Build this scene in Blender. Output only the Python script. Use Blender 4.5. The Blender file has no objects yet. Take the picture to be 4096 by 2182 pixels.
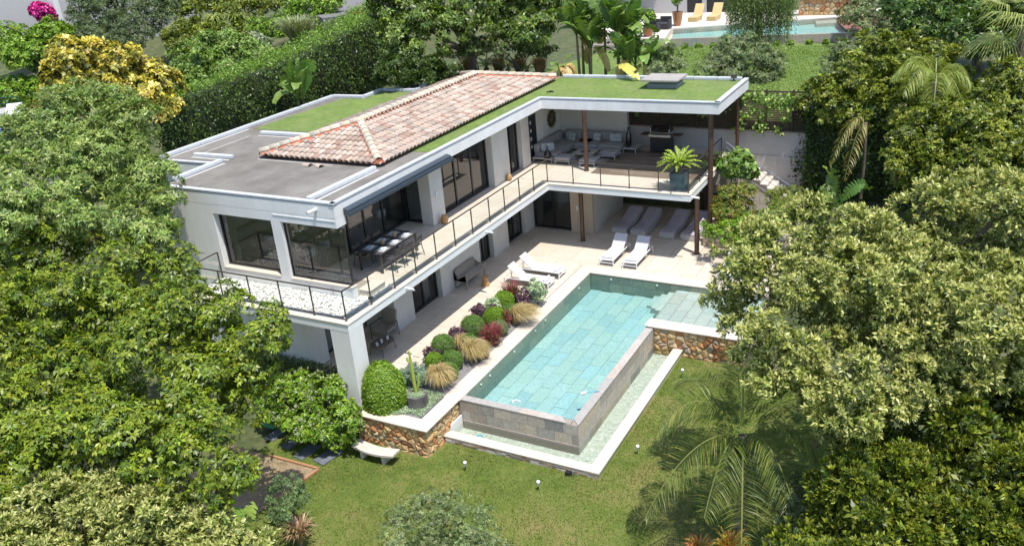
import bpy, bmesh, math, random
import numpy as np
from mathutils import Vector, Matrix
R=math.radians
sc=bpy.context.scene
col=sc.collection
# ---------------- camera, sky, sun, exposure ----------------
cam_d=bpy.data.cameras.new('camera'); cam=bpy.data.objects.new('camera',cam_d); col.objects.link(cam)
cam_d.lens=30.306; cam_d.sensor_width=36; cam_d.clip_end=600; cam_d.clip_start=.5
rt=(0.880118,0.467739,-0.081311); up=(-0.121168,0.386905,0.914124); bk=(0.459032,-0.794685,0.397197)
cam.matrix_world=Matrix(((rt[0],up[0],bk[0],17.24),(rt[1],up[1],bk[1],-18.98),(rt[2],up[2],bk[2],15.0),(0,0,0,1)))
sc.camera=cam
w=bpy.data.worlds.new('World'); sc.world=w; w.use_nodes=True
nt=w.node_tree; bg=nt.nodes['Background']
sky=nt.nodes.new('ShaderNodeTexSky'); sky.sky_type='NISHITA'; sky.sun_disc=False
SUN=Vector((.302,-.17,1.0)).normalized()
sky.sun_elevation=math.asin(SUN.z); sky.sun_rotation=math.atan2(SUN.x,SUN.y)
sky.air_density=1.0; sky.dust_density=1.0; sky.altitude=50
nt.links.new(sky.outputs[0],bg.inputs[0]); bg.inputs[1].default_value=.15
sl=bpy.data.lights.new('sun','SUN'); sl.energy=3.7; sl.angle=R(.5); sl.color=(1,.955,.88)
so=bpy.data.objects.new('sun',sl); col.objects.link(so); so.rotation_euler=SUN.to_track_quat('Z','Y').to_euler(); so.location=(0,0,40)
sc.view_settings.view_transform='Standard'; sc.view_settings.look='None'; sc.view_settings.exposure=.68; sc.view_settings.gamma=1
sc.view_settings.use_curve_mapping=False
sc.cycles.max_bounces=8; sc.cycles.diffuse_bounces=3; sc.cycles.glossy_bounces=3; sc.cycles.transparent_max_bounces=16; sc.cycles.transmission_bounces=4
sc.cycles.caustics_reflective=False; sc.cycles.caustics_refractive=False
# ---------------- helpers ----------------
ORG={}
def org(o): return ORG.get(o.name,Vector((0,0,0)))
def tag(o,label=None,cat=None,group=None,kind=None):
    if label: o['label']=label
    if cat: o['category']=cat
    if group: o['group']=group
    if kind: o['kind']=kind
    return o
def thing(name,label,cat,loc=(0,0,0),group=None):
    o=bpy.data.objects.new(name,None); col.objects.link(o); o.empty_display_size=.2
    o.location=loc; ORG[o.name]=Vector(loc); tag(o,label,cat,group); return o
class G:
    def __init__(s): s.v=[]; s.f=[]; s.m=[]; s.cm=0
    def add(s,vs,fs):
        n=len(s.v); s.v+= [tuple(v) for v in vs]; s.f+=[tuple(i+n for i in f) for f in fs]; s.m+=[s.cm]*len(fs); return s
    def box(s,x0,y0,z0,x1,y1,z1):
        if x0>x1:x0,x1=x1,x0
        if y0>y1:y0,y1=y1,y0
        if z0>z1:z0,z1=z1,z0
        return s.add([(x0,y0,z0),(x1,y0,z0),(x1,y1,z0),(x0,y1,z0),(x0,y0,z1),(x1,y0,z1),(x1,y1,z1),(x0,y1,z1)],
          [(0,3,2,1),(4,5,6,7),(0,1,5,4),(1,2,6,5),(2,3,7,6),(3,0,4,7)])
    def cbox(s,c,d,rz=0,rx=0,ry=0):
        M=Matrix.Rotation(rz,3,'Z')@Matrix.Rotation(ry,3,'Y')@Matrix.Rotation(rx,3,'X')
        vs=[]
        for z in (-1,1):
            for x,y in ((-1,-1),(1,-1),(1,1),(-1,1)):
                vs.append(Vector(c)+M@Vector((x*d[0]/2,y*d[1]/2,z*d[2]/2)))
        return s.add(vs,[(0,3,2,1),(4,5,6,7),(0,1,5,4),(1,2,6,5),(2,3,7,6),(3,0,4,7)])
    def prism(s,poly,z0,z1):
        n=len(poly); zz0=z0 if hasattr(z0,'__len__') else [z0]*n; zz1=z1 if hasattr(z1,'__len__') else [z1]*n
        vs=[(p[0],p[1],zz0[i]) for i,p in enumerate(poly)]+[(p[0],p[1],zz1[i]) for i,p in enumerate(poly)]
        return s.add(vs,[tuple(range(n-1,-1,-1)),tuple(range(n,2*n))]+[(i,(i+1)%n,n+(i+1)%n,n+i) for i in range(n)])
    def tube(s,pts,r,n=8,cap=True):
        pts=[Vector(p) for p in pts]; rs=r if hasattr(r,'__len__') else [r]*len(pts)
        vs=[];prev=None
        for i,p in enumerate(pts):
            d=(pts[min(i+1,len(pts)-1)]-pts[max(i-1,0)]).normalized()
            a=prev if prev is not None else (Vector((0,0,1)) if abs(d.z)<.9 else Vector((1,0,0)))
            u=(a-d*a.dot(d)); u=u.normalized() if u.length>1e-5 else d.orthogonal().normalized(); vv=d.cross(u); prev=u
            for k in range(n):
                t=2*math.pi*(k+.5)/n; vs.append(p+(u*math.cos(t)+vv*math.sin(t))*rs[i])
        fs=[(i*n+k,i*n+(k+1)%n,(i+1)*n+(k+1)%n,(i+1)*n+k) for i in range(len(pts)-1) for k in range(n)]
        if cap: fs+=[tuple(range(n-1,-1,-1)),tuple(range((len(pts)-1)*n,len(pts)*n))]
        return s.add(vs,fs)
    def lathe(s,prof,c=(0,0,0),n=16,sx=1,sy=1):
        vs=[(c[0]+r*math.cos(2*math.pi*k/n)*sx,c[1]+r*math.sin(2*math.pi*k/n)*sy,c[2]+z) for r,z in prof for k in range(n)]
        fs=[(i*n+k,i*n+(k+1)%n,(i+1)*n+(k+1)%n,(i+1)*n+k) for i in range(len(prof)-1) for k in range(n)]
        fs+=[tuple(range(n-1,-1,-1)),tuple(range((len(prof)-1)*n,len(prof)*n))]
        return s.add(vs,fs)
    def cyl(s,p0,p1,r,n=10): return s.tube([p0,p1],r,n)
def mesh_obj(name,me,parent=None):
    o=bpy.data.objects.new(name,me); col.objects.link(o)
    if parent is not None: o.parent=parent
    return o
def part(name,g,mat,parent=None,label=None,cat=None,group=None,kind=None,smooth=False,bevel=0,loc=None,seg=1):
    if parent is not None: O=Vector((0,0,0)); 
    # accumulated world origin of the parent chain
    W=Vector((0,0,0)); p=parent
    while p is not None: W+=ORG.get(p.name,Vector((0,0,0))); p=p.parent
    L=Vector(loc)-W if loc is not None else Vector((0,0,0))
    me=bpy.data.meshes.new(name); off=W+L
    me.from_pydata([(v[0]-off.x,v[1]-off.y,v[2]-off.z) for v in g.v],[],g.f)
    mats=mat if isinstance(mat,(list,tuple)) else [mat]
    for m in mats: me.materials.append(m)
    if len(mats)>1: me.polygons.foreach_set('material_index',g.m)
    if bevel:
        bm=bmesh.new(); bm.from_mesh(me); bmesh.ops.bevel(bm,geom=list(bm.edges),offset=bevel,segments=seg,affect='EDGES',profile=.5); bm.to_mesh(me); bm.free()
    if smooth:
        me.polygons.foreach_set('use_smooth',[True]*len(me.polygons))
        if smooth!='all':
            try: me.set_sharp_from_angle(angle=R(35))
            except Exception: pass
    o=mesh_obj(name,me,parent); o.location=L; ORG[o.name]=L.copy(); tag(o,label,cat,group,kind); return o
def inst(name,me,parent,loc,rz=0,scale=None,label=None):
    W=Vector((0,0,0)); p=parent
    while p is not None: W+=ORG.get(p.name,Vector((0,0,0))); p=p.parent
    o=bpy.data.objects.new(name,me); col.objects.link(o); o.parent=parent; o.location=Vector(loc)-W; o.rotation_euler=(0,0,rz) if not hasattr(rz,'__len__') else rz
    if scale: o.scale=scale
    ORG[o.name]=o.location.copy()
    if label: o['label']=label
    return o
def copy_tree(o,parent=None,loc=None,rz=None,label=None):
    c=o.copy(); col.objects.link(c); c.parent=parent
    if loc is not None: c.location=loc
    if rz is not None: c.rotation_euler=(0,0,rz)
    if label: c['label']=label
    for ch in list(o.children): copy_tree(ch,c)
    return c
# ---------------- materials ----------------
MATS={}
def ramp_var(nt,base,var,scale,src='Object',dist=0,detail=4):
    N=nt.nodes; L=nt.links
    tc=N.new('ShaderNodeTexCoord'); no=N.new('ShaderNodeTexNoise'); no.inputs['Scale'].default_value=scale; no.inputs['Detail'].default_value=detail; no.inputs['Distortion'].default_value=dist
    L.new(tc.outputs[src],no.inputs['Vector'])
    return no
def add_drift(nt,outc,scale,lo,hi,tint=(.30,.27,.23),amt=.35):
    # broad weathering in world space: patches of lichen and dirt that run across neighbouring pieces
    N=nt.nodes; L=nt.links; ge=N.new('ShaderNodeNewGeometry'); n1=N.new('ShaderNodeTexNoise'); n1.inputs['Scale'].default_value=scale; n1.inputs['Detail'].default_value=7; n1.inputs['Roughness'].default_value=.65; L.new(ge.outputs['Position'],n1.inputs['Vector'])
    m1=N.new('ShaderNodeMapRange'); m1.inputs['From Min'].default_value=.42; m1.inputs['From Max'].default_value=.68; m1.inputs['To Max'].default_value=amt; L.new(n1.outputs['Fac'],m1.inputs['Value'])
    mx=N.new('ShaderNodeMixRGB'); L.new(m1.outputs[0],mx.inputs[0]); L.new(outc,mx.inputs[1]); mx.inputs[2].default_value=(*tint,1); return mx.outputs[0]
def mat(name,c,rough=.6,c2=None,scale=3,var=.12,bump=0,bscale=40,metal=0,spec=.5,rand=None,coat=0,stretch=None,detail=4,src='Object',drift=None):
    """c base colour, c2 noise partner, rand: list of colours picked per object"""
    if name in MATS: return MATS[name]
    m=bpy.data.materials.new(name); m.use_nodes=True; nt=m.node_tree; N=nt.nodes; L=nt.links; b=N['Principled BSDF']
    b.inputs['Roughness'].default_value=rough; b.inputs['Metallic'].default_value=metal; b.inputs['Specular IOR Level'].default_value=spec
    if coat: b.inputs['Coat Weight'].default_value=coat
    tc=N.new('ShaderNodeTexCoord'); vec=tc.outputs[src]
    if stretch:
        mp=N.new('ShaderNodeMapping'); mp.inputs['Scale'].default_value=stretch; L.new(vec,mp.inputs['Vector']); vec=mp.outputs[0]
    if rand:
        oi=N.new('ShaderNodeObjectInfo'); cr=N.new('ShaderNodeValToRGB'); cr.color_ramp.interpolation='CONSTANT'
        els=cr.color_ramp.elements
        while len(els)<len(rand): els.new(.5)
        for i,cc in enumerate(rand): els[i].position=i/len(rand); els[i].color=(*cc,1)
        L.new(oi.outputs['Random'],cr.inputs[0]); basec=cr.outputs[0]
        ad=N.new('ShaderNodeVectorMath'); ad.operation='ADD'; L.new(vec,ad.inputs[0]); cmb=N.new('ShaderNodeMath'); cmb.operation='MULTIPLY'; cmb.inputs[1].default_value=57.; L.new(oi.outputs['Random'],cmb.inputs[0]); L.new(cmb.outputs[0],ad.inputs[1]); vec=ad.outputs[0]
    else:
        rgb=N.new('ShaderNodeRGB'); rgb.outputs[0].default_value=(*c,1); basec=rgb.outputs[0]
    no=N.new('ShaderNodeTexNoise'); no.inputs['Scale'].default_value=scale; no.inputs['Detail'].default_value=detail; no.inputs['Roughness'].default_value=.6; L.new(vec,no.inputs['Vector'])
    mr=N.new('ShaderNodeMapRange'); mr.inputs['From Min'].default_value=.3; mr.inputs['From Max'].default_value=.7; L.new(no.outputs['Fac'],mr.inputs['Value'])
    if c2 is not None:
        mx=N.new('ShaderNodeMixRGB'); L.new(mr.outputs[0],mx.inputs[0]); L.new(basec,mx.inputs[1]); mx.inputs[2].default_value=(*c2,1); basec=mx.outputs[0]
        mr2=mr
    hs=N.new('ShaderNodeHueSaturation'); L.new(basec,hs.inputs['Color'])
    no2=N.new('ShaderNodeTexNoise'); no2.inputs['Scale'].default_value=scale*4.3; no2.inputs['Detail'].default_value=6; L.new(vec,no2.inputs['Vector'])
    mv=N.new('ShaderNodeMapRange'); mv.inputs['From Min'].default_value=.3; mv.inputs['From Max'].default_value=.7; mv.inputs['To Min'].default_value=1-var; mv.inputs['To Max'].default_value=1+var; L.new(no2.outputs['Fac'],mv.inputs['Value']); L.new(mv.outputs[0],hs.inputs['Value'])
    outc=hs.outputs[0]
    if drift: outc=add_drift(nt,outc,*drift)
    L.new(outc,b.inputs['Base Color'])
    if bump:
        nb=N.new('ShaderNodeTexNoise'); nb.inputs['Scale'].default_value=bscale; nb.inputs['Detail'].default_value=5; L.new(vec,nb.inputs['Vector'])
        bp=N.new('ShaderNodeBump'); bp.inputs['Strength'].default_value=bump; bp.inputs['Distance'].default_value=.02; L.new(nb.outputs['Fac'],bp.inputs['Height']); L.new(bp.outputs[0],b.inputs['Normal'])
    MATS[name]=m; return m
WHITE=mat('white_render',(.79,.79,.78),.75,c2=(.72,.71,.69),scale=1.1,var=.035,bump=.2,bscale=60,stretch=(1,1,.22),drift=(.9,0,0,(.60,.58,.54),.35))
WALLG=mat('warm_grey_render',(.62,.60,.565),.8,c2=(.57,.55,.51),scale=.5,var=.04,bump=.25,bscale=70)
FASC=mat('white_fascia',(.80,.80,.79),.6,c2=(.74,.74,.73),scale=.5,var=.03)
METALW=mat('flashing',(.62,.64,.66),.35,c2=(.5,.53,.57),scale=3,var=.08,bump=.3,bscale=9,spec=.6)
FLASH_SHADE=mat('flashing_shadow',(.28,.29,.33),.5)
MEMB=mat('roof_membrane',(.125,.113,.098),.85,c2=(.185,.17,.15),scale=.45,var=.14,bump=.2,bscale=30,stretch=(1,.5,1),drift=(.7,0,0,(.28,.26,.235),.5))
TURF=mat('roof_turf',(.155,.225,.042),.9,c2=(.105,.17,.028),scale=1.1,var=.25,bump=.8,bscale=120,drift=(1.0,0,0,(.20,.21,.09),.55))
TP=[tuple(v*.78+.22*(.3*c[0]+.6*c[1]+.1*c[2]) for v in c) for c in [(.46,.325,.235),(.49,.355,.26),(.42,.30,.22),(.47,.32,.225),(.51,.375,.28),(.38,.22,.155),(.45,.34,.265),(.50,.34,.24),(.55,.43,.34),(.34,.19,.125),(.35,.275,.22),(.48,.36,.27)]]
TILE=mat('clay_tile',(.6,.42,.3),.8,scale=3,var=.22,bump=.2,bscale=25,rand=TP,drift=(1.1,0,0,(.25,.22,.19),.55))
TILES=mat('clay_tile_mass',(.55,.40,.30),.8,c2=(.62,.46,.35),scale=2.2,var=.25,bump=.2,bscale=25)
REDT=mat('terracotta',(.50,.13,.06),.7,c2=(.42,.12,.06),scale=3,var=.2)
PAVE=mat('limestone_paver',(.6,.5,.4),.65,scale=1.4,var=.07,bump=.12,bscale=40,drift=(1.3,0,0,(.40,.33,.26),.28),rand=[(.555,.485,.405),(.535,.465,.39),(.575,.505,.425),(.54,.47,.385),(.565,.495,.415)])
COPE=mat('pale_stone_coping',(.60,.525,.45),.6,c2=(.57,.495,.42),scale=1.2,var=.05,bump=.08,bscale=50)
GROUT=mat('grout',(.30,.26,.22),.9)
WOODF=mat('timber_plank',(.2,.14,.1),.55,scale=1.5,var=.25,stretch=(12,1,1),rand=[(.20,.15,.115),(.165,.12,.09),(.23,.175,.135),(.185,.135,.10),(.25,.195,.155)])
RUST=mat('rust_brown_steel',(.085,.052,.04),.45,c2=(.12,.07,.048),scale=3,var=.25,metal=.3)
DMET=mat('bronze_metal',(.10,.09,.082),.4,metal=.5,var=.08)
BLACK=mat('black_frame',(.018,.019,.021),.35,var=.1)
CHARC=mat('charcoal_fabric',(.04,.04,.045),.8,var=.15)
NAVY=mat('awning_grey_blue',(.04,.055,.072),.4,var=.05)
GREYF=mat('grey_fabric',(.33,.32,.32),.9,c2=(.29,.28,.28),scale=3,var=.08,bump=.3,bscale=150)
WHITEP=mat('white_paint',(.72,.72,.72),.4,var=.02)
SLING=mat('white_sling',(.47,.47,.50),.7,var=.04,bump=.2,bscale=200)
TOWEL=mat('towel',(.8,.8,.82),.95,var=.05,bump=.5,bscale=60)
BROWNW=mat('taupe_plastic',(.29,.25,.21),.5,var=.06)
WICK=mat('white_rattan',(.50,.48,.46),.8,c2=(.42,.40,.385),scale=8,var=.12,bump=.6,bscale=90)
MATTR=mat('lilac_towelling',(.40,.37,.44),.95,c2=(.33,.30,.37),scale=2.5,var=.1,bump=.7,bscale=14)
LWOOD=mat('light_wood',(.45,.28,.13),.6,c2=(.36,.21,.09),scale=4,var=.2,stretch=(1,1,.2))
GWOOD=mat('grey_teak',(.16,.125,.10),.7,c2=(.12,.09,.07),scale=4,var=.25,stretch=(1,6,1))
POTN=mat('slate_blue_pot',(.10,.16,.20),.35,var=.06)
TERRA=mat('terracotta_pot',(.38,.14,.06),.35,var=.15)
CERB=mat('black_ceramic',(.02,.016,.014),.18,spec=.7,var=.1)
CERW=mat('white_ceramic',(.75,.78,.8),.2,var=.02)
CERBL=mat('blue_ceramic',(.34,.44,.50),.25,var=.05)
STEEL=mat('brushed_steel',(.5,.5,.5),.3,metal=.9,var=.05)
INT_W=mat('interior_wall',(.58,.55,.52),.8,var=.04)
INT_F=mat('interior_floor',(.55,.49,.42),.45,var=.05)
CURT=mat('sheer_curtain',(.45,.43,.41),.9,var=.08)
STONE=mat('ochre_rubble',(.5,.35,.2),.85,scale=6,var=.3,bump=.9,bscale=14,c2=None,rand=[(.46,.29,.13),(.50,.34,.17),(.40,.19,.08),(.50,.37,.22),(.42,.25,.12),(.48,.24,.10),(.52,.40,.25),(.34,.15,.07),(.50,.34,.15),(.38,.30,.22),(.54,.38,.19),(.45,.30,.16)])
MORT=mat('mortar',(.24,.16,.09),.95,var=.2)
LEDG=mat('ledger_stone',(.3,.25,.22),.85,scale=8,var=.3,bump=.6,bscale=30,rand=[(.40,.31,.24),(.50,.45,.39),(.30,.22,.17),(.60,.57,.53),(.42,.25,.17),(.36,.33,.31),(.52,.38,.26)])
CLAD=mat('pool_wall_slate',(.3,.28,.26),.5,scale=2.2,var=.18,bump=.25,bscale=22,c2=None,rand=[(.30,.275,.24),(.40,.355,.295),(.45,.385,.30),(.24,.23,.22),(.35,.32,.275),(.42,.375,.325),(.32,.27,.22),(.37,.355,.335)])
PTILE=mat('pool_floor_slate',(.5,.55,.5),.6,scale=3,var=.16,bump=.1,bscale=20,c2=None,rand=[(.45,.47,.44),(.42,.46,.44),(.47,.49,.45),(.40,.45,.44),(.46,.47,.42),(.43,.48,.48),(.45,.46,.42),(.385,.43,.425),(.48,.49,.46)])  # tone varies per tile; noise mottling stands in for caustic light
PWALL=mat('pool_wall_tile',(.30,.36,.31),.6,scale=2,var=.14,rand=[(.24,.29,.24),(.28,.32,.26),(.21,.26,.22),(.31,.33,.27)])
LEDGE=mat('shallow_tile',(.5,.5,.44),.6,scale=1.6,var=.1,rand=[(.44,.44,.40),(.39,.41,.375),(.47,.47,.42),(.42,.41,.35),(.45,.47,.45)])
BASF=mat('caustic_basin_floor',(.60,.61,.54),.7,c2=(.36,.39,.33),scale=9,var=.35,bump=.9,bscale=14,detail=8)  # mottling paints caustic light patterns into the floor colour
SOIL=mat('dry_soil',(.32,.23,.15),.95,c2=(.22,.16,.10),scale=1.5,var=.25,bump=.6,bscale=12)
BED=mat('gravel_mulch',(.16,.155,.16),.95,c2=(.24,.23,.235),scale=9,var=.3,bump=.9,bscale=50)
SLATE=mat('slate_slab',(.10,.115,.14),.6,c2=(.15,.165,.185),scale=3,var=.2,bump=.3,bscale=20)
PEB=mat('white_pebble',(.72,.71,.69),.7,c2=(.62,.60,.56),scale=5,var=.1)
BARK=mat('bark',(.11,.085,.065),.9,c2=(.16,.13,.10),scale=4,var=.3,bump=.8,bscale=18,stretch=(1,1,.25))
STUMPM=mat('weathered_wood',(.16,.155,.15),.9,c2=(.07,.065,.06),scale=4,var=.3,bump=1,bscale=14,stretch=(1,1,.15))
LATT=mat('trellis_timber',(.055,.033,.026),.7,c2=(.08,.048,.036),scale=3,var=.2)
ROADM=mat('asphalt',(.16,.15,.15),.9,var=.1)
CREAM=mat('neighbour_render',(.42,.41,.41),.85,var=.05)
# ground sheet: soil and rough grass
def lawn_mat():
    m=bpy.data.materials.new('lawn_ground'); m.use_nodes=True; nt=m.node_tree; N=nt.nodes; L=nt.links; b=N['Principled BSDF']; b.inputs['Roughness'].default_value=.95; b.inputs['Specular IOR Level'].default_value=.1
    tc=N.new('ShaderNodeTexCoord'); a=N.new('ShaderNodeTexNoise'); a.inputs['Scale'].default_value=.55; a.inputs['Detail'].default_value=8; a.inputs['Roughness'].default_value=.7; L.new(tc.outputs['Object'],a.inputs['Vector'])
    cr=N.new('ShaderNodeValToRGB'); e=cr.color_ramp.elements; e[0].position=.32; e[0].color=(.075,.115,.025,1); e[1].position=.72; e[1].color=(.24,.20,.085,1); k=e.new(.5); k.color=(.135,.165,.04,1)
    L.new(a.outputs['Fac'],cr.inputs[0]); L.new(cr.outputs[0],b.inputs['Base Color'])
    nb=N.new('ShaderNodeTexNoise'); nb.inputs['Scale'].default_value=45; nb.inputs['Detail'].default_value=6; L.new(tc.outputs['Object'],nb.inputs['Vector']); bp=N.new('ShaderNodeBump'); bp.inputs['Strength'].default_value=1; bp.inputs['Distance'].default_value=.03; L.new(nb.outputs['Fac'],bp.inputs['Height']); L.new(bp.outputs[0],b.inputs['Normal'])
    return m
LAWNM=lawn_mat()
LAWN2=mat('upper_lawn_green',(.10,.165,.03),.95,c2=(.13,.18,.04),scale=.8,var=.2,bump=.6,bscale=40)
def leaf_mat(name,rough=.45,trans=.3,spec=.4):
    m=bpy.data.materials.new(name); m.use_nodes=True; nt=m.node_tree; N=nt.nodes; L=nt.links; b=N['Principled BSDF']
    at=N.new('ShaderNodeAttribute'); at.attribute_name='col'
    b.inputs['Roughness'].default_value=rough; b.inputs['Specular IOR Level'].default_value=spec; L.new(at.outputs['Color'],b.inputs['Base Color'])
    tr=N.new('ShaderNodeBsdfTranslucent'); mul=N.new('ShaderNodeMixRGB'); mul.blend_type='MULTIPLY'; mul.inputs[0].default_value=1; mul.inputs[2].default_value=(1.1,1.15,.45,1); L.new(at.outputs['Color'],mul.inputs[1]); L.new(mul.outputs[0],tr.inputs['Color'])
    mx=N.new('ShaderNodeMixShader'); mx.inputs[0].default_value=trans; L.new(b.outputs[0],mx.inputs[1]); L.new(tr.outputs[0],mx.inputs[2]); L.new(mx.outputs[0],N['Material Output'].inputs['Surface'])
    return m
LEAF=leaf_mat('foliage',.42,.24,.45); LEAFM=leaf_mat('foliage_matt',.8,.25,.2)
def glass_mat(name,tint,refl=1.0,rough=0.0,bump=0,bscale=3,ior=1.45,bdist=.05):
    m=bpy.data.materials.new(name); m.use_nodes=True; nt=m.node_tree; N=nt.nodes; L=nt.links
    N.remove(N['Principled BSDF']); t=N.new('ShaderNodeBsdfTransparent'); t.inputs[0].default_value=(*tint,1); g=N.new('ShaderNodeBsdfGlossy'); g.inputs['Roughness'].default_value=rough; g.inputs['Color'].default_value=(refl,refl,refl,1)
    f=N.new('ShaderNodeFresnel'); f.inputs['IOR'].default_value=ior; mx=N.new('ShaderNodeMixShader'); L.new(f.outputs[0],mx.inputs[0]); L.new(t.outputs[0],mx.inputs[1]); L.new(g.outputs[0],mx.inputs[2]); L.new(mx.outputs[0],N['Material Output'].inputs['Surface'])
    if bump:
        tc=N.new('ShaderNodeTexCoord'); nb=N.new('ShaderNodeTexNoise'); nb.inputs['Scale'].default_value=bscale; nb.inputs['Detail'].default_value=4; nb.inputs['Distortion'].default_value=1.2; L.new(tc.outputs['Object'],nb.inputs['Vector']); bp=N.new('ShaderNodeBump'); bp.inputs['Strength'].default_value=bump; bp.inputs['Distance'].default_value=bdist; L.new(nb.outputs['Fac'],bp.inputs['Height']); L.new(bp.outputs[0],g.inputs['Normal']); L.new(bp.outputs[0],f.inputs['Normal'])
    return m
WINGL=glass_mat('window_glass',(.80,.83,.83),1,ior=1.8)
RAILGL=glass_mat('railing_glass',(.90,.95,.94),1,ior=1.35)
WATER=glass_mat('pool_water',(.97,.99,.99),1,bump=.5,bscale=5,ior=1.33,bdist=.06)
def add_absorb(m,c,d):
    N=m.node_tree.nodes; v=N.new('ShaderNodeVolumeAbsorption'); v.inputs['Color'].default_value=(*c,1); v.inputs['Density'].default_value=d; m.node_tree.links.new(v.outputs[0],N['Material Output'].inputs['Volume'])
add_absorb(WATER,(.28,.90,.93),.33)
WATER2=glass_mat('basin_water',(.90,.96,.94),1,bump=.9,bscale=7,ior=1.33,bdist=.08)
EDGEG=mat('glass_edge',(.12,.30,.27),.2)

# ---------------- foliage generators ----------------
def fast_mesh(name,V,F,colr,mat_,parent,loc=(0,0,0),kind=None,label=None,cat=None,group=None,smooth=False):
    """V (n,3) F (m,k) colr (n,3)"""
    W=Vector((0,0,0)); p=parent
    while p is not None: W+=ORG.get(p.name,Vector((0,0,0))); p=p.parent
    me=bpy.data.meshes.new(name); n=len(V); m,k=F.shape
    V=V-np.array(W)
    me.vertices.add(n); me.vertices.foreach_set('co',V.astype(np.float32).ravel())
    me.loops.add(m*k); me.loops.foreach_set('vertex_index',F.astype(np.int32).ravel())
    me.polygons.add(m); me.polygons.foreach_set('loop_start',(np.arange(m)*k).astype(np.int32)); me.polygons.foreach_set('loop_total',np.full(m,k,np.int32))
    if smooth: me.polygons.foreach_set('use_smooth',np.ones(m,bool))
    me.update(calc_edges=True)
    if colr is not None:
        a=me.color_attributes.new('col','FLOAT_COLOR','POINT'); c=np.ones((n,4),np.float32); c[:,:3]=colr; a.data.foreach_set('color',c.ravel())
    me.materials.append(mat_); o=mesh_obj(name,me,parent); tag(o,label,cat,group,kind); return o
def nrm(a): return a/(np.linalg.norm(a,axis=1,keepdims=True)+1e-9)
def leaves(P,Nn,L,W,cols,rng,droop=.25,dirn=None):
    """folded diamond leaves at P with normals Nn"""
    n=len(P); t=rng.normal(size=(n,3)); 
    if dirn is not None: t=t*.5+dirn
    t=nrm(t-Nn*(t*Nn).sum(1,keepdims=True)); t[:,2]-=droop; t=nrm(t); s=np.cross(Nn,t); s=nrm(s)
    l=(L*rng.uniform(.65,1.3,(n,1))); w_=l*(W/L)
    b=P; tip=P+t*l; mid=P+t*l*.45; a=mid+s*w_*.5+Nn*w_*.22; c=mid-s*w_*.5+Nn*w_*.22
    V=np.stack([b,a,tip,c],1).reshape(-1,3); F=np.arange(4*n).reshape(n,4); C=np.repeat(cols,4,0)
    return V,F,C
def palette(pal,n,rng,jit=.22):
    cs=np.array([p[0] for p in pal]); w_=np.array([p[1] for p in pal],float); i=rng.choice(len(pal),n,p=w_/w_.sum())
    return cs[i]*np.array([1.32,1.38,1.0])*rng.uniform(1-jit,1+jit,(n,1))*rng.uniform(.92,1.08,(n,3))
CAMP=np.array([17.24,-18.98,15.0])
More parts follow.
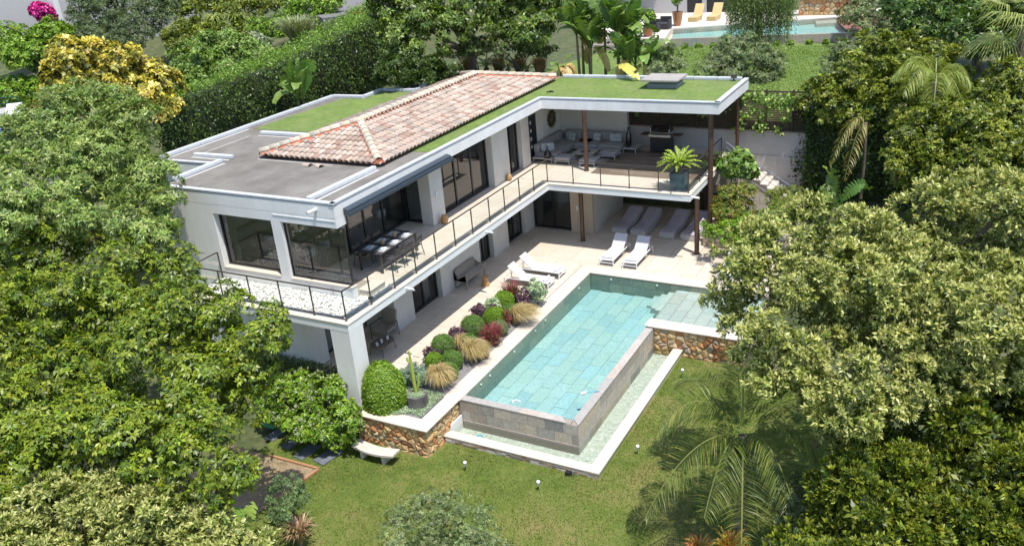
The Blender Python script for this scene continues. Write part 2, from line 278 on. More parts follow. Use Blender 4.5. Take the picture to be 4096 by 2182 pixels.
def crown(name,parent,lobes,n,L,W,pal,seed=0,clump=.4,mat_=None,flower=None,droop=.25,core=.12,squash=.85,side=-.35,kind=None,label=None,upb=.3,tight=.55,cull=.72,grow=1.0,k=9,th=(.85,1.6),ros=None):
    """leaf rosettes gathered in puffs on the lobes of the crown"""
    rng=np.random.default_rng(seed); A=np.array(lobes,float); c=A[:,:3]; r=A[:,3]*grow
    w_=r**2/np.sum(r**2); area=4*np.pi*np.sum(r**2)*.6; nc=max(8,int(area/(clump**2*1.5)))
    kk=rng.choice(len(A),nc*2,p=w_); d=nrm(rng.normal(size=(nc*2,3))); view=nrm(nrm(CAMP-c)*.8+np.array([0,0,.6]))
    ok=(d*view[kk]).sum(1)>side; kk=kk[ok];d=d[ok]
    cc=c[kk]+d*(r[kk]*rng.uniform(.68,1.05,len(kk)))[:,None]*np.array([1,1,squash])
    D=np.linalg.norm(cc[:,None,:]-c[None,:,:],axis=2)/r[None,:]; D[np.arange(len(kk)),kk]=9
    ok=D.min(1)>cull; cc=cc[ok];d=d[ok];kk=kk[ok]
    if len(cc)>nc: cc=cc[:nc];d=d[:nc];kk=kk[:nc]
    nr=max(4,int(n*(1-core)/k)); j=rng.integers(0,len(cc),nr)
    csz=clump*rng.uniform(.6,1.35,len(cc)); o=nrm(rng.normal(size=(nr,3))+d[j]*.8+np.array([0,0,upb])); rad=csz[j]*rng.uniform(.5,1,nr)**.6
    RC=cc[j]+o*rad[:,None]*np.array([1,1,.75])*tight*1.6
    ax=nrm(o*.55+d[j]*.45+np.array([0,0,.45])+rng.normal(size=(nr,3))*.25)
    tint=rng.uniform(.85,1.15,(len(cc),1))[j]*rng.uniform(.82,1.2,(nr,1)); pc=palette(pal,nr,rng,.1)*tint
    def ring(m,t0,t1,l,w__,colr,dr_,lift):
        i=np.repeat(np.arange(nr),m); q=len(i); a_=ax[i]; rv=rng.normal(size=(q,3)); p_=nrm(rv-a_*(rv*a_).sum(1,keepdims=True)); t_=rng.uniform(t0,t1,(q,1)); dirs=a_*np.cos(t_)+p_*np.sin(t_); dirs[:,2]-=dr_*rng.uniform(.4,1.2,q); dirs=nrm(dirs)
        N_=nrm(a_-dirs*(a_*dirs).sum(1,keepdims=True)+rng.normal(size=(q,3))*.22); ll=l*rng.uniform(.65,1.25,(q,1)); ww=ll*(w__/l); s_=nrm(np.cross(N_,dirs)); b_=RC[i]+a_*lift+dirs*ll*.08; tip=b_+dirs*ll; mid=b_+dirs*ll*.48
        V=np.stack([b_,mid+s_*ww*.5+N_*ww*.2,tip,mid-s_*ww*.5+N_*ww*.2],1).reshape(-1,3); C=np.repeat(colr(i,q),4,0); return V,C
    VV=[];CC=[]
    V,C=ring(k,th[0],th[1],L,W,lambda i,q:pc[i]*rng.uniform(.8,1.2,(q,1)),droop,0); VV.append(V);CC.append(C)
    if flower:
        fc,frac,zmin=flower; has=(rng.uniform(size=nr)<frac)&(ax[:,2]>zmin); fcol=np.array(fc); 
        save=(RC,ax,pc); RC=RC[has];ax=ax[has]; nr=int(has.sum()); m=6
        V,C=ring(m,.05,1.35,L*1.1,L*.38,lambda i,q:fcol*rng.uniform(.75,1.2,(q,1)),0,.02); VV.append(V);CC.append(C)
    m=int(n*core); k2=rng.choice(len(A),m,p=w_); dd=nrm(rng.normal(size=(m,3))); P2=c[k2]+dd*(r[k2]*rng.uniform(.3,.72,m))[:,None]
    V2,F2,C2=leaves(P2,nrm(dd+rng.normal(size=(m,3))*.4),L*1.35,W*1.6,palette(pal,m,rng)*.85,rng,.1); VV.append(V2);CC.append(C2)  # inner leaves darkened: shade of the crown gaps put into their colour
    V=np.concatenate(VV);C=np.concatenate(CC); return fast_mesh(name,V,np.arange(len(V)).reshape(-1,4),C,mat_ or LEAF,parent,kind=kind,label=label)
def trunk(parent,base,lobes,r=.18,nl=5,seed=1,name='trunk',m=None):
    rnd=random.Random(seed); g=G(); A=[Vector(l[:3]) for l in lobes]; cen=sum(A,Vector())/len(A); b=Vector(base)
    fork=b.lerp(cen,.45); fork.z=b.z+(cen.z-b.z)*.5
    g.tube([b,b.lerp(fork,.5)+Vector((rnd.uniform(-.1,.1),rnd.uniform(-.1,.1),0)),fork],[r*1.25,r,r*.8],8)
    for l in rnd.sample(lobes,min(nl,len(lobes))):
        e=Vector(l[:3]); mid=fork.lerp(e,.5)+Vector((rnd.uniform(-.2,.2),rnd.uniform(-.2,.2),.25)); g.tube([fork,mid,e],[r*.7,r*.4,r*.15],6)
    return part(name,g,m or BARK,parent,smooth=True)
def tree(name,label,cat,lobes,n,L,W,pal,base=None,r=.18,group=None,gz=0,**k):
    A=np.array(lobes); 
    if base is None: base=(float(A[:,0].mean()),float(A[:,1].mean()),gz)
    t=thing(name,label,cat,base,group); trunk(t,base,lobes,r,seed=k.get('seed',1)); crown('crown',t,lobes,n,L,W,pal,**k); return t
def shrub(name,label,cat,c,r,n,L,W,pal,group=None,squash=.85,seed=0,lumps=6,**k):
    rnd=random.Random(seed+5); rx=r if hasattr(r,'__len__') else (r,r,r*squash)
    lob=[(c[0],c[1],c[2]+rx[2]*.75,min(rx)*.8)]
    for i in range(lumps):
        a=2*math.pi*i/lumps+rnd.random(); q=rnd.uniform(.35,.6); lob.append((c[0]+math.cos(a)*rx[0]*q,c[1]+math.sin(a)*rx[1]*q,c[2]+rx[2]*rnd.uniform(.5,1.05),min(rx)*rnd.uniform(.4,.6)))
    t=thing(name,label,cat,c,group); g=G()
    for l in lob[1:4]: g.tube([c,((c[0]+l[0])/2,(c[1]+l[1])/2,c[2]+(l[2]-c[2])*.6),l[:3]],[.035*rx[0]+.01,.02,.01],5)
    part('stem',g,BARK,t); k.setdefault('clump',max(.08,min(rx)*.28)); crown('foliage',t,lob,n,L,W,pal,seed=seed,**k); return t
def blades(parent,name,c,n,H,spread,w_,pal,seed=0,curve=.9,lean=(0,0),r0=.12,flare=1,kind=None,mat_=None,seg=4,zs=1):
    """fountain of arching blades"""
    rng=np.random.default_rng(seed); a=rng.uniform(0,2*np.pi,n); s=rng.uniform(.15,1,n)**.7*spread; h=H*rng.uniform(.6,1.1,n)
    bx=c[0]+np.cos(a)*r0*rng.uniform(0,1,n); by=c[1]+np.sin(a)*r0*rng.uniform(0,1,n)
    dx=np.cos(a)*s+lean[0]*rng.uniform(.6,1.2,n); dy=np.sin(a)*s+lean[1]*rng.uniform(.6,1.2,n)
    T=np.linspace(0,1,seg+1); V=[];
    sx=-np.sin(a+rng.normal(size=n)*.5);sy=np.cos(a+rng.normal(size=n)*.5)
    for i,t in enumerate(T):
        x=bx+dx*t**1.3; y=by+dy*t**1.3; z=c[2]+h*(np.sin(t*math.pi/2*(1+.55*curve*s/spread))) *zs
        ww=w_*(1-t)**.7*(.5+1.2*min(t*4,1)) if i<seg else 0*w_
        V.append(np.stack([x+sx*ww/2,y+sy*ww/2,z],1)); V.append(np.stack([x-sx*ww/2,y-sy*ww/2,z],1))
    V=np.stack(V,1); m=2*(seg+1); base=np.arange(n)[:,None]*m
    F=np.concatenate([base+np.array([2*i,2*i+1,2*i+3,2*i+2]) for i in range(seg)])
    C=palette(pal,n,rng); C=np.repeat(C,m,0)
    return fast_mesh(name,V.reshape(-1,3),F,C,mat_ or LEAF,parent,kind=kind)
def frond(base,tip,drop,nl,ll,w_,rng,pal,hang=.4,up=.35,both=True):
    """feather palm frond: arching rachis with long leaflets; returns V,F,C"""
    b=np.array(base,float);e=np.array(tip,float); n=nl; t=np.linspace(.12,1,n)
    d=e-b; L0=np.linalg.norm(d[:2])+1e-6
    P=b+d*t[:,None]; P[:,2]+=drop*4*t*(1-t)
    tan=d+np.stack([0*t,0*t,drop*4*(1-2*t)],1); tan=nrm(tan); side=nrm(np.cross(tan,np.array([0,0,1.])))
    V=[];F=[];C=[]
    for sg in (-1,1):
        ln=ll*np.sin(np.clip(t*math.pi*.9+.25,0,math.pi))**.6*rng.uniform(.85,1.1,n)
        dirs=nrm(side*sg*rng.uniform(.8,1.1,(n,1))+tan*.55+np.array([0,0,1.])*rng.normal(up,.25,(n,1)))
        mid=P+dirs*ln[:,None]*.5; tp=P+dirs*ln[:,None]; tp[:,2]-=hang*ln; mid[:,2]-=hang*ln*.2
        wv=nrm(np.cross(dirs,np.array([0,0,1.])+rng.normal(size=(n,3))*.4))*w_
        v=np.stack([P,mid+wv,tp,mid-wv],1).reshape(-1,3); F.append(np.arange(4*n).reshape(n,4)+sum(len(x) for x in V)); V.append(v); C.append(np.repeat(palette(pal,n,rng,.15),4,0))
    # rachis strip
    k=sum(len(x) for x in V); wv=side*.018; v=np.stack([P+wv,P-wv],1).reshape(-1,3); V.append(v); i=np.arange(n-1)*2; F.append(np.stack([i,i+1,i+3,i+2],1)+k); C.append(np.tile(np.array([[.22,.25,.07]]),(len(v),1)))
    return np.concatenate(V),np.concatenate(F),np.concatenate(C)
def palm(name,label,cat,c,fr,pal,zground,group=None,tr=.14,nl=46,ll=.62,w_=.012,seed=0,hang=.45,up=.25,tm=None):
    t=thing(name,label,cat,(c[0],c[1],zground),group); g=G(); g.tube([(c[0],c[1],zground),(c[0]+.03,c[1],(c[2]+zground)/2),c],[tr*1.3,tr,tr*.9],9); part('trunk',g,tm or BARK,t,smooth=True)
    rng=np.random.default_rng(seed)
    for az,ln,rise,dr in fr:
        tip=(c[0]+math.cos(az)*ln,c[1]+math.sin(az)*ln,c[2]+rise); V,F,C=frond(c,tip,dr,nl,ll,w_,rng,pal,hang,up); fast_mesh('frond',V,F,C,LEAF,t)
    return t
def bleaf(base,tip,width,arch,rng,pal,tears=.5,seg=12):
    """banana leaf blade with midrib fold and torn edge"""
    b=np.array(base,float);e=np.array(tip,float); d=e-b; t=np.linspace(0,1,seg+1); P=b+d*t[:,None]; P[:,2]+=arch*4*t*(1-t)
    tan=nrm(d+np.stack([0*t,0*t,arch*4*(1-2*t)],1)); ref=np.array([0,0,1.]); side=np.cross(tan,ref+rng.normal(size=3)*.5); side=nrm(side); nn=nrm(np.cross(side,tan))
    wd=width*np.sin(np.clip((t-.18)/.82,0,1)*math.pi*.93+.05)**.55*(t>.15)
    V=[];F=[]
    for sg in (-1,1):
        for i in range(2,seg):
            if rng.uniform()<tears*.12: continue
            j=rng.uniform(.85,1.05); s0=P[i]+side[i]*sg*wd[i]*j+nn[i]*wd[i]*.25-np.array([0,0,.1])*wd[i]; 
            s1=P[i+1]+side[i+1]*sg*wd[i+1]*j+nn[i+1]*wd[i+1]*.25-np.array([0,0,.1])*wd[i+1]
            if rng.uniform()<tears: s1=s1-tan[i]*.02*rng.uniform(.5,2)+np.array([0,0,-.05])*rng.uniform(0,2)
            k=len(V); V+= [P[i],P[i+1],s1,s0]; F.append((k,k+1,k+2,k+3))
    for i in range(seg):
        k=len(V); h=.012+.02*(1-t[i]); V+=[P[i]+side[i]*h,P[i+1]+side[i+1]*h,P[i+1]-side[i+1]*h,P[i]-side[i]*h]; F.append((k,k+1,k+2,k+3))
    V=np.array(V);F=np.array(F);C=np.tile(palette(pal,1,rng,.2),(len(V),1))*np.repeat(rng.uniform(.93,1.08,(len(F),1)),4,0)
    return V,F,C
def banana(name,label,cat,c,n,ln,wd,pal,seed=0,group=None,stems=3,rise=1.2,dead=0,spread=1,hstem=1.0,lean=(0,0)):
    rng=np.random.default_rng(seed); t=thing(name,label,cat,c,group)
    for s in range(stems):
        a=rng.uniform(0,6.28); q=.35*spread*(s>0); b=np.array([c[0]+math.cos(a)*q,c[1]+math.sin(a)*q,c[2]]); h=hstem*rng.uniform(.8,1.15); top=b+np.array([lean[0]*.4+rng.uniform(-.1,.1),lean[1]*.4,h]); g=G(); g.tube([b,top],[.09,.06],7); part('stem',g,mat('banana_stem',(.16,.17,.07),.7,c2=(.22,.16,.09),scale=5,var=.2),t,smooth=True)
        for i in range(n//stems):
            az=rng.uniform(0,6.28); u=rng.uniform(0,1); L_=ln*rng.uniform(.75,1.15); r_=rise*(1-u*u*.9)*L_*.8; hh=math.sqrt(max(.05,L_*L_-r_*r_*.8))*.75
            p=pal if i>=dead else [((.42,.30,.16),1)]
            if i<dead: r_=-.5*L_; hh=.45*L_
            V,F,C=bleaf(top,top+np.array([math.cos(az)*hh+lean[0],math.sin(az)*hh+lean[1],r_]),wd*rng.uniform(.8,1.15),.18*L_*(.4+u),rng,p); fast_mesh('leaf',V,F,C,LEAF,t)
    return t
def hedge_fill(name,label,secs,zg,n,L,W,pal,parent=None,seed=0,sunlit_pal=None,cat='hedge',disp=.18,group=None):
    """long clipped hedge: secs list of (front xyz, back xyz) at the top edge"""
    rng=np.random.default_rng(seed); t=thing(name,label,cat,(secs[0][0][0],secs[0][0][1],zg),group)
    quads=[]
    for a,b in zip(secs[:-1],secs[1:]):
        f0,b0,f1,b1=[np.array(q,float) for q in (a[0],a[1],b[0],b[1])]
        quads.append((f0,f1,b1,b0,'t')); z=lambda q:np.array([q[0],q[1],zg]); quads.append((z(f0),z(f1),f1,f0,'s')); quads.append((z(b0),z(b1),b1,b0,'s'))
    for a in (secs[0],secs[-1]):
        f0,b0=[np.array(q,float) for q in a]; quads.append((np.array([f0[0],f0[1],zg]),np.array([b0[0],b0[1],zg]),b0,f0,'s'))
    cen=np.mean([q for s in secs for q in s],0)
    ar=[np.linalg.norm(np.cross(q[1]-q[0],q[3]-q[0])) for q in quads]; ar=np.array(ar); idx=rng.choice(len(quads),n,p=ar/ar.sum())
    Q=np.array([[q[0],q[1],q[2],q[3]] for q in quads]); top=np.array([q[4]=='t' for q in quads])
    u=rng.uniform(size=(n,1));v=rng.uniform(size=(n,1)); q=Q[idx]; P=(q[:,0]*(1-u)+q[:,1]*u)*(1-v)+(q[:,3]*(1-u)+q[:,2]*u)*v
    nn=np.array([nrm(np.cross(a[1]-a[0],a[3]-a[0])[None])[0] for a in quads]); 
    for i,a in enumerate(quads):
        m=(a[0]+a[1]+a[2]+a[3])/4
        if np.dot(nn[i],m-cen)<0 and a[4]=='s': nn[i]*=-1
        if a[4]=='t' and nn[i][2]<0: nn[i]*=-1
    N0=nn[idx]; ph=np.sin(P[:,0:1]*2.1+P[:,2:3]*1.7)+np.sin(P[:,1:2]*1.6+P[:,2:3]*2.3)+np.sin(P[:,0:1]*5.3+P[:,1:2]*4.1)
    P=P+N0*(ph*disp*.25*np.where(top[idx][:,None],.4,1)+rng.normal(size=(n,1))*disp*.35)
    Nl=nrm(N0*.7+rng.normal(size=(n,3))*.5+np.array([0,0,.25])); C=palette(pal,n,rng)
    if sunlit_pal is not None: C=np.where(top[idx][:,None],palette(sunlit_pal,n,rng),C)  # separate top palette: sunlight put into the leaf colour
    V,F,C=leaves(P,Nl,L,W,C,rng,.1); fast_mesh('foliage',V,F,C,LEAF,t)
    # solid dark core: shade between the leaves put into its colour
    g=G(); 
    for a,b in zip(secs[:-1],secs[1:]):
        f0,b0,f1,b1=[Vector(q) for q in (a[0],a[1],b[0],b[1])]; c0=(f0+b0)/2;c1=(f1+b1)/2
        f=lambda q,c: q.lerp(c,.16)
        P4=[f(f0,c0),f(f1,c1),f(b1,c1),f(b0,c0)]; g.prism([(p.x,p.y) for p in P4],zg,[p.z-.25 for p in P4])
    part('dark_core',g,mat('hedge_dark_core',(.035,.045,.018),.95,var=.3,scale=4),t); return t
# ---------------- masonry ----------------
def clip(poly,px,py,nx,ny):
    out=[]
    for i in range(len(poly)):
        a=poly[i-1];b=poly[i]; da=(a[0]-px)*nx+(a[1]-py)*ny; db=(b[0]-px)*nx+(b[1]-py)*ny
        if da<=0: out.append(a)
        if (da<0)!=(db<0) and abs(da-db)>1e-9:
            t=da/(da-db); out.append((a[0]+(b[0]-a[0])*t,a[1]+(b[1]-a[1])*t))
    return out
def rubble(parent,o,u,v,n,Wd,H,cell,seed,mat_=None,gap=.012,depth=.07,name='stone',squash=1.4):
    """polygonal stones on the plane o + a*u + b*v, standing out along n"""
    rnd=random.Random(seed); o,u,v,n=Vector(o),Vector(u),Vector(v),Vector(n); nx=max(1,int(Wd/(cell*squash))); ny=max(1,int(H/cell)); pts=[]
    for j in range(ny):
        for i in range(nx):
            pts.append(((i+.5+.25*(j%2)+rnd.uniform(-.38,.38))*Wd/nx,(j+.5+rnd.uniform(-.36,.36))*H/ny))
    for i,p in enumerate(pts):
        poly=[(0,0),(Wd,0),(Wd,H),(0,H)]
        for k,q in enumerate(pts):
            if k==i or abs(q[0]-p[0])>cell*4 or abs(q[1]-p[1])>cell*3.5: continue
            dx,dy=q[0]-p[0],q[1]-p[1]; poly=clip(poly,(p[0]+q[0])/2,(p[1]+q[1])/2,dx,dy)
            if len(poly)<3: break
        if len(poly)<3: continue
        cx=sum(a[0] for a in poly)/len(poly);cy=sum(a[1] for a in poly)/len(poly)
        def sh(q,g_):
            d=math.hypot(q[0]-cx,q[1]-cy); k=max(0,1-g_/max(d,1e-3)); return (cx+(q[0]-cx)*k,cy+(q[1]-cy)*k)
        A=[sh(q,gap) for q in poly]; B=[sh(q,gap+.03+cell*.06) for q in poly]; dp=depth*rnd.uniform(.6,1.15)
        m=len(A); vs=[o+u*a[0]+v*a[1] for a in A]+[o+u*a[0]+v*a[1]+n*dp*.6 for a in A]+[o+u*b[0]+v*b[1]+n*dp*rnd.uniform(.85,1.15) for b in B]+[o+u*cx+v*cy+n*dp*rnd.uniform(1.1,1.5)]
        fs=[(k_,(k_+1)%m,m+(k_+1)%m,m+k_) for k_ in range(m)]+[(m+k_,m+(k_+1)%m,2*m+(k_+1)%m,2*m+k_) for k_ in range(m)]+[(2*m+k_,2*m+(k_+1)%m,3*m) for k_ in range(m)]
        g=G().add(vs,fs); cpt=o+u*cx+v*cy; part(name,g,mat_ or STONE,parent,loc=cpt)
TCACHE={}
def slab_mesh(nm,w_,d_,h_,mat_,ch=.004):
    k=(nm,round(w_,3),round(d_,3),round(h_,3))
    if k not in TCACHE:
        g=G(); g.prism([(-w_/2,-d_/2),(w_/2,-d_/2),(w_/2,d_/2),(-w_/2,d_/2)],-h_,-ch)
        a=w_/2-ch;b=d_/2-ch; g.f.pop(1); g.m.pop(1); k0=len(g.v); g.v+=[(-a,-b,0),(a,-b,0),(a,b,0),(-a,b,0)]
        g.f+=[(4,5,k0+1,k0),(5,6,k0+2,k0+1),(6,7,k0+3,k0+2),(7,4,k0,k0+3),(k0,k0+1,k0+2,k0+3)]
        me=bpy.data.meshes.new(nm); me.from_pydata(g.v,[],g.f); me.materials.append(mat_); TCACHE[k]=me
    return TCACHE[k]
def pave(parent,name,x0,y0,x1,y1,sx,sy,z,mat_,gap=.008,h=.03,shift=.5,along='y',x_origin=None,y_origin=None,rnd_=None,jz=.0015):
    """running-bond slabs clipped to a rectangle; every slab its own object"""
    rnd=random.Random(7)
    ox=x0 if x_origin is None else x_origin; oy=y0 if y_origin is None else y_origin
    if along=='y':
        i=math.floor((x0-ox)/sx)
        while ox+i*sx<x1-.01:
            a=max(x0,ox+i*sx);b=min(x1,ox+(i+1)*sx); off=(shift*sy*(i%2)) ; j=math.floor((y0-oy-off)/sy)
            while oy+off+j*sy<y1-.01:
                c=max(y0,oy+off+j*sy);d=min(y1,oy+off+(j+1)*sy)
                if b-a>.05 and d-c>.05:
                    me=slab_mesh(name,b-a-gap,d-c-gap,h,mat_); inst(name,me,parent,((a+b)/2,(c+d)/2,z+rnd.uniform(-jz,jz)))
                j+=1
            i+=1
    else:
        j=math.floor((y0-oy)/sy)
        while oy+j*sy<y1-.01:
            c=max(y0,oy+j*sy);d=min(y1,oy+(j+1)*sy); off=shift*sx*(j%2); i=math.floor((x0-ox-off)/sx)
            while ox+off+i*sx<x1-.01:
                a=max(x0,ox+off+i*sx);b=min(x1,ox+off+(i+1)*sx)
                if b-a>.05 and d-c>.05:
                    me=slab_mesh(name,b-a-gap,d-c-gap,h,mat_); inst(name,me,parent,((a+b)/2,(c+d)/2,z+rnd.uniform(-jz,jz)))
                i+=1
            j+=1
def clad(parent,name,o,u,v,n,Wd,H,sw,sh,mat_,th=.015,gap=.006,shift=.5,first=None):
    """cladding tiles on a vertical face, each its own object"""
    o,u,v,n=Vector(o),Vector(u),Vector(v),Vector(n); j=0
    rows=[]; y=H
    while y>.02: rows.append((max(0,y-sh),y)); y-=sh
    for j,(b0,b1) in enumerate(rows):
        x=-(shift*sw*(j%2))-(first or 0)
        while x<Wd-.01:
            a0=max(0,x);a1=min(Wd,x+sw)
            if a1-a0>.04 and b1-b0>.03:
                q=[(a0+gap/2,b0+gap/2),(a1-gap/2,b0+gap/2),(a1-gap/2,b1-gap/2),(a0+gap/2,b1-gap/2)]
                vs=[o+u*a+v*b for a,b in q]+[o+u*a+v*b+n*th for a,b in q]
                g=G().add(vs,[(3,2,1,0),(4,5,6,7),(0,1,5,4),(1,2,6,5),(2,3,7,6),(3,0,4,7)]); part(name,g,mat_,parent,loc=o+u*(a0+a1)/2+v*(b0+b1)/2)
            x+=sw
# ---------------- terrain ----------------
def smooth(a,b,x): t=min(1,max(0,(x-a)/(b-a))); return t*t*(3-2*t)
def ground_h(x,y):
    h=-1.05
    # house platform area stays low
    left=smooth(-9,-14,x) ; 
    hl=-1.05+5.6*smooth(-6,10,y)+3.6*smooth(8,26,y)*smooth(-16,-22,x)
    hr=-1.05+2.2*smooth(8.5,15,y)+4.2*smooth(20.6,22,y)
    hb=5.3+12*smooth(50,200,y)
    if y<21.5:
        right=smooth(10.4,12,x)
        mid=-1.3 if y>-.3 else -1.2-.012*max(0,-y-4)
        if -.3<y<8.35 and x>8.4: mid=-1.2
        h=mid*(1-left)*(1-right)+hl*left+hr*right
    else:
        h=hb+(max(hl,hb)-hb)*smooth(-10,-16,x)
    if x<-14: h=max(h,hl) if y<21.5 else h
    return h
GROUNDM=mat('undergrowth_soil',(.10,.10,.045),.95,c2=(.05,.075,.02),scale=.8,var=.35,bump=.8,bscale=8)
def build_ground():
    xs=np.concatenate([np.arange(-160,-40,8),np.arange(-40,24,.75),np.arange(24,161,8)]); ys=np.concatenate([np.arange(-60,-16,6),np.arange(-16,46,.75),np.arange(46,260,8)])
    X,Y=np.meshgrid(xs,ys); Z=np.vectorize(ground_h)(X,Y); V=np.stack([X.ravel(),Y.ravel(),Z.ravel()],1); nx=len(xs)
    I,J=np.meshgrid(np.arange(nx-1),np.arange(len(ys)-1)); a=(J*nx+I).ravel(); F=np.stack([a,a+1,a+nx+1,a+nx],1)
    o=fast_mesh('ground',V,F,None,GROUNDM,None,kind='structure',smooth=True); return o
build_ground()
# lawns: thin sheets on the ground
def sheet(name,poly,z,mat_,kind='structure',th=.03):
    return part(name,G().prism(poly,z-th,z),mat_,None,kind=kind)
def lawn_sheet(name,x0,x1,y0,y1,st,f):
    xs=np.arange(x0,x1+.01,st);ys=np.arange(y0,y1+.01,st);X,Y=np.meshgrid(xs,ys);Z=np.vectorize(f)(X,Y);V=np.stack([X.ravel(),Y.ravel(),Z.ravel()],1);nx=len(xs)
    I,J=np.meshgrid(np.arange(nx-1),np.arange(len(ys)-1)); a=(J*nx+I).ravel(); F=np.stack([a,a+1,a+nx+1,a+nx],1)
    return fast_mesh(name,V,F,None,LAWNM,None,kind='structure',smooth=True)
def lawn_h(x,y): 
    return -1.03-.012*max(0,-y-4)+.025*math.sin(x*.9)*math.sin(y*.7)
lawn_sheet('lawn',-2.5,16,-16,-.60,.35,lawn_h); lawn_sheet('lawn',8.40,16,-.6,8.3,.35,lambda x,y:lawn_h(x,y)-.006); lawn_sheet('lawn',2.9,8.46,-.6,.26,.172,lawn_h)
def grass(name,rects,n,hh,w_,zf,pal,seed=0,dryk=.6):
    rng=np.random.default_rng(seed); A=np.array([(r[2]-r[0])*(r[3]-r[1]) for r in rects],float); k=rng.choice(len(rects),n,p=A/A.sum()); Rr=np.array(rects)[k]
    x=rng.uniform(Rr[:,0],Rr[:,2]);y=rng.uniform(Rr[:,1],Rr[:,3]); z=np.vectorize(zf)(x,y)
    a=rng.uniform(0,6.28,n); pat=np.sin(x*1.9+np.sin(y*1.3)*2)+np.sin(y*2.3+np.sin(x*1.7)*2)+rng.normal(size=n)*.7
    h=hh*rng.uniform(.5,1.3,n)*(1+.25*np.clip(pat,-1,1)); lx=rng.normal(size=n)*.6*h; ly=rng.normal(size=n)*.6*h
    V=np.stack([np.stack([x-np.cos(a)*w_,y-np.sin(a)*w_,z],1),np.stack([x+np.cos(a)*w_,y+np.sin(a)*w_,z],1),np.stack([x+lx,y+ly,z+h],1)],1).reshape(-1,3)
    C=palette(pal,n,rng,.25); dry=np.clip((pat-.9)*dryk,0,.7)[:,None]; C=C*(1-dry)+np.array([.26,.22,.09])*dry
    return fast_mesh(name,V,np.arange(3*n).reshape(n,3),np.repeat(C,3,0),LEAFM,None,kind='stuff')
GP=[((.105,.17,.028),3),((.14,.19,.04),2),((.17,.18,.06),.8),((.065,.115,.02),1.6)]
g_=grass('grass',[(-2.2,-9,14,-.85),(8.52,-.85,14.5,8.1),(3.2,-.85,8.52,.2)],110000,.055,.012,lawn_h,GP,1); tag(g_,'short clumpy green lawn grass around the pool basin','grass')

# ---------------- terrace, planting bed, pool ----------------
Z1=3.13; ZS=5.98
terr=tag(part('terrace',G().box(-3.4,-.40,-.5,.55,12.73,-.034).box(.55,8.4,-.5,2.5,12.73,-.034).box(-1.75,12.73,-.5,10.6,20.9,-.034).box(-3.4,12.73,-.5,-1.75,13.9,-.034),GROUT,None,kind='structure'))
for (a,b,c,d) in ((-3.4,-.40,.55,8.4),(-3.4,8.4,2.5,12.73),(-1.75,12.73,10.6,20.9)):
    pave(terr,'paver',a,b,c,d,1.15,1.5,0,PAVE,x_origin=-3.4,y_origin=-.4,shift=0 if False else .5,along='x',gap=.012)
sheet('gravel_bed',[(.57,-.2),(2.52,-.2),(2.52,8.38),(.57,8.38)],-.01,BED,th=.4)
# raised rubble wall of the planting bed with its coping
rw=thing('rubble_retaining_wall','ochre rubble wall with pale coping under the cactus corner of the flower bed','stone wall',(1.8,-.7,-1.1))
part('wall_core',G().box(.3,-.66,-1.3,3.0,-.25,-.045).box(2.55,-.25,-1.3,3.0,1.25,-.045),MORT,rw)
rubble(rw,(.3,-.66,-1.15),(1,0,0),(0,0,1),(0,-1,0),2.72,1.1,.155,3,gap=.006,squash=1.7); rubble(rw,(3.0,-.68,-1.15),(0,1,0),(0,0,1),(1,0,0),1.93,1.1,.155,5,gap=.006,squash=1.7)
cb=slab_mesh
for i,(a,b,c,d) in enumerate([(.2,-.76,1.65,-.2),(1.655,-.76,3.13,-.2),(2.57,-.195,3.13,1.2)]):
    g=G().box(a,b,-.045,c,d,.0); part('coping_stone',g,COPE,rw,bevel=.006)
part('basin_end_slab',G().box(3.075,.6,-1.2,3.13,1.28,-.62),WHITE,rw)
pool=thing('swimming_pool','large infinity pool with pale green slate floor and clear turquoise water','swimming pool',(5.1,6.8,-.1))
part('shell',G().box(2.9,1.3,-1.3,7.36,12.35,-.835).box(2.9,1.3,-1.3,3.13,12.4,-.05).box(2.9,12.13,-1.3,10.7,12.5,-.05).box(7.05,8.86,-1.3,10.7,12.13,-.315)
  .box(3.13,1.345,-.84,7.1,1.57,-.075).box(7.13,1.345,-1.3,7.355,8.3,-.075),GROUT,pool)
for i,y in enumerate([1.2,3.0,4.8,6.6,8.4,10.2]):
    part('coping_stone',G().box(2.53,y+.003,-.045,3.15,y+1.797 if y<10 else 12.1,.0),COPE,pool,bevel=.006)
part('coping_stone',G().prism([(2.53,12.73),(2.53,12.103),(3.15,12.103),(3.15,12.1),(4.5,12.1),(4.5,12.73)],-.045,.0),COPE,pool)
for x in (4.503,6.3,8.1,9.9): part('coping_stone',G().box(x,12.1,-.045,min(x+1.794,10.6),12.73,.0),COPE,pool,bevel=.006)
pave(pool,'floor_tile',3.16,1.58,7.1,12.12,.5,1.0,-.8,PTILE,gap=.012,jz=.004,h=.03)
pave(pool,'ledge_tile',7.05,8.86,10.6,12.12,.5,1.0,-.28,LEDGE,gap=.014,jz=.003,h=.03,x_origin=7.05,y_origin=8.86)
part('ledge_riser',G().box(7.0,8.86,-.8,7.05,12.12,-.29),PWALL,pool)
for (a,b,c,zz) in ((6.68,10.35,7.0,-.42),(6.36,10.75,6.68,-.56),(6.04,11.15,6.36,-.69)): part('step',G().box(a,b,-.8,c,12.12,zz),LEDGE,pool,bevel=.006)
clad(pool,'wall_tile',(3.13,12.12,-.8),(0,-1,0),(0,0,1),(1,0,0),10.5,.74,.9,.37,PWALL); clad(pool,'wall_tile',(3.16,12.13,-.8),(1,0,0),(0,0,1),(0,-1,0),3.9,.74,.6,.37,PWALL); clad(pool,'wall_tile',(7.05,12.13,-.28),(1,0,0),(0,0,1),(0,-1,0),3.5,.22,.6,.22,PWALL)
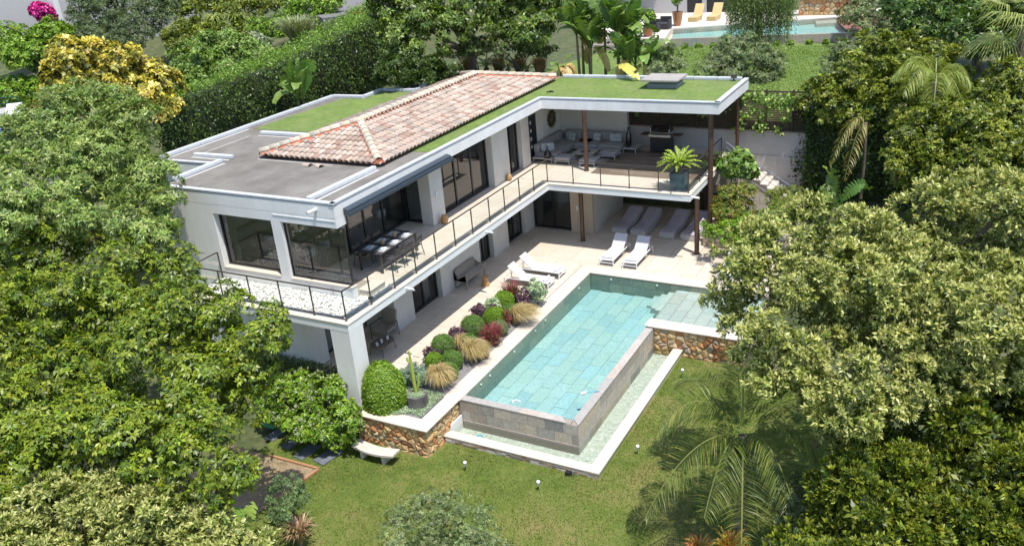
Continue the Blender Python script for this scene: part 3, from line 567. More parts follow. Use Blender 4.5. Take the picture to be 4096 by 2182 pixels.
clad(pool,'wall_tile',(3.16,1.565,-.8),(1,0,0),(0,0,1),(0,1,0),3.95,.7,.9,.36,PWALL)
clad(pool,'wall_tile',(7.13,1.6,-.8),(0,1,0),(0,0,1),(-1,0,0),6.7,.7,.9,.36,PWALL)
# overflow rim stones
x=3.10
for k,l in enumerate([.36,.62,.62,.62,.62,.62,.42]):
    part('rim_stone',G().prism([(x+.003,1.318),(x+l-.003,1.318),(x+l-.003-(.0 if k<6 else .28),1.6),(x+.003,1.6)],-.075,-.04),mat('rim_slate',(.4,.37,.34),.5,scale=2,var=.12,rand=[(.40,.37,.34),(.44,.40,.36),(.36,.34,.32),(.43,.37,.32)]),pool); x+=l
y=1.318
for k in range(7):
    l=.98 if k<6 else .93; e=min(y+l-.005,8.19)
    part('rim_stone',G().prism([(7.10,y+(.285 if k==0 else 0)),(7.388,y),(7.388,e),(7.10,e)],-.075,-.04),MATS['rim_slate'],pool); y+=l
clad(pool,'cladding_tile',(3.12,1.345,-1.15),(1,0,0),(0,0,1),(0,-1,0),4.24,1.07,.62,.38,CLAD,gap=.012); clad(pool,'cladding_tile',(7.355,1.33,-1.15),(0,1,0),(0,0,1),(1,0,0),6.95,1.07,.9,.38,CLAD,gap=.012)
def water_plane(name,poly,z,m,parent=None,kind='structure'):
    return part(name,G().add([(p[0],p[1],z) for p in poly],[tuple(range(len(poly)))]),m,parent,kind=kind)
part('pool_water',G().prism([(3.14,1.575),(7.125,1.575),(7.125,8.84),(10.65,8.84),(10.65,12.125),(3.14,12.125)],-.81,-.055),WATER,None,kind='structure')
for (px,py,pz,ax) in ((3.15,7.68,-.17,0),(3.15,6.8,-.2,0),(3.15,5.06,-.2,0),(3.15,3.24,-.2,0),(3.15,2.61,-.2,0),(3.15,10.9,-.22,0),(4.11,12.115,-.2,1),(6.16,12.115,-.2,1)):
    g=G(); d=Vector((1,0,0)) if ax==0 else Vector((0,-1,0)); p=Vector((px,py,pz)); g.tube([p,p+d*.02],[.05,.045],12); g.tube([p+d*.02,p+d*.03],.03,10); part('pool_light',g,WHITEP,pool)
# catch basin
bas=thing('overflow_basin','shallow L shaped overflow basin with pale coping around the foot of the pool','basin',(5.8,.4,-1.1))
part('caustic_basin_floor',G().box(3.13,.5,-1.3,8.2,8.3,-1.15),BASF,bas); part('basin_wall',G().box(3.1,.28,-1.3,8.44,.56,-.835).box(8.2,.56,-1.3,8.44,8.3,-.835),mat('render_band',(.62,.58,.53),.8),bas)
for (a,c) in ((3.04,4.85),(4.855,6.65),(6.655,8.13)): part('coping_stone',G().box(a,.22,-.835,c,.58,-.79),COPE,bas,bevel=.006)
part('coping_stone',G().prism([(8.135,.22),(8.50,.22),(8.50,1.9),(8.135,1.9)],-.835,-.79),COPE,bas)
for (a,c) in ((1.905,4.05),(4.055,6.2),(6.205,8.26)): part('coping_stone',G().box(8.135,a,-.835,8.50,c,-.79),COPE,bas,bevel=.006)
rnd=random.Random(5)
for j in range(4):
    x=3.1
    while x<8.42:
        l=min(rnd.uniform(.14,.42),8.44-x); z0=-1.10+j*.062; part('ledger_stone',G().box(x+.003,.28-rnd.uniform(.04,.062),z0+.003,x+l-.003,.285,z0+.06),LEDG,bas); x+=l
water_plane('basin_water',[(3.13,.56),(8.2,.56),(8.2,8.25),(7.37,8.25),(7.37,1.33),(3.13,1.33)],-.92,WATER2)
rr=thing('rubble_pool_wall','ochre rubble wall with pale coping at the right end of the pool','stone wall',(8.9,8.4,-1.1))
part('wall_core',G().box(7.05,8.30,-1.3,10.7,8.82,-.045),MORT,rr); rubble(rr,(7.37,8.30,-1.15),(1,0,0),(0,0,1),(0,-1,0),3.3,1.1,.165,11,squash=1.55,gap=.006)
for (a,c) in ((7.03,8.2),(8.205,9.4),(9.405,10.7)): part('coping_stone',G().box(a,8.2,-.045,c,8.84,.0),COPE,rr,bevel=.006)
def solo(name,g,m,label,cat,group=None,loc=None,**k): 
    return part(name,g,m,None,label=label,cat=cat,group=group,loc=loc,**k)
g=G(); g.tube([(6.88,3.15,-.03),(7.25,3.35,.0)],.012,6); g.cm=1; g.tube([(6.72,3.06,-.055),(6.88,3.15,-.02)],[.06,.04],8); solo('thermometer',g,[mat('cyan_plastic',(.05,.35,.5),.4),WHITEP],'floating pool thermometer with a blue handle by the right pool rim','thermometer',loc=(6.9,3.15,-.05))
g=G(); pts=[(4.95+.14*math.cos(a),1.85+.1*math.sin(a),-.05) for a in np.linspace(.3,4.2,12)]; g.tube(pts,.022,6); solo('hose',g,WHITEP,'curled white pool hose floating at the front rim of the pool','hose',loc=(4.95,1.85,-.05))
g=G(); pts=[(4.1+.1*math.cos(a),.75+.07*math.sin(a),-.9) for a in np.linspace(.3,5,10)]; g.tube(pts,.022,6); solo('float_ring',g,MATS['cyan_plastic'],'small blue ring floating in the front of the overflow basin','ring',loc=(4.1,.75,-.9))
# ---------------- the villa ----------------
H=thing('modern_villa','two storey white villa with flat turf roof, tiled ridge roof and long balcony','house',(-4,8,0))
# lower storey
part('lower_wall',G().box(-8.9,1.2,-.1,-3.4,1.5,2.83).box(-3.4,1.2,-.1,-2.9,1.95,2.83).box(-8.9,1.5,-.1,-8.6,20.6,2.83).box(-8.6,20.3,-.1,1.2,20.6,2.83),WHITE,H)
for (a,b,c,d) in ((-3.2,4.62,-1.7,5.86),(-3.2,7.92,-1.7,11.15),(-3.2,12.38,-1.7,13.8),(-3.2,15.56,-1.7,16.6)):
    part('pier',G().box(a,b,-.05,c,d,2.829),WALLG,H,bevel=.008)
part('pier',G().box(.35,16.37,-.05,1.5,16.62,2.829),mat('beige_render',(.5,.41,.31),.85,var=.04,bump=.2,bscale=60),H,bevel=.008); part('side_wall',G().box(1.25,16.62,-.05,1.5,20.3,2.829),WALLG,H)
part('recess_wall',G().box(-3.5,1.95,-.05,-3.3,4.62,2.829),WALLG,H)
def glazing(parent,name,ax,pos,a,b,z0,z1,splits,sgn=1,fr=.07,depth=.08,thick=None,frame=BLACK,glass=WINGL,label=None):
    """sliding window in a plane x=pos (ax 0) or y=pos (ax 1)"""
    def bx(g,u0,u1,w0,w1,d0=-depth/2,d1=depth/2):
        if ax==0: g.box(pos+d0,u0,w0,pos+d1,u1,w1)
        else: g.box(u0,pos+d0,w0,u1,pos+d1,w1)
    cen=(pos,(a+b)/2,z0) if ax==0 else ((a+b)/2,pos,z0)
    g=G(); bx(g,a,b,z0,z0+fr); bx(g,a,b,z1-fr,z1); bx(g,a,a+fr,z0+fr,z1-fr); bx(g,b-fr,b,z0+fr,z1-fr)
    f=part(name,g,frame,parent,loc=cen,label=label); e=[a+fr]+list(splits)+[b-fr]
    for s in splits: g=G(); bx(g,s-fr*.5,s+fr*.5,z0+fr,z1-fr,-depth*.42,depth*.46); part('mullion',g,frame,f)
    for i in range(len(e)-1):
        g=G(); o=.012*(i%2); u0,u1=e[i]+.002,e[i+1]-.002; 
        if ax==0: g.add([(pos+o,u0,z0+fr),(pos+o,u1,z0+fr),(pos+o,u1,z1-fr),(pos+o,u0,z1-fr)],[(0,1,2,3)])
        else: g.add([(u0,pos+o,z0+fr),(u1,pos+o,z0+fr),(u1,pos+o,z1-fr),(u0,pos+o,z1-fr)],[(0,1,2,3)])
        part('pane',g,glass,f)
    return f
glazing(H,'sliding_door',0,-3.25,1.95,3.4,0.01,2.6,[2.7]) 
glazing(H,'sliding_door',0,-1.97,5.87,7.91,0.01,2.75,[6.9],fr=.1); glazing(H,'sliding_door',0,-1.97,11.16,12.37,0.01,2.75,[11.8],fr=.1)
glazing(H,'sliding_door',0,-1.95,13.81,15.55,0.01,2.75,[14.7],fr=.09); glazing(H,'sliding_door',1,16.52,-1.69,.34,0.01,2.75,[-.62],fr=.1)
part('lower_interior',G().box(-8.6,1.5,-.12,-1.75,20.3,-.04),INT_F,H); part('lower_interior_wall',G().box(-5.6,1.6,-.04,-5.5,20.2,2.8),INT_W,H)
for (x,y0,y1) in ((-2.2,7.1,7.7),(-2.2,5.95,6.2),(-2.2,11.9,12.25),(-2.15,14.9,15.45)):
    g=G(); n_=16; vs=[(x+.05*math.sin(k*1.9),y0+(y1-y0)*k/n_,z) for z in (.02,2.7) for k in range(n_+1)]; g.add(vs,[(k,k+1,n_+2+k,n_+1+k) for k in range(n_)]); part('curtain',g,CURT,H,smooth='all')
part('corner_pillar',G().box(-.40,-.415,-.9,.378,.30,2.829),WHITE,H,bevel=.01)
# balcony slab with its pale edge coping
slabp=[(-6.7,-.42),(.38,-.42),(.38,14.15),(6.92,14.18),(6.92,20.7),(-8.9,20.9),(-8.9,1.0),(-6.7,1.0)]
bal=part('balcony_slab',G().prism(slabp,2.83,3.075),FASC,H,loc=(-2,8,2.83))
def edge(parent,name,p,q,inw,z0,z1,m,out=.0,loc=None,**k):
    """box strip along p-q; inner side to the left of the direction"""
    p,q=Vector((p[0],p[1],0)),Vector((q[0],q[1],0)); d=(q-p).normalized(); nrm_=Vector((-d.y,d.x,0)); a=p-nrm_*out; b=q-nrm_*out; c=q+nrm_*inw; e=p+nrm_*inw
    return part(name,G().prism([(a.x,a.y),(b.x,b.y),(c.x,c.y),(e.x,e.y)],z0,z1),m,parent,loc=(p+q)/2+Vector((0,0,z0)),**k)
def coping_run(parent,name,p,q,inw,z0,z1,m,out,step=1.8,gap=.005):
    p,q=Vector(p),Vector(q); L=(q-p).length; n=max(1,round(L/step)); d=(q-p)/n
    for i in range(n):
        a=p+d*i+(q-p).normalized()*gap*.5; b=p+d*(i+1)-(q-p).normalized()*gap*.5; edge(parent,name,a,b,inw,z0,z1,m,out)
COPB=mat('balcony_coping',(.60,.53,.44),.6,var=.04)
coping_run(bal,'edge_stone',(-6.7,-.42),(.40,-.42),.30,3.09,Z1,COPB,.02); coping_run(bal,'edge_stone',(.38,-.115),(.38,14.49),.30,3.09,Z1,COPB,.02); coping_run(bal,'edge_stone',(.405,14.15),(6.63,14.18),.33,3.09,Z1,COPB,.02); coping_run(bal,'edge_stone',(6.92,14.17),(6.92,20.0),.28,3.09,Z1,COPB,.02)
part('drip_gap',G().prism([(-6.68,-.4),(.36,-.4),(.36,14.17),(6.9,14.2),(6.9,20.6),(-8.8,20.8),(-8.8,1.0),(-6.68,1.0)],3.07,3.09),GROUT,bal)
part('screed',G().prism([(-8.5,1.25),(.06,1.25),(.06,14.5),(6.6,14.5),(6.6,20.9),(-8.5,20.9)],3.09,3.098),GROUT,bal)
for (a,b,c,d) in ((-3.2,2.62,.075,8.2),(-2.25,8.2,.075,14.5),(-2.0,14.5,6.6,16.03),(-2.0,16.03,1.62,20.7),(1.62,19.95,6.6,20.95)):
    pave(bal,'floor_tile',a,b,c,d,.9,1.35,Z1,PAVE,x_origin=-3.2,y_origin=1.27,along='y',h=.03,gap=.006)
wd=part('timber_deck',G().box(1.625,16.03,3.1,6.6,19.945,3.115),GROUT,bal)
y=16.035; k=0
while y<19.9:
    o=.7*(k%3)
    for a in (1.63-o,3.3-o+.5,5.2-o+.7):
        x0=max(1.63,a); x1=min(6.6,{0:3.8-o,1:5.9-o,2:9}[ [1.63-o,3.3-o+.5,5.2-o+.7].index(a)]-.004)
        if x1-x0>.05: me=slab_mesh('plank',x1-x0,.192,.015,WOODF,.002); inst('plank',me,wd,((x0+x1)/2,y+.1,3.137))
    y+=.2; k+=1
# front gravel tray and low end wall
part('gravel_tray',G().box(-6.6,-.12,3.098,.07,1.2,3.12).box(-.6,1.2,3.098,.07,2.6,3.12),GROUT,H)
rng=np.random.default_rng(3); n=4200; x=np.where(rng.uniform(size=n)<.83,rng.uniform(-6.6,.05,n),9); y=rng.uniform(-.1,1.18,n); m_=x>8; x[m_]=rng.uniform(-.55,.05,m_.sum()); y[m_]=rng.uniform(1.2,2.55,m_.sum())
oc=np.array([(1,0,0),(0,1,0),(-1,0,0),(0,-1,0),(0,0,1),(.6,.6,.55),(-.6,.5,.6)],float); of=np.array([(0,5,4),(5,1,4),(1,6,4),(6,2,4),(2,3,4),(3,0,4),(0,1,5),(1,2,6)])
a=rng.uniform(0,6.28,n); s=rng.uniform(.022,.045,(n,1,1))*np.array([1.3,.9,.6]); Vv=oc[None]*s; Vx=Vv[...,0]*np.cos(a)[:,None]-Vv[...,1]*np.sin(a)[:,None]+x[:,None]; Vy=Vv[...,0]*np.sin(a)[:,None]+Vv[...,1]*np.cos(a)[:,None]+y[:,None]; Vz=Vv[...,2]+3.122+rng.uniform(0,.03,n)[:,None]
Ff=(np.arange(n)[:,None,None]*7+of[None]).reshape(-1,3); o=fast_mesh('white_gravel',np.stack([Vx,Vy,Vz],2).reshape(-1,3),Ff,None,PEB,None,kind='stuff'); tag(o,'bright white pebbles filling the front end of the balcony','gravel')
# upper walls
uw=part('upper_wall',G().box(-8.9,1.203,3.1,-6.45,1.55,5.979).box(-3.7,1.203,3.1,-3.28,1.55,5.979).box(-6.45,1.203,5.63,-3.7,1.55,5.979).box(-3.28,1.203,5.63,-.823,1.45,5.979).box(-.94,1.45,5.63,-.823,1.7,5.979)
  .box(-6.45,1.203,3.1,-3.7,1.55,3.55).box(-3.28,1.203,3.1,-.6,1.45,3.53).box(-8.9,1.55,2.85,-8.6,20.7,5.979).box(-2.3,16.76,3.1,-1.99,17.0,5.979).box(-2.3,17.95,3.1,-1.99,20.95,5.979).box(-2.3,17.0,5.36,-1.99,17.95,5.979),WHITE,H,loc=(-4,2,3.1))
part('window_sill',G().box(-6.43,1.18,3.55,-3.72,1.5,3.585),COPB,uw); part('window_sill',G().box(-3.26,1.18,3.53,-.58,1.47,3.565),COPB,uw)
part('ledge_moulding',G().box(-3.55,1.185,5.86,-.86,1.203,5.885),WHITE,uw)
glazing(H,'picture_window',1,1.48,-6.44,-3.71,3.59,5.62,[],fr=.07); glazing(H,'picture_window',1,1.36,-3.27,-.66,3.57,5.62,[],fr=.035)
for (a,b,c,d) in ((-2.32,8.0,-1.76,8.92),(-2.32,13.12,-1.76,14.6),(-2.32,15.96,-1.78,16.76)): part('pier',G().box(a,b,3.131,c,d,5.979),WHITE if False else WALLG,H,bevel=.008)
glazing(H,'sliding_window',0,-3.27,1.5,8.2,Z1+.004,5.6,[2.7,3.5,4.5,5.5,6.7],fr=.1); glazing(H,'sliding_window',1,8.24,-3.22,-2.33,Z1+.004,5.6,[],fr=.08)
glazing(H,'sliding_window',0,-2.12,8.93,13.11,Z1+.004,5.5,[10.4,11.75],fr=.1); glazing(H,'sliding_window',0,-2.05,14.61,15.95,Z1+.004,5.5,[15.25],fr=.1)
part('lintel',G().box(-3.4,1.56,5.6,-3.2,8.2,5.979).box(-3.4,8.2,5.6,-2.32,8.3,5.979).box(-2.25,8.93,5.5,-2.05,13.11,5.979).box(-2.2,14.61,5.5,-2.0,15.95,5.979),WHITE,H)
d=part('entrance_door',G().box(-2.06,17.0,Z1+.004,-1.995,17.95,5.36),BLACK,H,bevel=.004,loc=(-2.03,17.48,3.13))
for z in (3.72,4.12,4.52,4.92): part('door_light',G().box(-1.995,17.28,z,-1.985,17.42,z+.16),mat('frosted_glass',(.5,.52,.52),.3),d)
part('door_handle',G().tube([(-1.96,17.15,4.1),(-1.96,17.15,4.35)],.012,6),STEEL,d)
part('terrace_wall',G().box(-2.0,20.72,3.1,1.68,21.0,5.979),WALLG,H)
inter=part('upper_interior',G().box(-8.6,1.55,3.095,-2.32,20.7,3.12),INT_F,H); part('interior_partition',G().box(-8.58,13.2,3.12,-2.35,13.35,5.97).box(-8.58,16.8,3.12,-2.35,16.95,5.97).box(-8.55,1.6,3.12,-8.5,13.2,5.97).box(-6.0,8.3,3.12,-2.35,8.42,5.97),INT_W,H)
for (x,y0,y1) in ((-2.3,15.5,15.9),(-6.2,0,0)):
    if y1>y0:
        g=G(); n_=12; vs=[(x+.04*math.sin(k*1.9),y0+(y1-y0)*k/n_,z) for z in (3.14,5.5) for k in range(n_+1)]; g.add(vs,[(k,k+1,n_+2+k,n_+1+k) for k in range(n_)]); part('curtain',g,CURT,H,smooth='all')
g=G(); n_=10; vs=[(-6.38+.35*k/n_,1.7+.04*math.sin(k*2),z) for z in (3.14,5.6) for k in range(n_+1)]; g.add(vs,[(k,k+1,n_+2+k,n_+1+k) for k in range(n_)]); part('curtain',g,CURT,H,smooth='all')
# roof
rp=[(-8.95,1.2),(-.82,1.2),(-.82,16.33),(7.46,16.46),(7.46,21.4),(-8.35,21.5),(-8.42,17.2),(-10.4,17.1),(-10.4,15.45),(-12.3,15.35),(-12.3,3.85),(-8.95,3.95)]
roof=part('roof_slab',G().prism(rp,ZS,6.395),WHITE,H,loc=(-3,11,6))
part('wing_wall',G().box(-12.2,4.0,0,-8.95,4.25,5.979).box(-12.2,4.25,0,-11.95,15.2,5.979),WHITE,H)
for p,q,iw in (((-8.95,1.2),(-.79,1.2),.17),((-.82,1.17),(-.82,16.33),.17),((-.99,16.33),(7.49,16.46),.17),((7.46,16.43),(7.46,21.4),.2),((-12.3,3.85),(-8.9,3.95),.15)):
    edge(roof,'flashing_shadow',p,q,.02,6.40,6.452,FLASH_SHADE,.008); edge(roof,'edge_flashing',p,q,iw,6.452,6.50,METALW,.014)  # dark strip below the flashing: its shadow put into the colour
part('membrane',G().prism([(-8.9,1.3),(-.95,1.3),(-.95,16.45),(7.35,16.6),(7.35,21.3),(-8.3,21.4),(-8.4,17.1),(-10.3,17.0),(-10.3,15.4),(-12.2,15.3),(-12.2,3.98),(-8.9,4.05)],6.392,6.405),MEMB,roof)
SEAM=mat('membrane_seam',(.42,.41,.39),.7,var=.15)
for (a,b,c,d) in ((-8.82,1.9,-8.66,4.3),(-12.05,4.4,-11.9,9.0),(-10.98,5.0,-10.92,8.0),(-1.85,1.45,-1.72,5.0),(-11.0,4.62,-8.9,4.76),(-10.6,8.1,-7.9,8.2),(-7.75,5.05,-4,5.12)): part('membrane_strip',G().box(a,b,6.406,c,d,6.412),SEAM,roof)
TZ=6.42
def turf(poly): part('turf',G().prism(poly,6.4,TZ),TURF,roof)
turf([(-11.75,9.05),(-7.6,9.05),(-7.6,20.9),(-8.1,20.9),(-8.15,16.95),(-10.15,16.9),(-10.15,15.2),(-11.4,15.1)]); turf([(-2.1,7.4),(-1.02,7.4),(-1.02,16.52),(7.28,16.64),(7.28,21.1),(-2.1,21.0)])
def parapet(p,q,z0=6.405,w_=.2,h_=.15,step=1.15):
    p,q=Vector((*p,0)),Vector((*q,0)); L=(q-p).length; n=max(1,round(L/step)); d=(q-p)/n; u=d.normalized(); nn=Vector((-u.y,u.x,0))*w_/2
    for i in range(n):
        a=p+d*i+u*.006; b=p+d*(i+1)-u*.006; a1,a2,b1,b2=a-nn,a+nn,b-nn,b+nn
        part('parapet_capping',G().prism([(a1.x,a1.y),(b1.x,b1.y),(b2.x,b2.y),(a2.x,a2.y)],z0,z0+h_),METALW,roof,bevel=.025,seg=2,loc=(a+b)/2+Vector((0,0,z0)))
for p,q in (((-2.02,1.42),(-1.95,5.0)),((-8.95,1.95),(-9.0,4.4)),((-12.2,4.0),(-12.2,15.3)),((-12.2,15.32),(-10.35,15.42)),((-10.33,15.5),(-10.33,17.0)),((-10.35,17.05),(-8.4,17.15)),((-8.35,17.2),(-8.28,21.4)),((-1.9,21.15),(7.2,21.25)),((-10.6,8.36),(-7.8,8.4)),((-10.95,4.85),(-8.9,4.9))): parapet(p,q)
# roof hatch slab
ch=part('skylight_box',G().box(3.35,19.1,6.42,4.75,20.1,6.62).box(3.45,19.2,6.62,4.65,20.0,6.78),mat('zinc_grey',(.20,.22,.25),.5,var=.1),roof,loc=(4,19.6,6.42)); part('lid',G().box(3.12,18.8,6.78,4.9,20.35,6.86),mat('concrete_lid',(.36,.33,.30),.8,c2=(.28,.26,.24),scale=2,var=.12),ch,bevel=.01)
part('floodlight',G().box(6.75,20.95,6.56,7.0,21.1,6.72).cyl((6.87,21.0,6.42),(6.87,21.0,6.6),.03,6),DMET,roof)
# tiled roof
ex0,ex1,ey0,ey1,rx,ry0,ry1,ze,zr=-7.75,-1.9,5.25,20.3,-4.82,8.1,17.3,6.52,7.22
tr=part('tile_roof',G().add([(ex0,ey0,ze),(ex1,ey0,ze),(ex1,ey1,ze),(ex0,ey1,ze),(rx,ry0,zr),(rx,ry1,zr),(ex0+.2,ey0+.2,6.41),(ex1-.2,ey0+.2,6.41),(ex1-.2,ey1-.2,6.41),(ex0+.2,ey1-.2,6.41)],
  [(0,1,4),(1,2,5,4),(2,3,5),(3,0,4,5),(1,0,6,7),(2,1,7,8),(3,2,8,9),(0,3,9,6)]),[mat('under_tile_clay',(.22,.13,.09),.9,var=.2)],H,loc=(-4.8,12,6.5))
def tile_mesh(r0,r1,L,mat_,nm):
    g=G(); n=7; vs=[]
    for (r,y,dz) in ((r0,0,.018),(r1,L,0)):
        for t in (1,.86):
            for k in range(n): a=math.pi*k/(n-1); vs.append((r*t*math.cos(a),y,r*t*math.sin(a)*.82+dz))
    fs=[(k,k+1,2*n+k+1,2*n+k) for k in range(n-1)]+[(n+k+1,n+k,3*n+k,3*n+k+1) for k in range(n-1)]+[(k+1,k,n+k,n+k+1) for k in range(n-1)]
    me=bpy.data.meshes.new(nm); me.from_pydata(vs,[],fs); me.materials.append(mat_); me.polygons.foreach_set('use_smooth',[i<2*(n-1) for i in range(len(fs))]); return me,vs,fs
tm,tvs,tfs=tile_mesh(.128,.105,.43,TILE,'roof_tile'); rnd=random.Random(2); slots=[]
def slope(p0,du,dn,ucount,su,nrow,sr,test):
    """p0 eave start, du along eave, dn up-slope unit"""
    for i in range(ucount):
        for j in range(nrow):
            P=Vector(p0)+Vector(du)*(su*(i+.5))+Vector(dn)*(sr*j-.05)
            if test(P+Vector(dn)*sr*.5): slots.append((P,Vector(dn),Vector(du)))
su=.262; sr=.36
upR=Vector((rx-ex1,0,zr-ze)).normalized(); upL=Vector((rx-ex0,0,zr-ze)).normalized(); upF=Vector((0,ry0-ey0,zr-ze)).normalized(); upB=Vector((0,ry1-ey1,zr-ze)).normalized()
def inhip(P): 
    fx=(ex1-P.x)/(ex1-rx); return True
hipf=(ry0-ey0)/(ex1-rx); hipb=(ey1-ry1)/(ex1-rx)
slope((ex1,ey0,ze),(0,1,0),upR,57,su,9,sr,lambda P:P.x>rx-.05 and P.y-ey0>(ex1-P.x)*hipf-.08 and ey1-P.y>(ex1-P.x)*hipb-.08)
slope((ex0,ey0,ze),(0,1,0),upL,57,su,9,sr,lambda P:P.x<rx+.05 and P.y-ey0>(P.x-ex0)*hipf-.08 and ey1-P.y>(P.x-ex0)*hipb-.08)
slope((ex0,ey0,ze),(1,0,0),upF,22,su*1.01,9,sr,lambda P:P.y<ry0+.05 and P.x-ex0>(P.y-ey0)/hipf-.08 and ex1-P.x>(P.y-ey0)/hipf-.08)
slope((ex0,ey1,ze),(1,0,0),upB,22,su*1.01,9,sr,lambda P:P.y>ry1-.05 and P.x-ex0>(ey1-P.y)/hipb-.08 and ex1-P.x>(ey1-P.y)/hipb-.08)
camv=Vector(CAMP)
slots.sort(key=lambda s:(s[0]-camv).length*(1 if s[0].x>rx-.2 or s[0].y<ry0 else 1.6))
def tmat(P,up_,du):
    z=up_.cross(du) if False else None; y=up_; x=Vector(du); zz=x.cross(y)
    if zz.z<0: x=-x; zz=x.cross(y)
    a=rnd.uniform(-.03,.03); x=(x+y*a).normalized(); M=Matrix((x,y-x*x.dot(y),zz)).transposed().to_4x4(); M.translation=P+zz*.02*rnd.random(); return M
Wt=Vector((-4.8,12,6.5)); mass=G()
for i,(P,u_,d_) in enumerate(slots):
    M=tmat(P,u_,d_)
    if i<300:
        o=bpy.data.objects.new('roof_tile',tm); col.objects.link(o); o.parent=tr; o.matrix_local=Matrix.Translation(-Wt)@M
    else: mass.add([M@Vector(v) for v in tvs],tfs)
# the rest of the tiles as one part with a colour per tile
nm_=len(slots)-300; V=np.array(mass.v); nv=len(tvs); rg=np.random.default_rng(5); pal_=np.array(TP); C=np.repeat(pal_[rg.integers(0,len(pal_),nm_)],nv,0)
def attr_mat(name,rough):
    m=bpy.data.materials.new(name); m.use_nodes=True; N=m.node_tree.nodes; L=m.node_tree.links; at=N.new('ShaderNodeAttribute'); at.attribute_name='col'; tc=N.new('ShaderNodeTexCoord'); no=N.new('ShaderNodeTexNoise'); no.inputs['Scale'].default_value=9; no.inputs['Detail'].default_value=6; L.new(tc.outputs['Object'],no.inputs['Vector']); hs=N.new('ShaderNodeHueSaturation'); mr=N.new('ShaderNodeMapRange'); mr.inputs['From Min'].default_value=.3; mr.inputs['From Max'].default_value=.7; mr.inputs['To Min'].default_value=.78; mr.inputs['To Max'].default_value=1.2; L.new(no.outputs['Fac'],mr.inputs['Value']); L.new(mr.outputs[0],hs.inputs['Value']); L.new(at.outputs['Color'],hs.inputs['Color']); L.new(add_drift(m.node_tree,hs.outputs[0],1.1,0,0,(.25,.22,.19),.55),N['Principled BSDF'].inputs['Base Color']); N['Principled BSDF'].inputs['Roughness'].default_value=rough; return m
o=fast_mesh('roof_tiles_beyond',V,np.array(mass.f),C,attr_mat('clay_tile_field',.8),tr,kind='stuff')
cm_,cvs,cfs=tile_mesh(.165,.145,.48,mat('ridge_tile',(.5,.42,.33),.85,scale=4,var=.2,rand=[(.52,.43,.33),(.42,.38,.31),(.58,.46,.36),(.47,.41,.33),(.62,.52,.42)]),'ridge_tile')
def capline(p,q,front=True):
    p,q=Vector(p),Vector(q); n=round((q-p).length/.41); d=(q-p)/n; u=d.normalized(); side=u.cross(Vector((0,0,1))).normalized(); g=G()
    # mortar bedding strip
    g.add([p-side*.21+Vector((0,0,-.02)),p+side*.21+Vector((0,0,-.02)),p+side*.1+Vector((0,0,.13)),p-side*.1+Vector((0,0,.13)),q-side*.21+Vector((0,0,-.02)),q+side*.21+Vector((0,0,-.02)),q+side*.1+Vector((0,0,.13)),q-side*.1+Vector((0,0,.13))],[(0,3,2,1),(4,5,6,7),(1,2,6,5),(0,4,7,3),(3,7,6,2)])
    part('ridge_mortar',g,REDT,tr)
    for i in range(n):
        P=p+d*i+Vector((0,0,.085)); zz=side.cross(u); zz=zz if zz.z>0 else -zz; x=u.cross(zz); M=Matrix((x,u,zz)).transposed().to_4x4(); M.translation=P
        o=bpy.data.objects.new('ridge_tile',cm_); col.objects.link(o); o.parent=tr; o.matrix_local=Matrix.Translation(-Wt)@M
capline((ex1-.02,ey0+.02,ze+.05),(rx,ry0,zr+.05)); capline((ex0+.02,ey0+.02,ze+.05),(rx,ry0,zr+.05)); capline((rx,ry0,zr+.05),(rx,ry1,zr+.05)); capline((ex1-.02,ey1-.02,ze+.05),(rx,ry1,zr+.05)); capline((ex0+.02,ey1-.02,ze+.05),(rx,ry1,zr+.05))
for (x,y,a,lb) in ((-4.75,4.75,1.35,'loose clay tile on the grey roof in front of the tiled roof'),(-4.2,4.72,1.15,'second loose clay tile beside the first on the grey roof')):
    o=bpy.data.objects.new('loose_roof_tile',tm); col.objects.link(o); o.location=(x,y,6.41); o.rotation_euler=(0,0,a); tag(o,lb,'roof tile')
# awning cassette
part('awning_box',G().prism([(-.80,1.62),(-.60,1.62),(-.60,8.05),(-.80,8.05)],5.96,[6.20,6.14,6.14,6.20]).box(-.597,1.6,5.93,-.55,8.07,6.05),NAVY,H,bevel=.01)
# columns
def column(c,z0,z1,r=.105): g=G(); g.lathe([(r*1.25,0),(r*1.25,.03),(r,.035),(r,z1-z0)],(c[0],c[1],z0),18); part('column',g,RUST,H,smooth=True,loc=(c[0],c[1],z0))
column((1.31,16.36),Z1,5.979,.10); column((7.04,16.75),.6,5.979,.11); column((6.85,15.4),0,2.829,.105); column((1.38,15.4),0,2.829,.10); column((7.2,20.6),2.6,5.979,.08)
def spout(p,d,l=.34,r=.045):
    p,d=Vector(p),Vector(d); g=G(); g.tube([p,p+d*l+Vector((0,0,-.02))],r,12,cap=False); g.tube([p,p+d*l+Vector((0,0,-.02))],r*.82,12,cap=False); part('drain_spout',g,WHITEP,H,smooth=True)
spout((.37,2.82,2.97),(1,0,0)); spout((.37,8.42,2.97),(1,0,0)); spout((6.91,14.4,2.97),(1,0,0)); spout((-1.55,1.26,6.24),(-.25,-1,0),.42,.055)
def sconce(p,d,parent=H):
    x,y,z=p; g=G(); g.box(x-.0 if d=='x' else x-.04,y-.04 if d=='x' else y-.06,z-.11,x+.06 if d=='x' else x+.04,y+.04 if d=='x' else y,z+.11); part('wall_light',g,WHITEP,parent,bevel=.006)
sconce((-1.757,7.99+.35,4.38),'x'); sconce((-1.987,18.64,4.12),'x'); sconce((.72,16.365,1.25),'y')
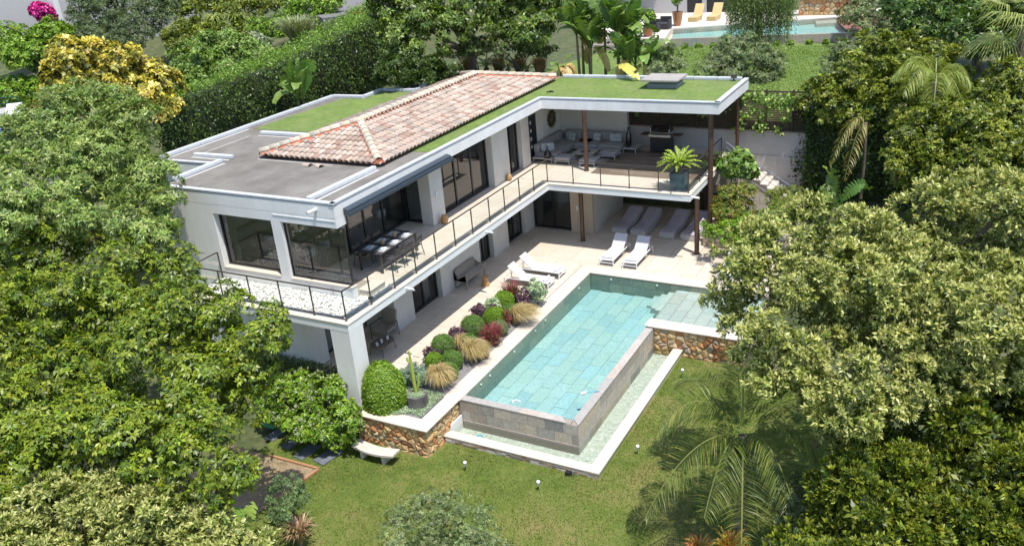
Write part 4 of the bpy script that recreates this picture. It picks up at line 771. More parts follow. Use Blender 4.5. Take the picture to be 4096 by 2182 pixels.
# ---------------- glass balustrade ----------------
rl=thing('glass_balustrade','bronze balustrade with clear glass panes around the balcony edge','railing',(.25,7,Z1))
def rail_run(pts,end=True):
    for i,(a,b) in enumerate(zip(pts[:-1],pts[1:])):
        a,b=Vector((*a,0)),Vector((*b,0)); d=(b-a).normalized(); L=(b-a).length; nn=Vector((-d.y,d.x,0))
        p=a+d*.05;q=b-d*.05; g=G(); g.add([(p.x,p.y,Z1+.1),(q.x,q.y,Z1+.1),(q.x,q.y,Z1+.93),(p.x,p.y,Z1+.93)],[(0,1,2,3)])
        part('glass_pane',g,RAILGL,rl,loc=(a+b)/2+Vector((0,0,Z1)))
    for a,b in zip(pts[:-1],pts[1:]):
        p,q=Vector((*a,Z1+1.035)),Vector((*b,Z1+1.035)); d=(q-p).normalized(); nn=Vector((-d.y,d.x,0))*.022; g=G(); g.prism([((p-nn).x,(p-nn).y),((q-nn).x,(q-nn).y),((q+nn).x,(q+nn).y),((p+nn).x,(p+nn).y)],Z1+1.015,Z1+1.05); part('handrail',g,DMET,rl)
def rpost(p,): g=G(); g.box(p[0]-.018,p[1]-.018,Z1,p[0]+.018,p[1]+.018,Z1+1.015); g.box(p[0]-.035,p[1]-.035,Z1,p[0]+.035,p[1]+.035,Z1+.012); g.tube([(p[0],p[1],Z1+.12),(p[0],p[1],Z1+.2)],.03,8); g.tube([(p[0],p[1],Z1+.82),(p[0],p[1],Z1+.9)],.03,8); part('post',g,DMET,rl,loc=(p[0],p[1],Z1))
A_=[(-6.55,1.1),(-6.55,-.22),(-5.2,-.22),(-3.85,-.22),(-2.48,-.22),(-1.12,-.22),(.19,-.22)]; Y_=[(.24,y) for y in (1.05,2.39,3.71,5.05,6.39,7.69,9.06,10.34,11.68,13.03)]; X_=[(.25,14.38),(1.52,14.39),(2.84,14.40),(4.16,14.41),(5.47,14.42),(6.78,14.43)]; B_=[(6.79,16.0),(6.79,17.7),(6.8,19.35)]
allp=A_+Y_+X_+B_; rail_run(allp)
for p in allp: rpost(p)

LOB={'left_light':[(-10.89,-1.78,7.93,0.71),(-6.82,-2.23,6.65,0.51),(-10.21,1.76,8.66,0.8),(-12.67,-0.33,9.08,0.65),(-11.31,0.36,8.59,0.55),(-7.49,0.03,7.24,0.63),(-12.39,-1.48,8.75,0.79),(-9.49,-1.09,7.24,0.52),(-9.94,0.91,7.96,0.72),(-7.54,-2.69,6.8,0.57),(-10.4,-1.11,7.79,0.53),(-5.36,-2.26,6.24,0.52),(-11.83,1.76,8.79,0.79),(-9.01,-3.18,7.23,0.67),(-9.04,-0.03,7.22,0.6),(-10.29,-3.02,8.01,0.55),(-12.56,2.38,9.47,0.39),(-7.13,-1.36,7.04,0.59),(-12.41,0.58,9.45,0.62),(-8.95,-2.21,7.5,0.59),(-9.34,-3.94,7.09,0.76),(-12.63,-2.24,8.6,0.66),(-6.27,-0.93,6.42,0.55),(-11.63,-0.74,8.47,0.68),(-9.46,-0.58,8.0,0.86),(-11.06,-3.27,8.07,0.55),(-12.59,1.65,9.55,0.58),(-8.83,-0.88,6.88,0.52),(-5.61,-1.25,5.99,0.38),(-7.94,-3.09,6.99,0.45),(-6.77,-0.16,6.71,0.32),(-11.24,2.13,9.28,0.45),(-10.45,-3.72,7.59,0.5)],'left_glossy':[(-3.77,-7.42,4.15,0.79),(0.32,-7.19,4.19,0.55),(-3.78,-9.77,2.99,0.65),(0.64,-5.0,4.31,0.79),(0.22,-8.02,3.7,0.83),(-1.46,-4.97,5.48,0.82),(-4.55,-5.21,4.63,0.92),(-1.3,-8.89,3.65,0.92),(-3.82,-9.0,4.43,0.54),(-8.91,-2.43,5.54,0.7),(-10.06,-4.87,5.16,0.89),(-4.56,-2.42,5.26,0.67),(-1.28,-6.47,5.11,0.89),(-5.99,-5.54,5.03,1.17),(-2.45,-6.84,3.78,0.59),(-11.81,-3.62,5.85,1.14),(1.79,-8.29,3.74,0.63),(3.2,-8.06,3.82,0.42),(0.65,-5.67,3.38,0.73),(-5.6,-7.45,4.89,0.8),(-5.44,-3.25,5.82,0.77),(-3.35,-8.91,3.09,0.6),(0.27,-6.31,4.6,0.75),(-0.51,-4.43,5.42,0.62),(-4.62,-5.09,5.67,0.67),(-0.35,-8.46,4.16,0.55),(-3.84,-4.57,5.21,0.7),(-9.38,-3.48,5.71,1.17),(-2.28,-10.48,2.85,0.75),(-3.33,-8.5,3.79,0.71),(-0.8,-8.27,3.06,0.43),(3.01,-8.3,3.33,0.35),(1.45,-4.71,5.26,0.5),(1.2,-7.25,3.85,0.62),(-1.67,-4.19,4.33,0.59),(-3.71,-6.36,4.07,0.76),(-1.53,-8.3,4.36,0.61),(-6.39,-6.35,5.66,0.64),(-9.11,-5.82,4.51,0.78),(-2.32,-9.6,3.02,0.51),(-3.58,-9.64,3.84,0.58),(-5.55,-7.54,3.94,0.69)],'left_pale':[(4.23,-9.23,2.62,0.55),(-1.44,-10.06,2.17,0.52),(1.61,-9.34,2.02,0.67),(1.81,-9.43,3.01,0.44),(-0.14,-10.41,2.06,0.43),(-1.3,-11.18,2.82,0.48),(3.41,-9.96,2.5,0.34),(1.11,-10.54,2.22,0.55),(-0.13,-9.06,3.0,0.41),(-0.03,-9.74,3.08,0.44),(3.26,-8.92,2.89,0.26),(-1.04,-9.83,2.99,0.44),(-1.74,-11.2,1.81,0.57),(0.73,-9.67,2.58,0.41),(2.29,-9.02,2.7,0.4),(-0.58,-9.61,1.98,0.54),(3.77,-9.65,2.27,0.55),(-0.72,-11.07,2.55,0.45),(-0.28,-10.97,2.12,0.6),(0.19,-8.45,2.49,0.49),(1.32,-8.5,2.72,0.37),(1.54,-10.04,2.45,0.41),(-1.32,-10.43,2.89,0.47),(2.77,-9.17,2.32,0.51),(-1.89,-10.75,2.95,0.42),(4.52,-9.06,2.06,0.36),(1.26,-10.0,1.69,0.36),(0.09,-8.99,2.51,0.43)],'yellow':[(-18.2,5.78,9.09,0.65),(-15.31,6.01,7.95,0.41),(-18.5,6.15,10.05,0.61),(-18.07,7.34,9.6,0.52),(-15.88,8.08,8.4,0.77),(-18.27,5.14,9.85,0.69),(-16.92,6.45,8.6,0.51),(-17.41,8.3,9.07,0.7),(-17.43,6.17,9.04,0.51),(-14.92,6.74,7.76,0.59),(-18.3,4.99,9.03,0.36),(-17.07,7.46,9.85,0.55),(-18.95,7.43,10.19,0.52),(-14.98,6.04,7.59,0.33),(-16.94,7.22,8.71,0.51),(-18.23,4.47,9.31,0.39),(-17.69,7.49,9.16,0.51),(-15.36,6.55,8.47,0.65),(-14.93,7.48,7.9,0.38),(-19.01,6.1,10.45,0.45),(-17.13,5.99,8.57,0.33),(-16.5,6.54,8.16,0.42),(-16.13,8.29,9.12,0.49),(-18.31,7.65,10.08,0.37)],'green_mid':[(-20.51,13.22,7.28,0.64),(-20.49,14.37,8.24,0.64),(-19.54,17.22,8.64,0.56),(-21.87,15.7,8.9,0.56),(-20.72,16.28,8.6,0.48),(-19.22,14.94,7.83,0.47),(-20.44,15.33,8.08,0.47),(-20.25,16.75,8.15,0.54),(-18.99,16.05,7.76,0.4),(-21.23,16.11,9.15,0.43),(-20.14,14.7,7.48,0.62),(-18.41,16.54,8.06,0.51),(-20.36,13.97,7.46,0.46),(-20.63,16.97,8.95,0.53),(-21.63,14.52,8.32,0.51),(-19.04,17.6,8.49,0.39),(-21.3,13.86,7.82,0.46),(-18.21,17.29,8.23,0.36)],'olive_big':[(-29.91,16.37,10.41,1.03),(-26.83,16.14,9.38,0.69),(-28.62,19.15,11.79,0.99),(-29.51,17.58,10.97,0.78),(-27.56,18.18,9.9,1.07),(-27.65,16.09,10.1,0.77),(-30.28,18.45,11.82,0.85),(-31.5,17.62,11.68,1.12),(-28.43,14.93,9.45,0.78),(-28.3,17.86,10.72,0.91),(-29.02,14.41,9.53,0.57),(-26.98,15.01,9.3,0.51),(-28.41,19.86,10.91,0.92),(-29.45,14.92,10.35,0.54),(-30.72,15.94,11.01,0.82)],'top_dark':[(-10.35,18.85,8.1,0.73),(-9.58,20.19,9.32,0.96),(-6.0,24.8,10.66,0.93),(-5.02,26.09,10.36,0.69),(-8.59,22.71,9.79,0.72),(-4.17,22.6,8.64,1.0),(-11.7,20.96,9.91,1.15),(-6.88,24.2,9.19,0.97),(-8.74,21.48,9.14,0.71),(-7.59,23.37,10.06,1.02),(-9.29,24.02,10.74,0.8),(-11.83,20.77,11.25,0.67),(-7.43,24.95,10.53,0.67),(-3.79,25.37,9.31,0.98),(-10.21,22.31,10.06,0.76),(-11.19,22.04,11.13,0.82),(-5.51,25.55,9.6,0.88),(-6.87,21.73,9.22,0.51),(-8.3,20.04,8.3,0.47),(-9.95,22.6,10.97,0.67),(-9.63,19.45,8.14,0.59),(-5.92,22.96,8.35,0.57),(-10.57,18.84,8.99,0.71),(-7.85,21.79,8.83,0.54),(-12.26,19.99,10.69,0.68)],'olive_a':[(1.69,23.9,6.72,0.43),(2.98,23.06,6.43,0.36),(2.13,24.16,7.01,0.38),(3.02,24.37,6.54,0.48),(2.5,24.78,7.0,0.4),(2.51,22.87,6.5,0.38)],'olive_b':[(4.78,26.18,6.3,0.67),(6.96,25.12,5.75,0.52),(5.75,26.23,6.85,0.5),(7.47,26.65,6.07,0.72),(6.05,25.99,6.09,0.5),(6.85,25.92,6.68,0.67),(7.48,25.66,5.54,0.39),(4.98,27.2,7.08,0.44),(5.62,25.23,5.81,0.44),(6.22,26.77,7.2,0.41),(4.62,26.68,6.98,0.34),(4.46,24.66,6.19,0.35),(6.11,25.61,5.56,0.46)],'olive_c':[(10.4,26.25,6.45,0.57),(10.63,24.85,6.14,0.36),(11.19,26.02,6.73,0.58),(11.0,25.56,6.01,0.35),(10.58,26.81,6.98,0.36)],'olive_d':[(10.91,35.51,7.19,0.87),(12.82,33.59,6.57,0.67),(12.79,35.4,7.97,1.07),(11.67,35.98,7.74,0.66),(13.41,34.74,6.74,0.75),(12.13,34.01,7.11,0.65),(11.51,36.84,8.43,0.72),(10.36,37.14,8.19,0.94),(11.55,33.84,6.39,0.64),(13.9,35.09,7.34,0.78),(9.94,35.47,7.41,0.7),(13.71,35.43,8.14,0.7),(10.41,34.62,6.91,0.42),(12.29,33.51,6.3,0.45)],'mass_a':[(12.58,23.44,7.46,0.72),(14.16,22.37,6.73,0.98),(15.49,21.19,5.88,0.64),(11.62,22.5,7.25,0.51),(15.62,22.7,7.13,0.51),(12.35,21.87,6.47,0.69),(13.25,21.36,6.91,0.58),(14.83,20.51,5.64,0.56),(15.11,22.51,6.41,0.62),(13.87,23.01,7.61,0.56),(16.02,21.62,6.52,0.5),(14.13,19.79,5.65,0.58),(14.84,23.4,7.26,0.63),(13.66,21.43,6.07,0.72),(13.01,20.77,6.04,0.42),(13.23,23.42,7.71,0.43),(11.76,21.56,6.78,0.4),(15.3,19.95,5.39,0.36)],'mass_b':[(16.88,16.64,4.62,0.83),(18.76,19.88,6.67,0.87),(16.0,17.39,4.52,0.61),(18.46,18.33,5.44,0.73),(17.39,17.21,5.33,0.71),(19.37,17.39,4.53,0.64),(16.85,19.06,6.04,0.75),(15.49,15.72,4.38,0.77),(15.93,18.37,6.07,0.55),(19.35,16.97,5.37,0.5),(19.28,15.76,3.98,0.54),(17.8,18.46,6.24,0.68),(15.53,17.43,5.38,0.78),(18.13,16.95,5.04,0.54),(17.63,15.81,4.07,0.47),(18.24,16.27,4.05,0.62),(14.95,16.7,4.68,0.4),(15.06,15.61,3.72,0.38),(17.31,18.7,6.74,0.56),(19.11,18.66,6.05,0.54),(17.67,17.0,4.46,0.65),(16.57,18.43,5.41,0.69),(18.7,16.55,5.0,0.53),(14.84,16.16,4.33,0.35),(17.88,19.47,6.99,0.74),(18.86,16.8,4.17,0.55)],'ivy_top':[(11.09,20.44,5.18,0.46),(10.38,20.8,5.45,0.38),(11.26,20.2,5.87,0.54),(13.7,20.31,4.97,0.44),(12.4,21.3,5.65,0.42),(11.77,21.01,5.99,0.35),(13.05,20.99,5.44,0.52),(10.44,21.54,6.11,0.37),(11.49,21.61,6.3,0.35),(12.14,20.3,5.29,0.39),(12.37,20.42,4.87,0.28),(12.12,21.61,6.04,0.36),(13.71,20.36,5.45,0.32),(12.76,20.86,6.22,0.35),(10.94,21.19,6.32,0.39),(12.23,21.66,6.42,0.24),(13.08,20.45,4.83,0.28),(12.62,20.37,5.24,0.37),(9.96,20.92,5.64,0.28),(12.7,20.76,4.75,0.26),(13.1,20.71,6.07,0.26),(11.6,20.49,5.0,0.34),(11.72,20.48,5.52,0.38),(10.27,20.77,6.04,0.26),(14.11,20.74,4.75,0.32),(11.95,21.03,6.51,0.26)],'green_fill':[(-5.63,23.75,7.31,0.45),(-4.27,23.33,7.34,0.35),(-6.11,22.42,7.58,0.47),(-7.39,23.16,7.74,0.62),(-7.77,22.09,7.74,0.61),(-8.69,21.21,7.7,0.39),(-5.64,23.27,7.92,0.34),(-3.98,23.94,7.27,0.37),(-6.62,23.03,8.07,0.35),(-4.92,23.52,7.73,0.41),(-8.37,21.75,7.51,0.44),(-4.41,24.1,7.61,0.33),(-8.94,20.64,7.6,0.3),(-4.71,23.22,7.3,0.3)],'right_top':[(14.25,29.47,7.54,1.03),(17.53,30.47,9.28,1.02),(18.46,30.37,9.15,0.76),(15.59,30.03,8.26,0.81),(18.28,28.89,7.35,1.2),(16.11,27.56,7.46,0.79),(17.12,29.87,7.92,1.08),(15.4,31.74,9.09,0.89),(12.7,30.86,9.32,0.75),(19.23,27.18,6.73,1.0),(13.47,28.7,7.44,0.55),(18.04,26.4,6.76,0.7),(19.21,29.6,7.75,0.79),(12.42,29.78,8.54,0.77),(13.95,31.62,9.17,1.16),(17.18,27.59,7.02,0.74),(16.55,31.51,8.86,0.88),(18.14,29.01,8.57,0.81),(13.49,29.38,8.51,0.93)],'right_pale':[(16.75,4.21,7.21,0.59),(18.98,3.97,6.67,0.68),(15.36,0.6,5.97,0.6),(13.85,-1.54,4.25,0.38),(15.46,-1.82,4.29,0.53),(16.61,3.71,5.6,0.76),(15.74,0.65,4.68,0.77),(18.69,1.5,5.83,0.53),(18.22,4.21,5.97,0.64),(18.06,3.86,7.11,0.8),(14.0,0.05,6.22,0.56),(14.17,2.02,7.15,0.51),(14.77,1.54,4.6,0.74),(18.97,0.53,5.76,0.46),(16.38,1.62,5.37,0.63),(17.39,0.94,4.38,0.62),(14.79,0.99,6.34,0.51),(18.65,1.1,4.35,0.74),(14.6,-1.43,4.24,0.48),(14.0,1.91,6.35,0.68),(16.13,-0.16,3.89,0.51),(15.39,3.03,6.16,0.82),(17.88,0.5,5.48,0.75),(13.25,-0.95,5.32,0.67),(12.15,1.86,4.87,0.8),(12.77,1.74,6.52,0.61),(15.54,-1.62,4.97,0.44),(17.29,1.2,5.82,0.66),(14.17,-1.05,4.97,0.47),(16.07,4.29,6.59,0.41),(14.96,2.35,7.03,0.37),(16.82,0.88,4.89,0.56),(17.22,4.81,6.31,0.53),(16.65,0.21,4.18,0.56),(14.6,0.05,4.48,0.48),(17.99,2.1,5.97,0.51),(18.88,3.77,5.75,0.73),(13.92,1.54,4.77,0.45),(13.21,3.68,6.38,0.5),(18.82,3.94,7.67,0.65),(17.37,2.72,6.07,0.51),(16.04,1.31,6.22,0.47),(14.81,-1.08,3.47,0.31),(13.52,-1.27,4.65,0.48),(12.29,0.77,6.2,0.36),(19.27,1.85,4.26,0.44),(12.6,1.94,5.67,0.47),(14.47,0.94,5.67,0.45),(17.9,0.53,4.44,0.35),(16.61,4.34,6.32,0.61),(17.41,6.7,6.74,0.36)],'right_dark':[(16.68,-0.08,2.6,0.46),(18.89,2.53,3.19,0.59),(17.97,-0.41,2.71,0.66),(17.23,-2.74,1.64,0.51),(15.51,-0.03,3.21,0.36),(18.44,1.5,3.02,0.75),(16.54,-2.17,2.53,0.41),(17.18,0.37,3.56,0.62),(19.52,-2.31,1.69,0.4),(18.19,-2.38,1.53,0.43),(19.4,-0.52,2.52,0.38),(15.39,-0.95,2.44,0.5),(15.9,-3.21,2.58,0.5),(15.95,-3.84,1.89,0.44),(16.56,-3.07,2.02,0.48),(19.28,0.74,2.83,0.44),(17.35,-1.71,2.12,0.4),(18.15,-1.94,2.13,0.66),(15.0,-2.67,1.64,0.45),(17.2,-0.05,2.62,0.46),(18.86,-1.19,3.0,0.57),(16.84,-1.51,2.7,0.4),(14.86,-4.13,1.8,0.51),(16.21,0.72,2.93,0.5),(15.17,-2.14,2.17,0.48),(18.99,-0.97,1.86,0.47),(15.91,-0.34,2.51,0.46),(17.92,2.02,3.32,0.45),(17.42,-0.95,2.49,0.44),(18.74,-2.19,1.93,0.58),(19.24,1.19,3.29,0.6),(19.51,-1.37,1.76,0.63),(17.79,-1.66,2.53,0.39),(17.74,-1.83,1.31,0.51),(15.72,-2.46,2.89,0.41),(15.52,-3.21,1.71,0.42),(16.43,-3.94,2.12,0.36),(15.38,-1.31,3.44,0.28),(18.33,-0.68,2.29,0.49),(16.34,-1.73,3.0,0.38),(18.53,-0.13,2.86,0.43),(17.66,-0.35,3.48,0.45),(19.06,-2.52,1.74,0.41),(16.84,-2.89,1.29,0.37),(17.1,-2.62,2.21,0.4),(15.45,-3.9,1.63,0.42),(19.33,-1.43,2.57,0.41),(19.35,0.32,2.55,0.4),(16.5,1.18,3.3,0.31)],'olive_front':[(5.53,-5.55,-0.19,0.38),(5.68,-5.03,0.35,0.35),(7.35,-5.51,0.56,0.26),(6.96,-4.4,0.95,0.29),(7.09,-5.72,0.27,0.3),(5.43,-4.7,0.7,0.31),(6.08,-4.48,0.59,0.26),(7.44,-4.64,0.46,0.38),(6.27,-4.66,0.02,0.26),(6.02,-4.82,0.32,0.26),(6.7,-4.72,0.7,0.28),(7.68,-5.22,0.19,0.37),(7.04,-4.85,0.53,0.29),(7.74,-4.48,-0.18,0.33),(6.44,-5.92,0.21,0.37),(5.49,-4.15,0.55,0.29),(6.23,-4.22,0.79,0.28),(6.11,-5.19,0.21,0.26),(5.66,-5.91,0.78,0.4),(6.95,-3.84,0.37,0.19),(7.51,-5.67,0.26,0.29),(8.2,-5.2,0.08,0.24),(5.93,-6.6,0.49,0.25),(5.08,-4.95,0.48,0.27),(6.84,-5.76,0.56,0.28)],'olive_small':[(0.83,-5.05,-0.06,0.26),(1.7,-5.34,-0.08,0.15),(1.49,-5.24,0.61,0.18),(1.85,-5.6,0.49,0.18),(1.53,-5.77,0.18,0.21),(1.8,-5.09,0.22,0.19),(1.53,-4.83,0.39,0.17),(1.2,-5.08,0.66,0.13),(0.85,-4.43,0.11,0.19),(0.95,-5.43,0.0,0.13),(1.88,-5.77,0.24,0.16),(0.85,-5.02,0.25,0.16),(1.65,-5.21,0.42,0.2)],'glossy_bush':[(-2.34,-1.35,-0.12,0.48),(-0.19,-1.8,-0.21,0.36),(-0.52,-0.77,0.75,0.42),(-2.33,-1.26,0.64,0.41),(-1.54,-1.02,0.49,0.35),(0.27,-1.26,0.24,0.52),(-1.03,-1.51,0.0,0.35),(-1.02,-0.98,0.27,0.39),(0.07,-1.46,-0.49,0.34),(-2.29,-0.69,0.6,0.29),(-1.31,-1.96,0.01,0.33),(-1.74,-0.55,0.75,0.3),(0.76,-1.53,-0.19,0.26),(-3.03,-1.41,0.09,0.37),(-1.33,-0.39,0.71,0.29),(-0.58,-1.3,0.01,0.34),(-0.77,-1.96,-0.16,0.26)],'shrub_cover':[(8.23,15.46,1.31,0.44),(10.37,16.47,1.68,0.48),(9.25,15.55,1.78,0.32),(9.67,14.8,1.52,0.32),(9.03,15.1,1.54,0.32),(9.93,15.55,1.65,0.36),(7.81,14.73,1.42,0.34),(8.55,14.15,1.33,0.27),(9.18,14.69,1.13,0.37),(10.26,15.44,1.44,0.25),(9.49,16.23,1.75,0.29),(10.85,16.79,1.77,0.24),(9.86,16.58,1.78,0.25),(7.33,15.11,1.41,0.23),(8.63,15.72,1.67,0.26),(8.91,14.11,1.24,0.24)],'grey_bush':[(14.16,-1.27,0.82,0.26),(14.83,-1.81,0.77,0.2),(14.81,-2.6,1.05,0.22),(14.16,-1.58,1.65,0.22),(14.44,-1.36,1.43,0.19),(15.0,-1.48,1.09,0.22),(14.33,-2.48,0.67,0.29),(14.62,-1.9,1.22,0.19),(14.26,-1.73,0.5,0.26),(14.69,-1.01,1.06,0.26),(15.2,-2.35,0.9,0.27),(15.06,-1.72,0.87,0.24),(14.3,-1.07,1.58,0.2),(14.35,-1.46,0.64,0.19),(14.92,-1.19,1.45,0.17),(14.52,-0.67,1.21,0.24),(14.05,-1.64,1.37,0.19),(14.1,-1.81,0.81,0.17),(14.55,-1.86,1.52,0.2),(13.96,-1.51,0.86,0.13),(14.66,-2.22,1.1,0.18)],'laurel_hedge':[(-23.19,25.95,7.87,0.5),(-23.06,26.93,9.58,0.79),(-22.2,26.74,8.51,0.73),(-24.14,25.83,8.56,0.49),(-24.98,24.24,8.13,0.57),(-23.27,24.76,8.09,0.68),(-23.91,26.55,9.1,0.54),(-24.55,27.22,9.67,0.63),(-23.22,26.43,8.6,0.56),(-22.44,27.6,9.22,0.82),(-23.17,28.71,9.98,0.75),(-23.9,24.81,8.77,0.5),(-25.19,24.9,8.72,0.43),(-24.05,24.61,7.85,0.55),(-25.56,24.53,8.65,0.53),(-22.47,26.03,7.91,0.53),(-26.04,23.97,8.42,0.51),(-21.56,27.74,9.43,0.58),(-21.87,27.36,8.39,0.39),(-24.3,24.36,8.32,0.5),(-22.45,26.75,7.87,0.36),(-24.5,26.05,9.07,0.35),(-21.93,27.67,8.85,0.31),(-22.02,27.12,8.1,0.32),(-23.26,25.61,8.43,0.52),(-24.39,24.22,7.84,0.33)],'dark_fill':[(-9.95,17.9,7.51,0.49),(-7.87,17.76,7.0,0.27),(-9.23,18.49,7.8,0.3),(-7.83,19.22,7.15,0.41),(-10.57,17.84,7.83,0.47),(-8.56,17.76,7.37,0.36),(-9.4,18.16,7.47,0.37),(-8.99,19.11,7.48,0.38),(-9.33,16.94,7.06,0.35),(-9.74,16.68,7.21,0.42),(-9.17,17.75,6.99,0.39),(-8.02,18.54,7.57,0.26),(-10.25,18.49,7.95,0.31),(-8.28,17.64,7.0,0.29),(-7.4,19.39,7.11,0.28),(-9.56,18.24,7.92,0.3),(-8.25,18.91,7.07,0.36),(-10.04,16.67,7.64,0.25)],'top_fill':[(-23.48,16.76,9.21,0.53),(-22.88,17.69,9.47,0.4),(-24.01,16.44,9.59,0.43),(-22.39,17.37,8.92,0.39),(-22.55,15.69,8.8,0.41),(-21.83,18.12,9.22,0.42),(-22.94,17.18,9.15,0.39),(-21.66,18.81,8.82,0.4),(-22.62,18.21,9.32,0.4),(-23.75,17.86,9.76,0.33),(-21.8,17.77,8.77,0.37),(-21.61,15.47,8.76,0.28),(-23.5,15.72,9.08,0.34),(-21.7,19.14,9.23,0.31),(-24.47,17.5,9.7,0.35),(-21.86,16.27,8.82,0.42),(-21.28,19.18,8.81,0.3)],'top_fill_b':[(-30.6,24.4,10.21,0.74),(-28.67,27.94,10.75,0.7),(-27.94,28.66,10.58,0.52),(-30.02,25.98,10.42,0.56),(-27.33,27.03,9.66,0.77),(-30.75,23.37,10.68,0.88),(-28.91,25.2,9.87,0.55),(-29.05,27.17,10.06,0.75),(-32.68,24.32,11.26,0.57),(-26.27,27.24,9.58,0.56),(-29.71,26.84,10.44,0.59),(-30.89,24.98,11.12,0.79),(-29.55,24.77,9.89,0.64),(-29.96,22.84,9.93,0.55),(-27.34,28.94,10.04,0.59),(-30.41,22.1,10.09,0.35),(-31.1,26.28,10.79,0.52),(-27.41,24.81,9.7,0.49),(-31.61,23.01,10.65,0.54),(-28.87,22.9,9.69,0.44)],'mass_c':[(15.14,16.31,4.98,0.55),(16.83,15.0,4.35,0.42),(16.84,16.42,6.05,0.7),(14.91,16.95,5.83,0.46),(15.85,16.7,5.71,0.41),(17.42,15.4,5.14,0.61),(16.17,15.99,4.77,0.41),(15.23,15.87,3.93,0.54),(16.28,15.44,4.21,0.56),(15.7,15.83,5.17,0.41),(16.41,16.69,5.34,0.46),(16.82,15.37,5.15,0.47),(17.45,16.96,5.65,0.51),(17.69,14.91,4.03,0.31),(17.35,15.59,4.05,0.4),(15.38,16.65,6.28,0.38),(16.1,17.61,6.02,0.63),(15.66,15.02,4.76,0.4),(14.65,15.5,4.57,0.51),(15.89,14.7,3.93,0.41),(17.85,15.76,4.32,0.38),(14.44,16.45,5.25,0.29),(16.32,14.88,3.84,0.31),(15.48,16.53,5.48,0.4),(14.61,16.2,5.69,0.34),(17.03,15.08,3.89,0.33),(17.76,16.36,5.36,0.32),(17.08,16.88,5.24,0.41),(14.46,15.89,4.94,0.28)]}

# ---------------- trees and shrubs ----------------
P_GL=[((.12,.16,.013),3),((.185,.22,.022),2),((.06,.095,.012),2)]
P_LT=[((.155,.215,.06),3),((.26,.30,.12),2),((.08,.125,.035),1.5)]
P_PALE=[((.11,.135,.03),3),((.07,.09,.018),1.5),((.24,.26,.08),2)]
P_YEL=[((.42,.33,.055),3),((.55,.46,.20),2),((.20,.18,.03),2),((.06,.07,.015),1.2)]
P_OLV=[((.16,.19,.125),3),((.10,.13,.08),2),((.23,.26,.18),1.5)]
P_DK=[((.12,.145,.018),3),((.19,.205,.03),2),((.055,.08,.012),2)]
P_LAU=[((.13,.22,.02),3),((.19,.27,.035),2),((.08,.14,.015),1.5)]
tree('glossy_leaved_tree','large glossy green tree with drooping leaves in front of the left end of the villa','tree',LOB['left_glossy'],140000,.135,.053,P_GL,seed=1,grow=1.08,clump=.46,droop=.75,gz=-1.2,base=(-7,-5,-1.2),r=.3,core=.1)
tree('light_green_tree','tall light green tree with narrow leaves beside the left roof corner of the villa','tree',LOB['left_light'],85000,.155,.043,P_LT,seed=2,clump=.42,grow=1.05,gz=0,base=(-13,1,1.0),r=.3)
tree('pale_flowering_tree','round tree covered in pale yellow flower clusters at the bottom left','tree',LOB['left_pale'],46000,.11,.036,P_PALE,seed=3,clump=.3,grow=1.05,gz=-1.2,base=(1.5,-9.5,-1.1),r=.2,flower=((.50,.51,.18),.9,-.4))
tree('pale_flowering_tree','broad tree with creamy flower clusters overhanging the right end of the pool','tree',LOB['right_pale'],85000,.12,.042,P_PALE,seed=4,clump=.38,grow=1.05,base=(14.5,7,-1.05),r=.3,flower=((.54,.54,.19),.9,-.45))
tree('broadleaf_tree','dense dark green tree with upright leaves filling the bottom right','tree',LOB['right_dark'],92000,.14,.053,P_DK,seed=5,clump=.38,base=(16.5,-1,-1.05),r=.28,droop=-.1,core=.1,th=(.35,1.15))
tree('broadleaf_tree','shiny evergreen tree above the dark ivy hedge, behind the drooping palm fronds','tree',LOB['mass_a'],36000,.17,.06,P_DK,seed=6,clump=.45,base=(13,22,3),r=.2,droop=0)
tree('broadleaf_tree','shiny evergreen tree between the palm and the pale flowering tree at the right edge','tree',LOB['mass_b'],44000,.17,.06,P_DK,seed=26,clump=.45,base=(17,17,1),r=.25,droop=0)
tree('broadleaf_shrub','bright green shrub mass below the feather palm at the right','shrub',LOB['mass_c'],26000,.16,.06,P_DK,seed=46,clump=.4,base=(15.5,15,1),r=.1)
tree('ivy_bush','bright leafy ivy bush overgrowing the end of the trellis','climber',LOB['ivy_top'],14000,.15,.07,P_DK,seed=27,clump=.3,base=(11.2,21.6,4),r=.06,droop=.3)
tree('evergreen_tree','dark evergreen tree in the top right corner behind the fan palm','tree',LOB['right_top'],24000,.26,.09,[((.045,.085,.018),3),((.10,.15,.03),1)],seed=7,clump=.6,base=(17,30,4),r=.3)
tree('variegated_tree','rounded tree with golden yellow variegated leaves beyond the roof','tree',LOB['yellow'],30000,.2,.1,P_YEL,seed=8,clump=.34,base=(-17,7,2.5),r=.2)
tree('bushy_tree','mid green bushy tree between the yellow tree and the clipped hedge','tree',LOB['green_mid'],18000,.22,.08,[((.13,.20,.05),3),((.19,.25,.08),2),((.07,.12,.03),1)],seed=9,clump=.45,base=(-17,12,3),r=.2)
tree('olive_tree','big grey green olive tree at the top left above the yellow tree','tree',LOB['olive_big'],30000,.2,.05,[((.105,.135,.085),3),((.065,.09,.055),3),((.16,.18,.13),1)],seed=10,clump=.5,base=(-28,17,6.5),r=.3,mat_=LEAFM)
tree('laurel_tree','large dark green tree with hanging leaf clusters behind the villa at the top centre','tree',LOB['top_dark'],38000,.24,.085,[((.10,.15,.025),3),((.15,.19,.045),1.5),((.05,.085,.015),3)],seed=11,clump=.5,base=(-8,23,4.5),r=.3,droop=.6)
tree('olive_tree','small silvery olive tree nearest the banana clump behind the roof','tree',LOB['olive_a'],7000,.15,.04,P_OLV,seed=12,clump=.3,base=(2.2,24,5.35),r=.09,mat_=LEAFM,group='olive trees on the upper lawn')
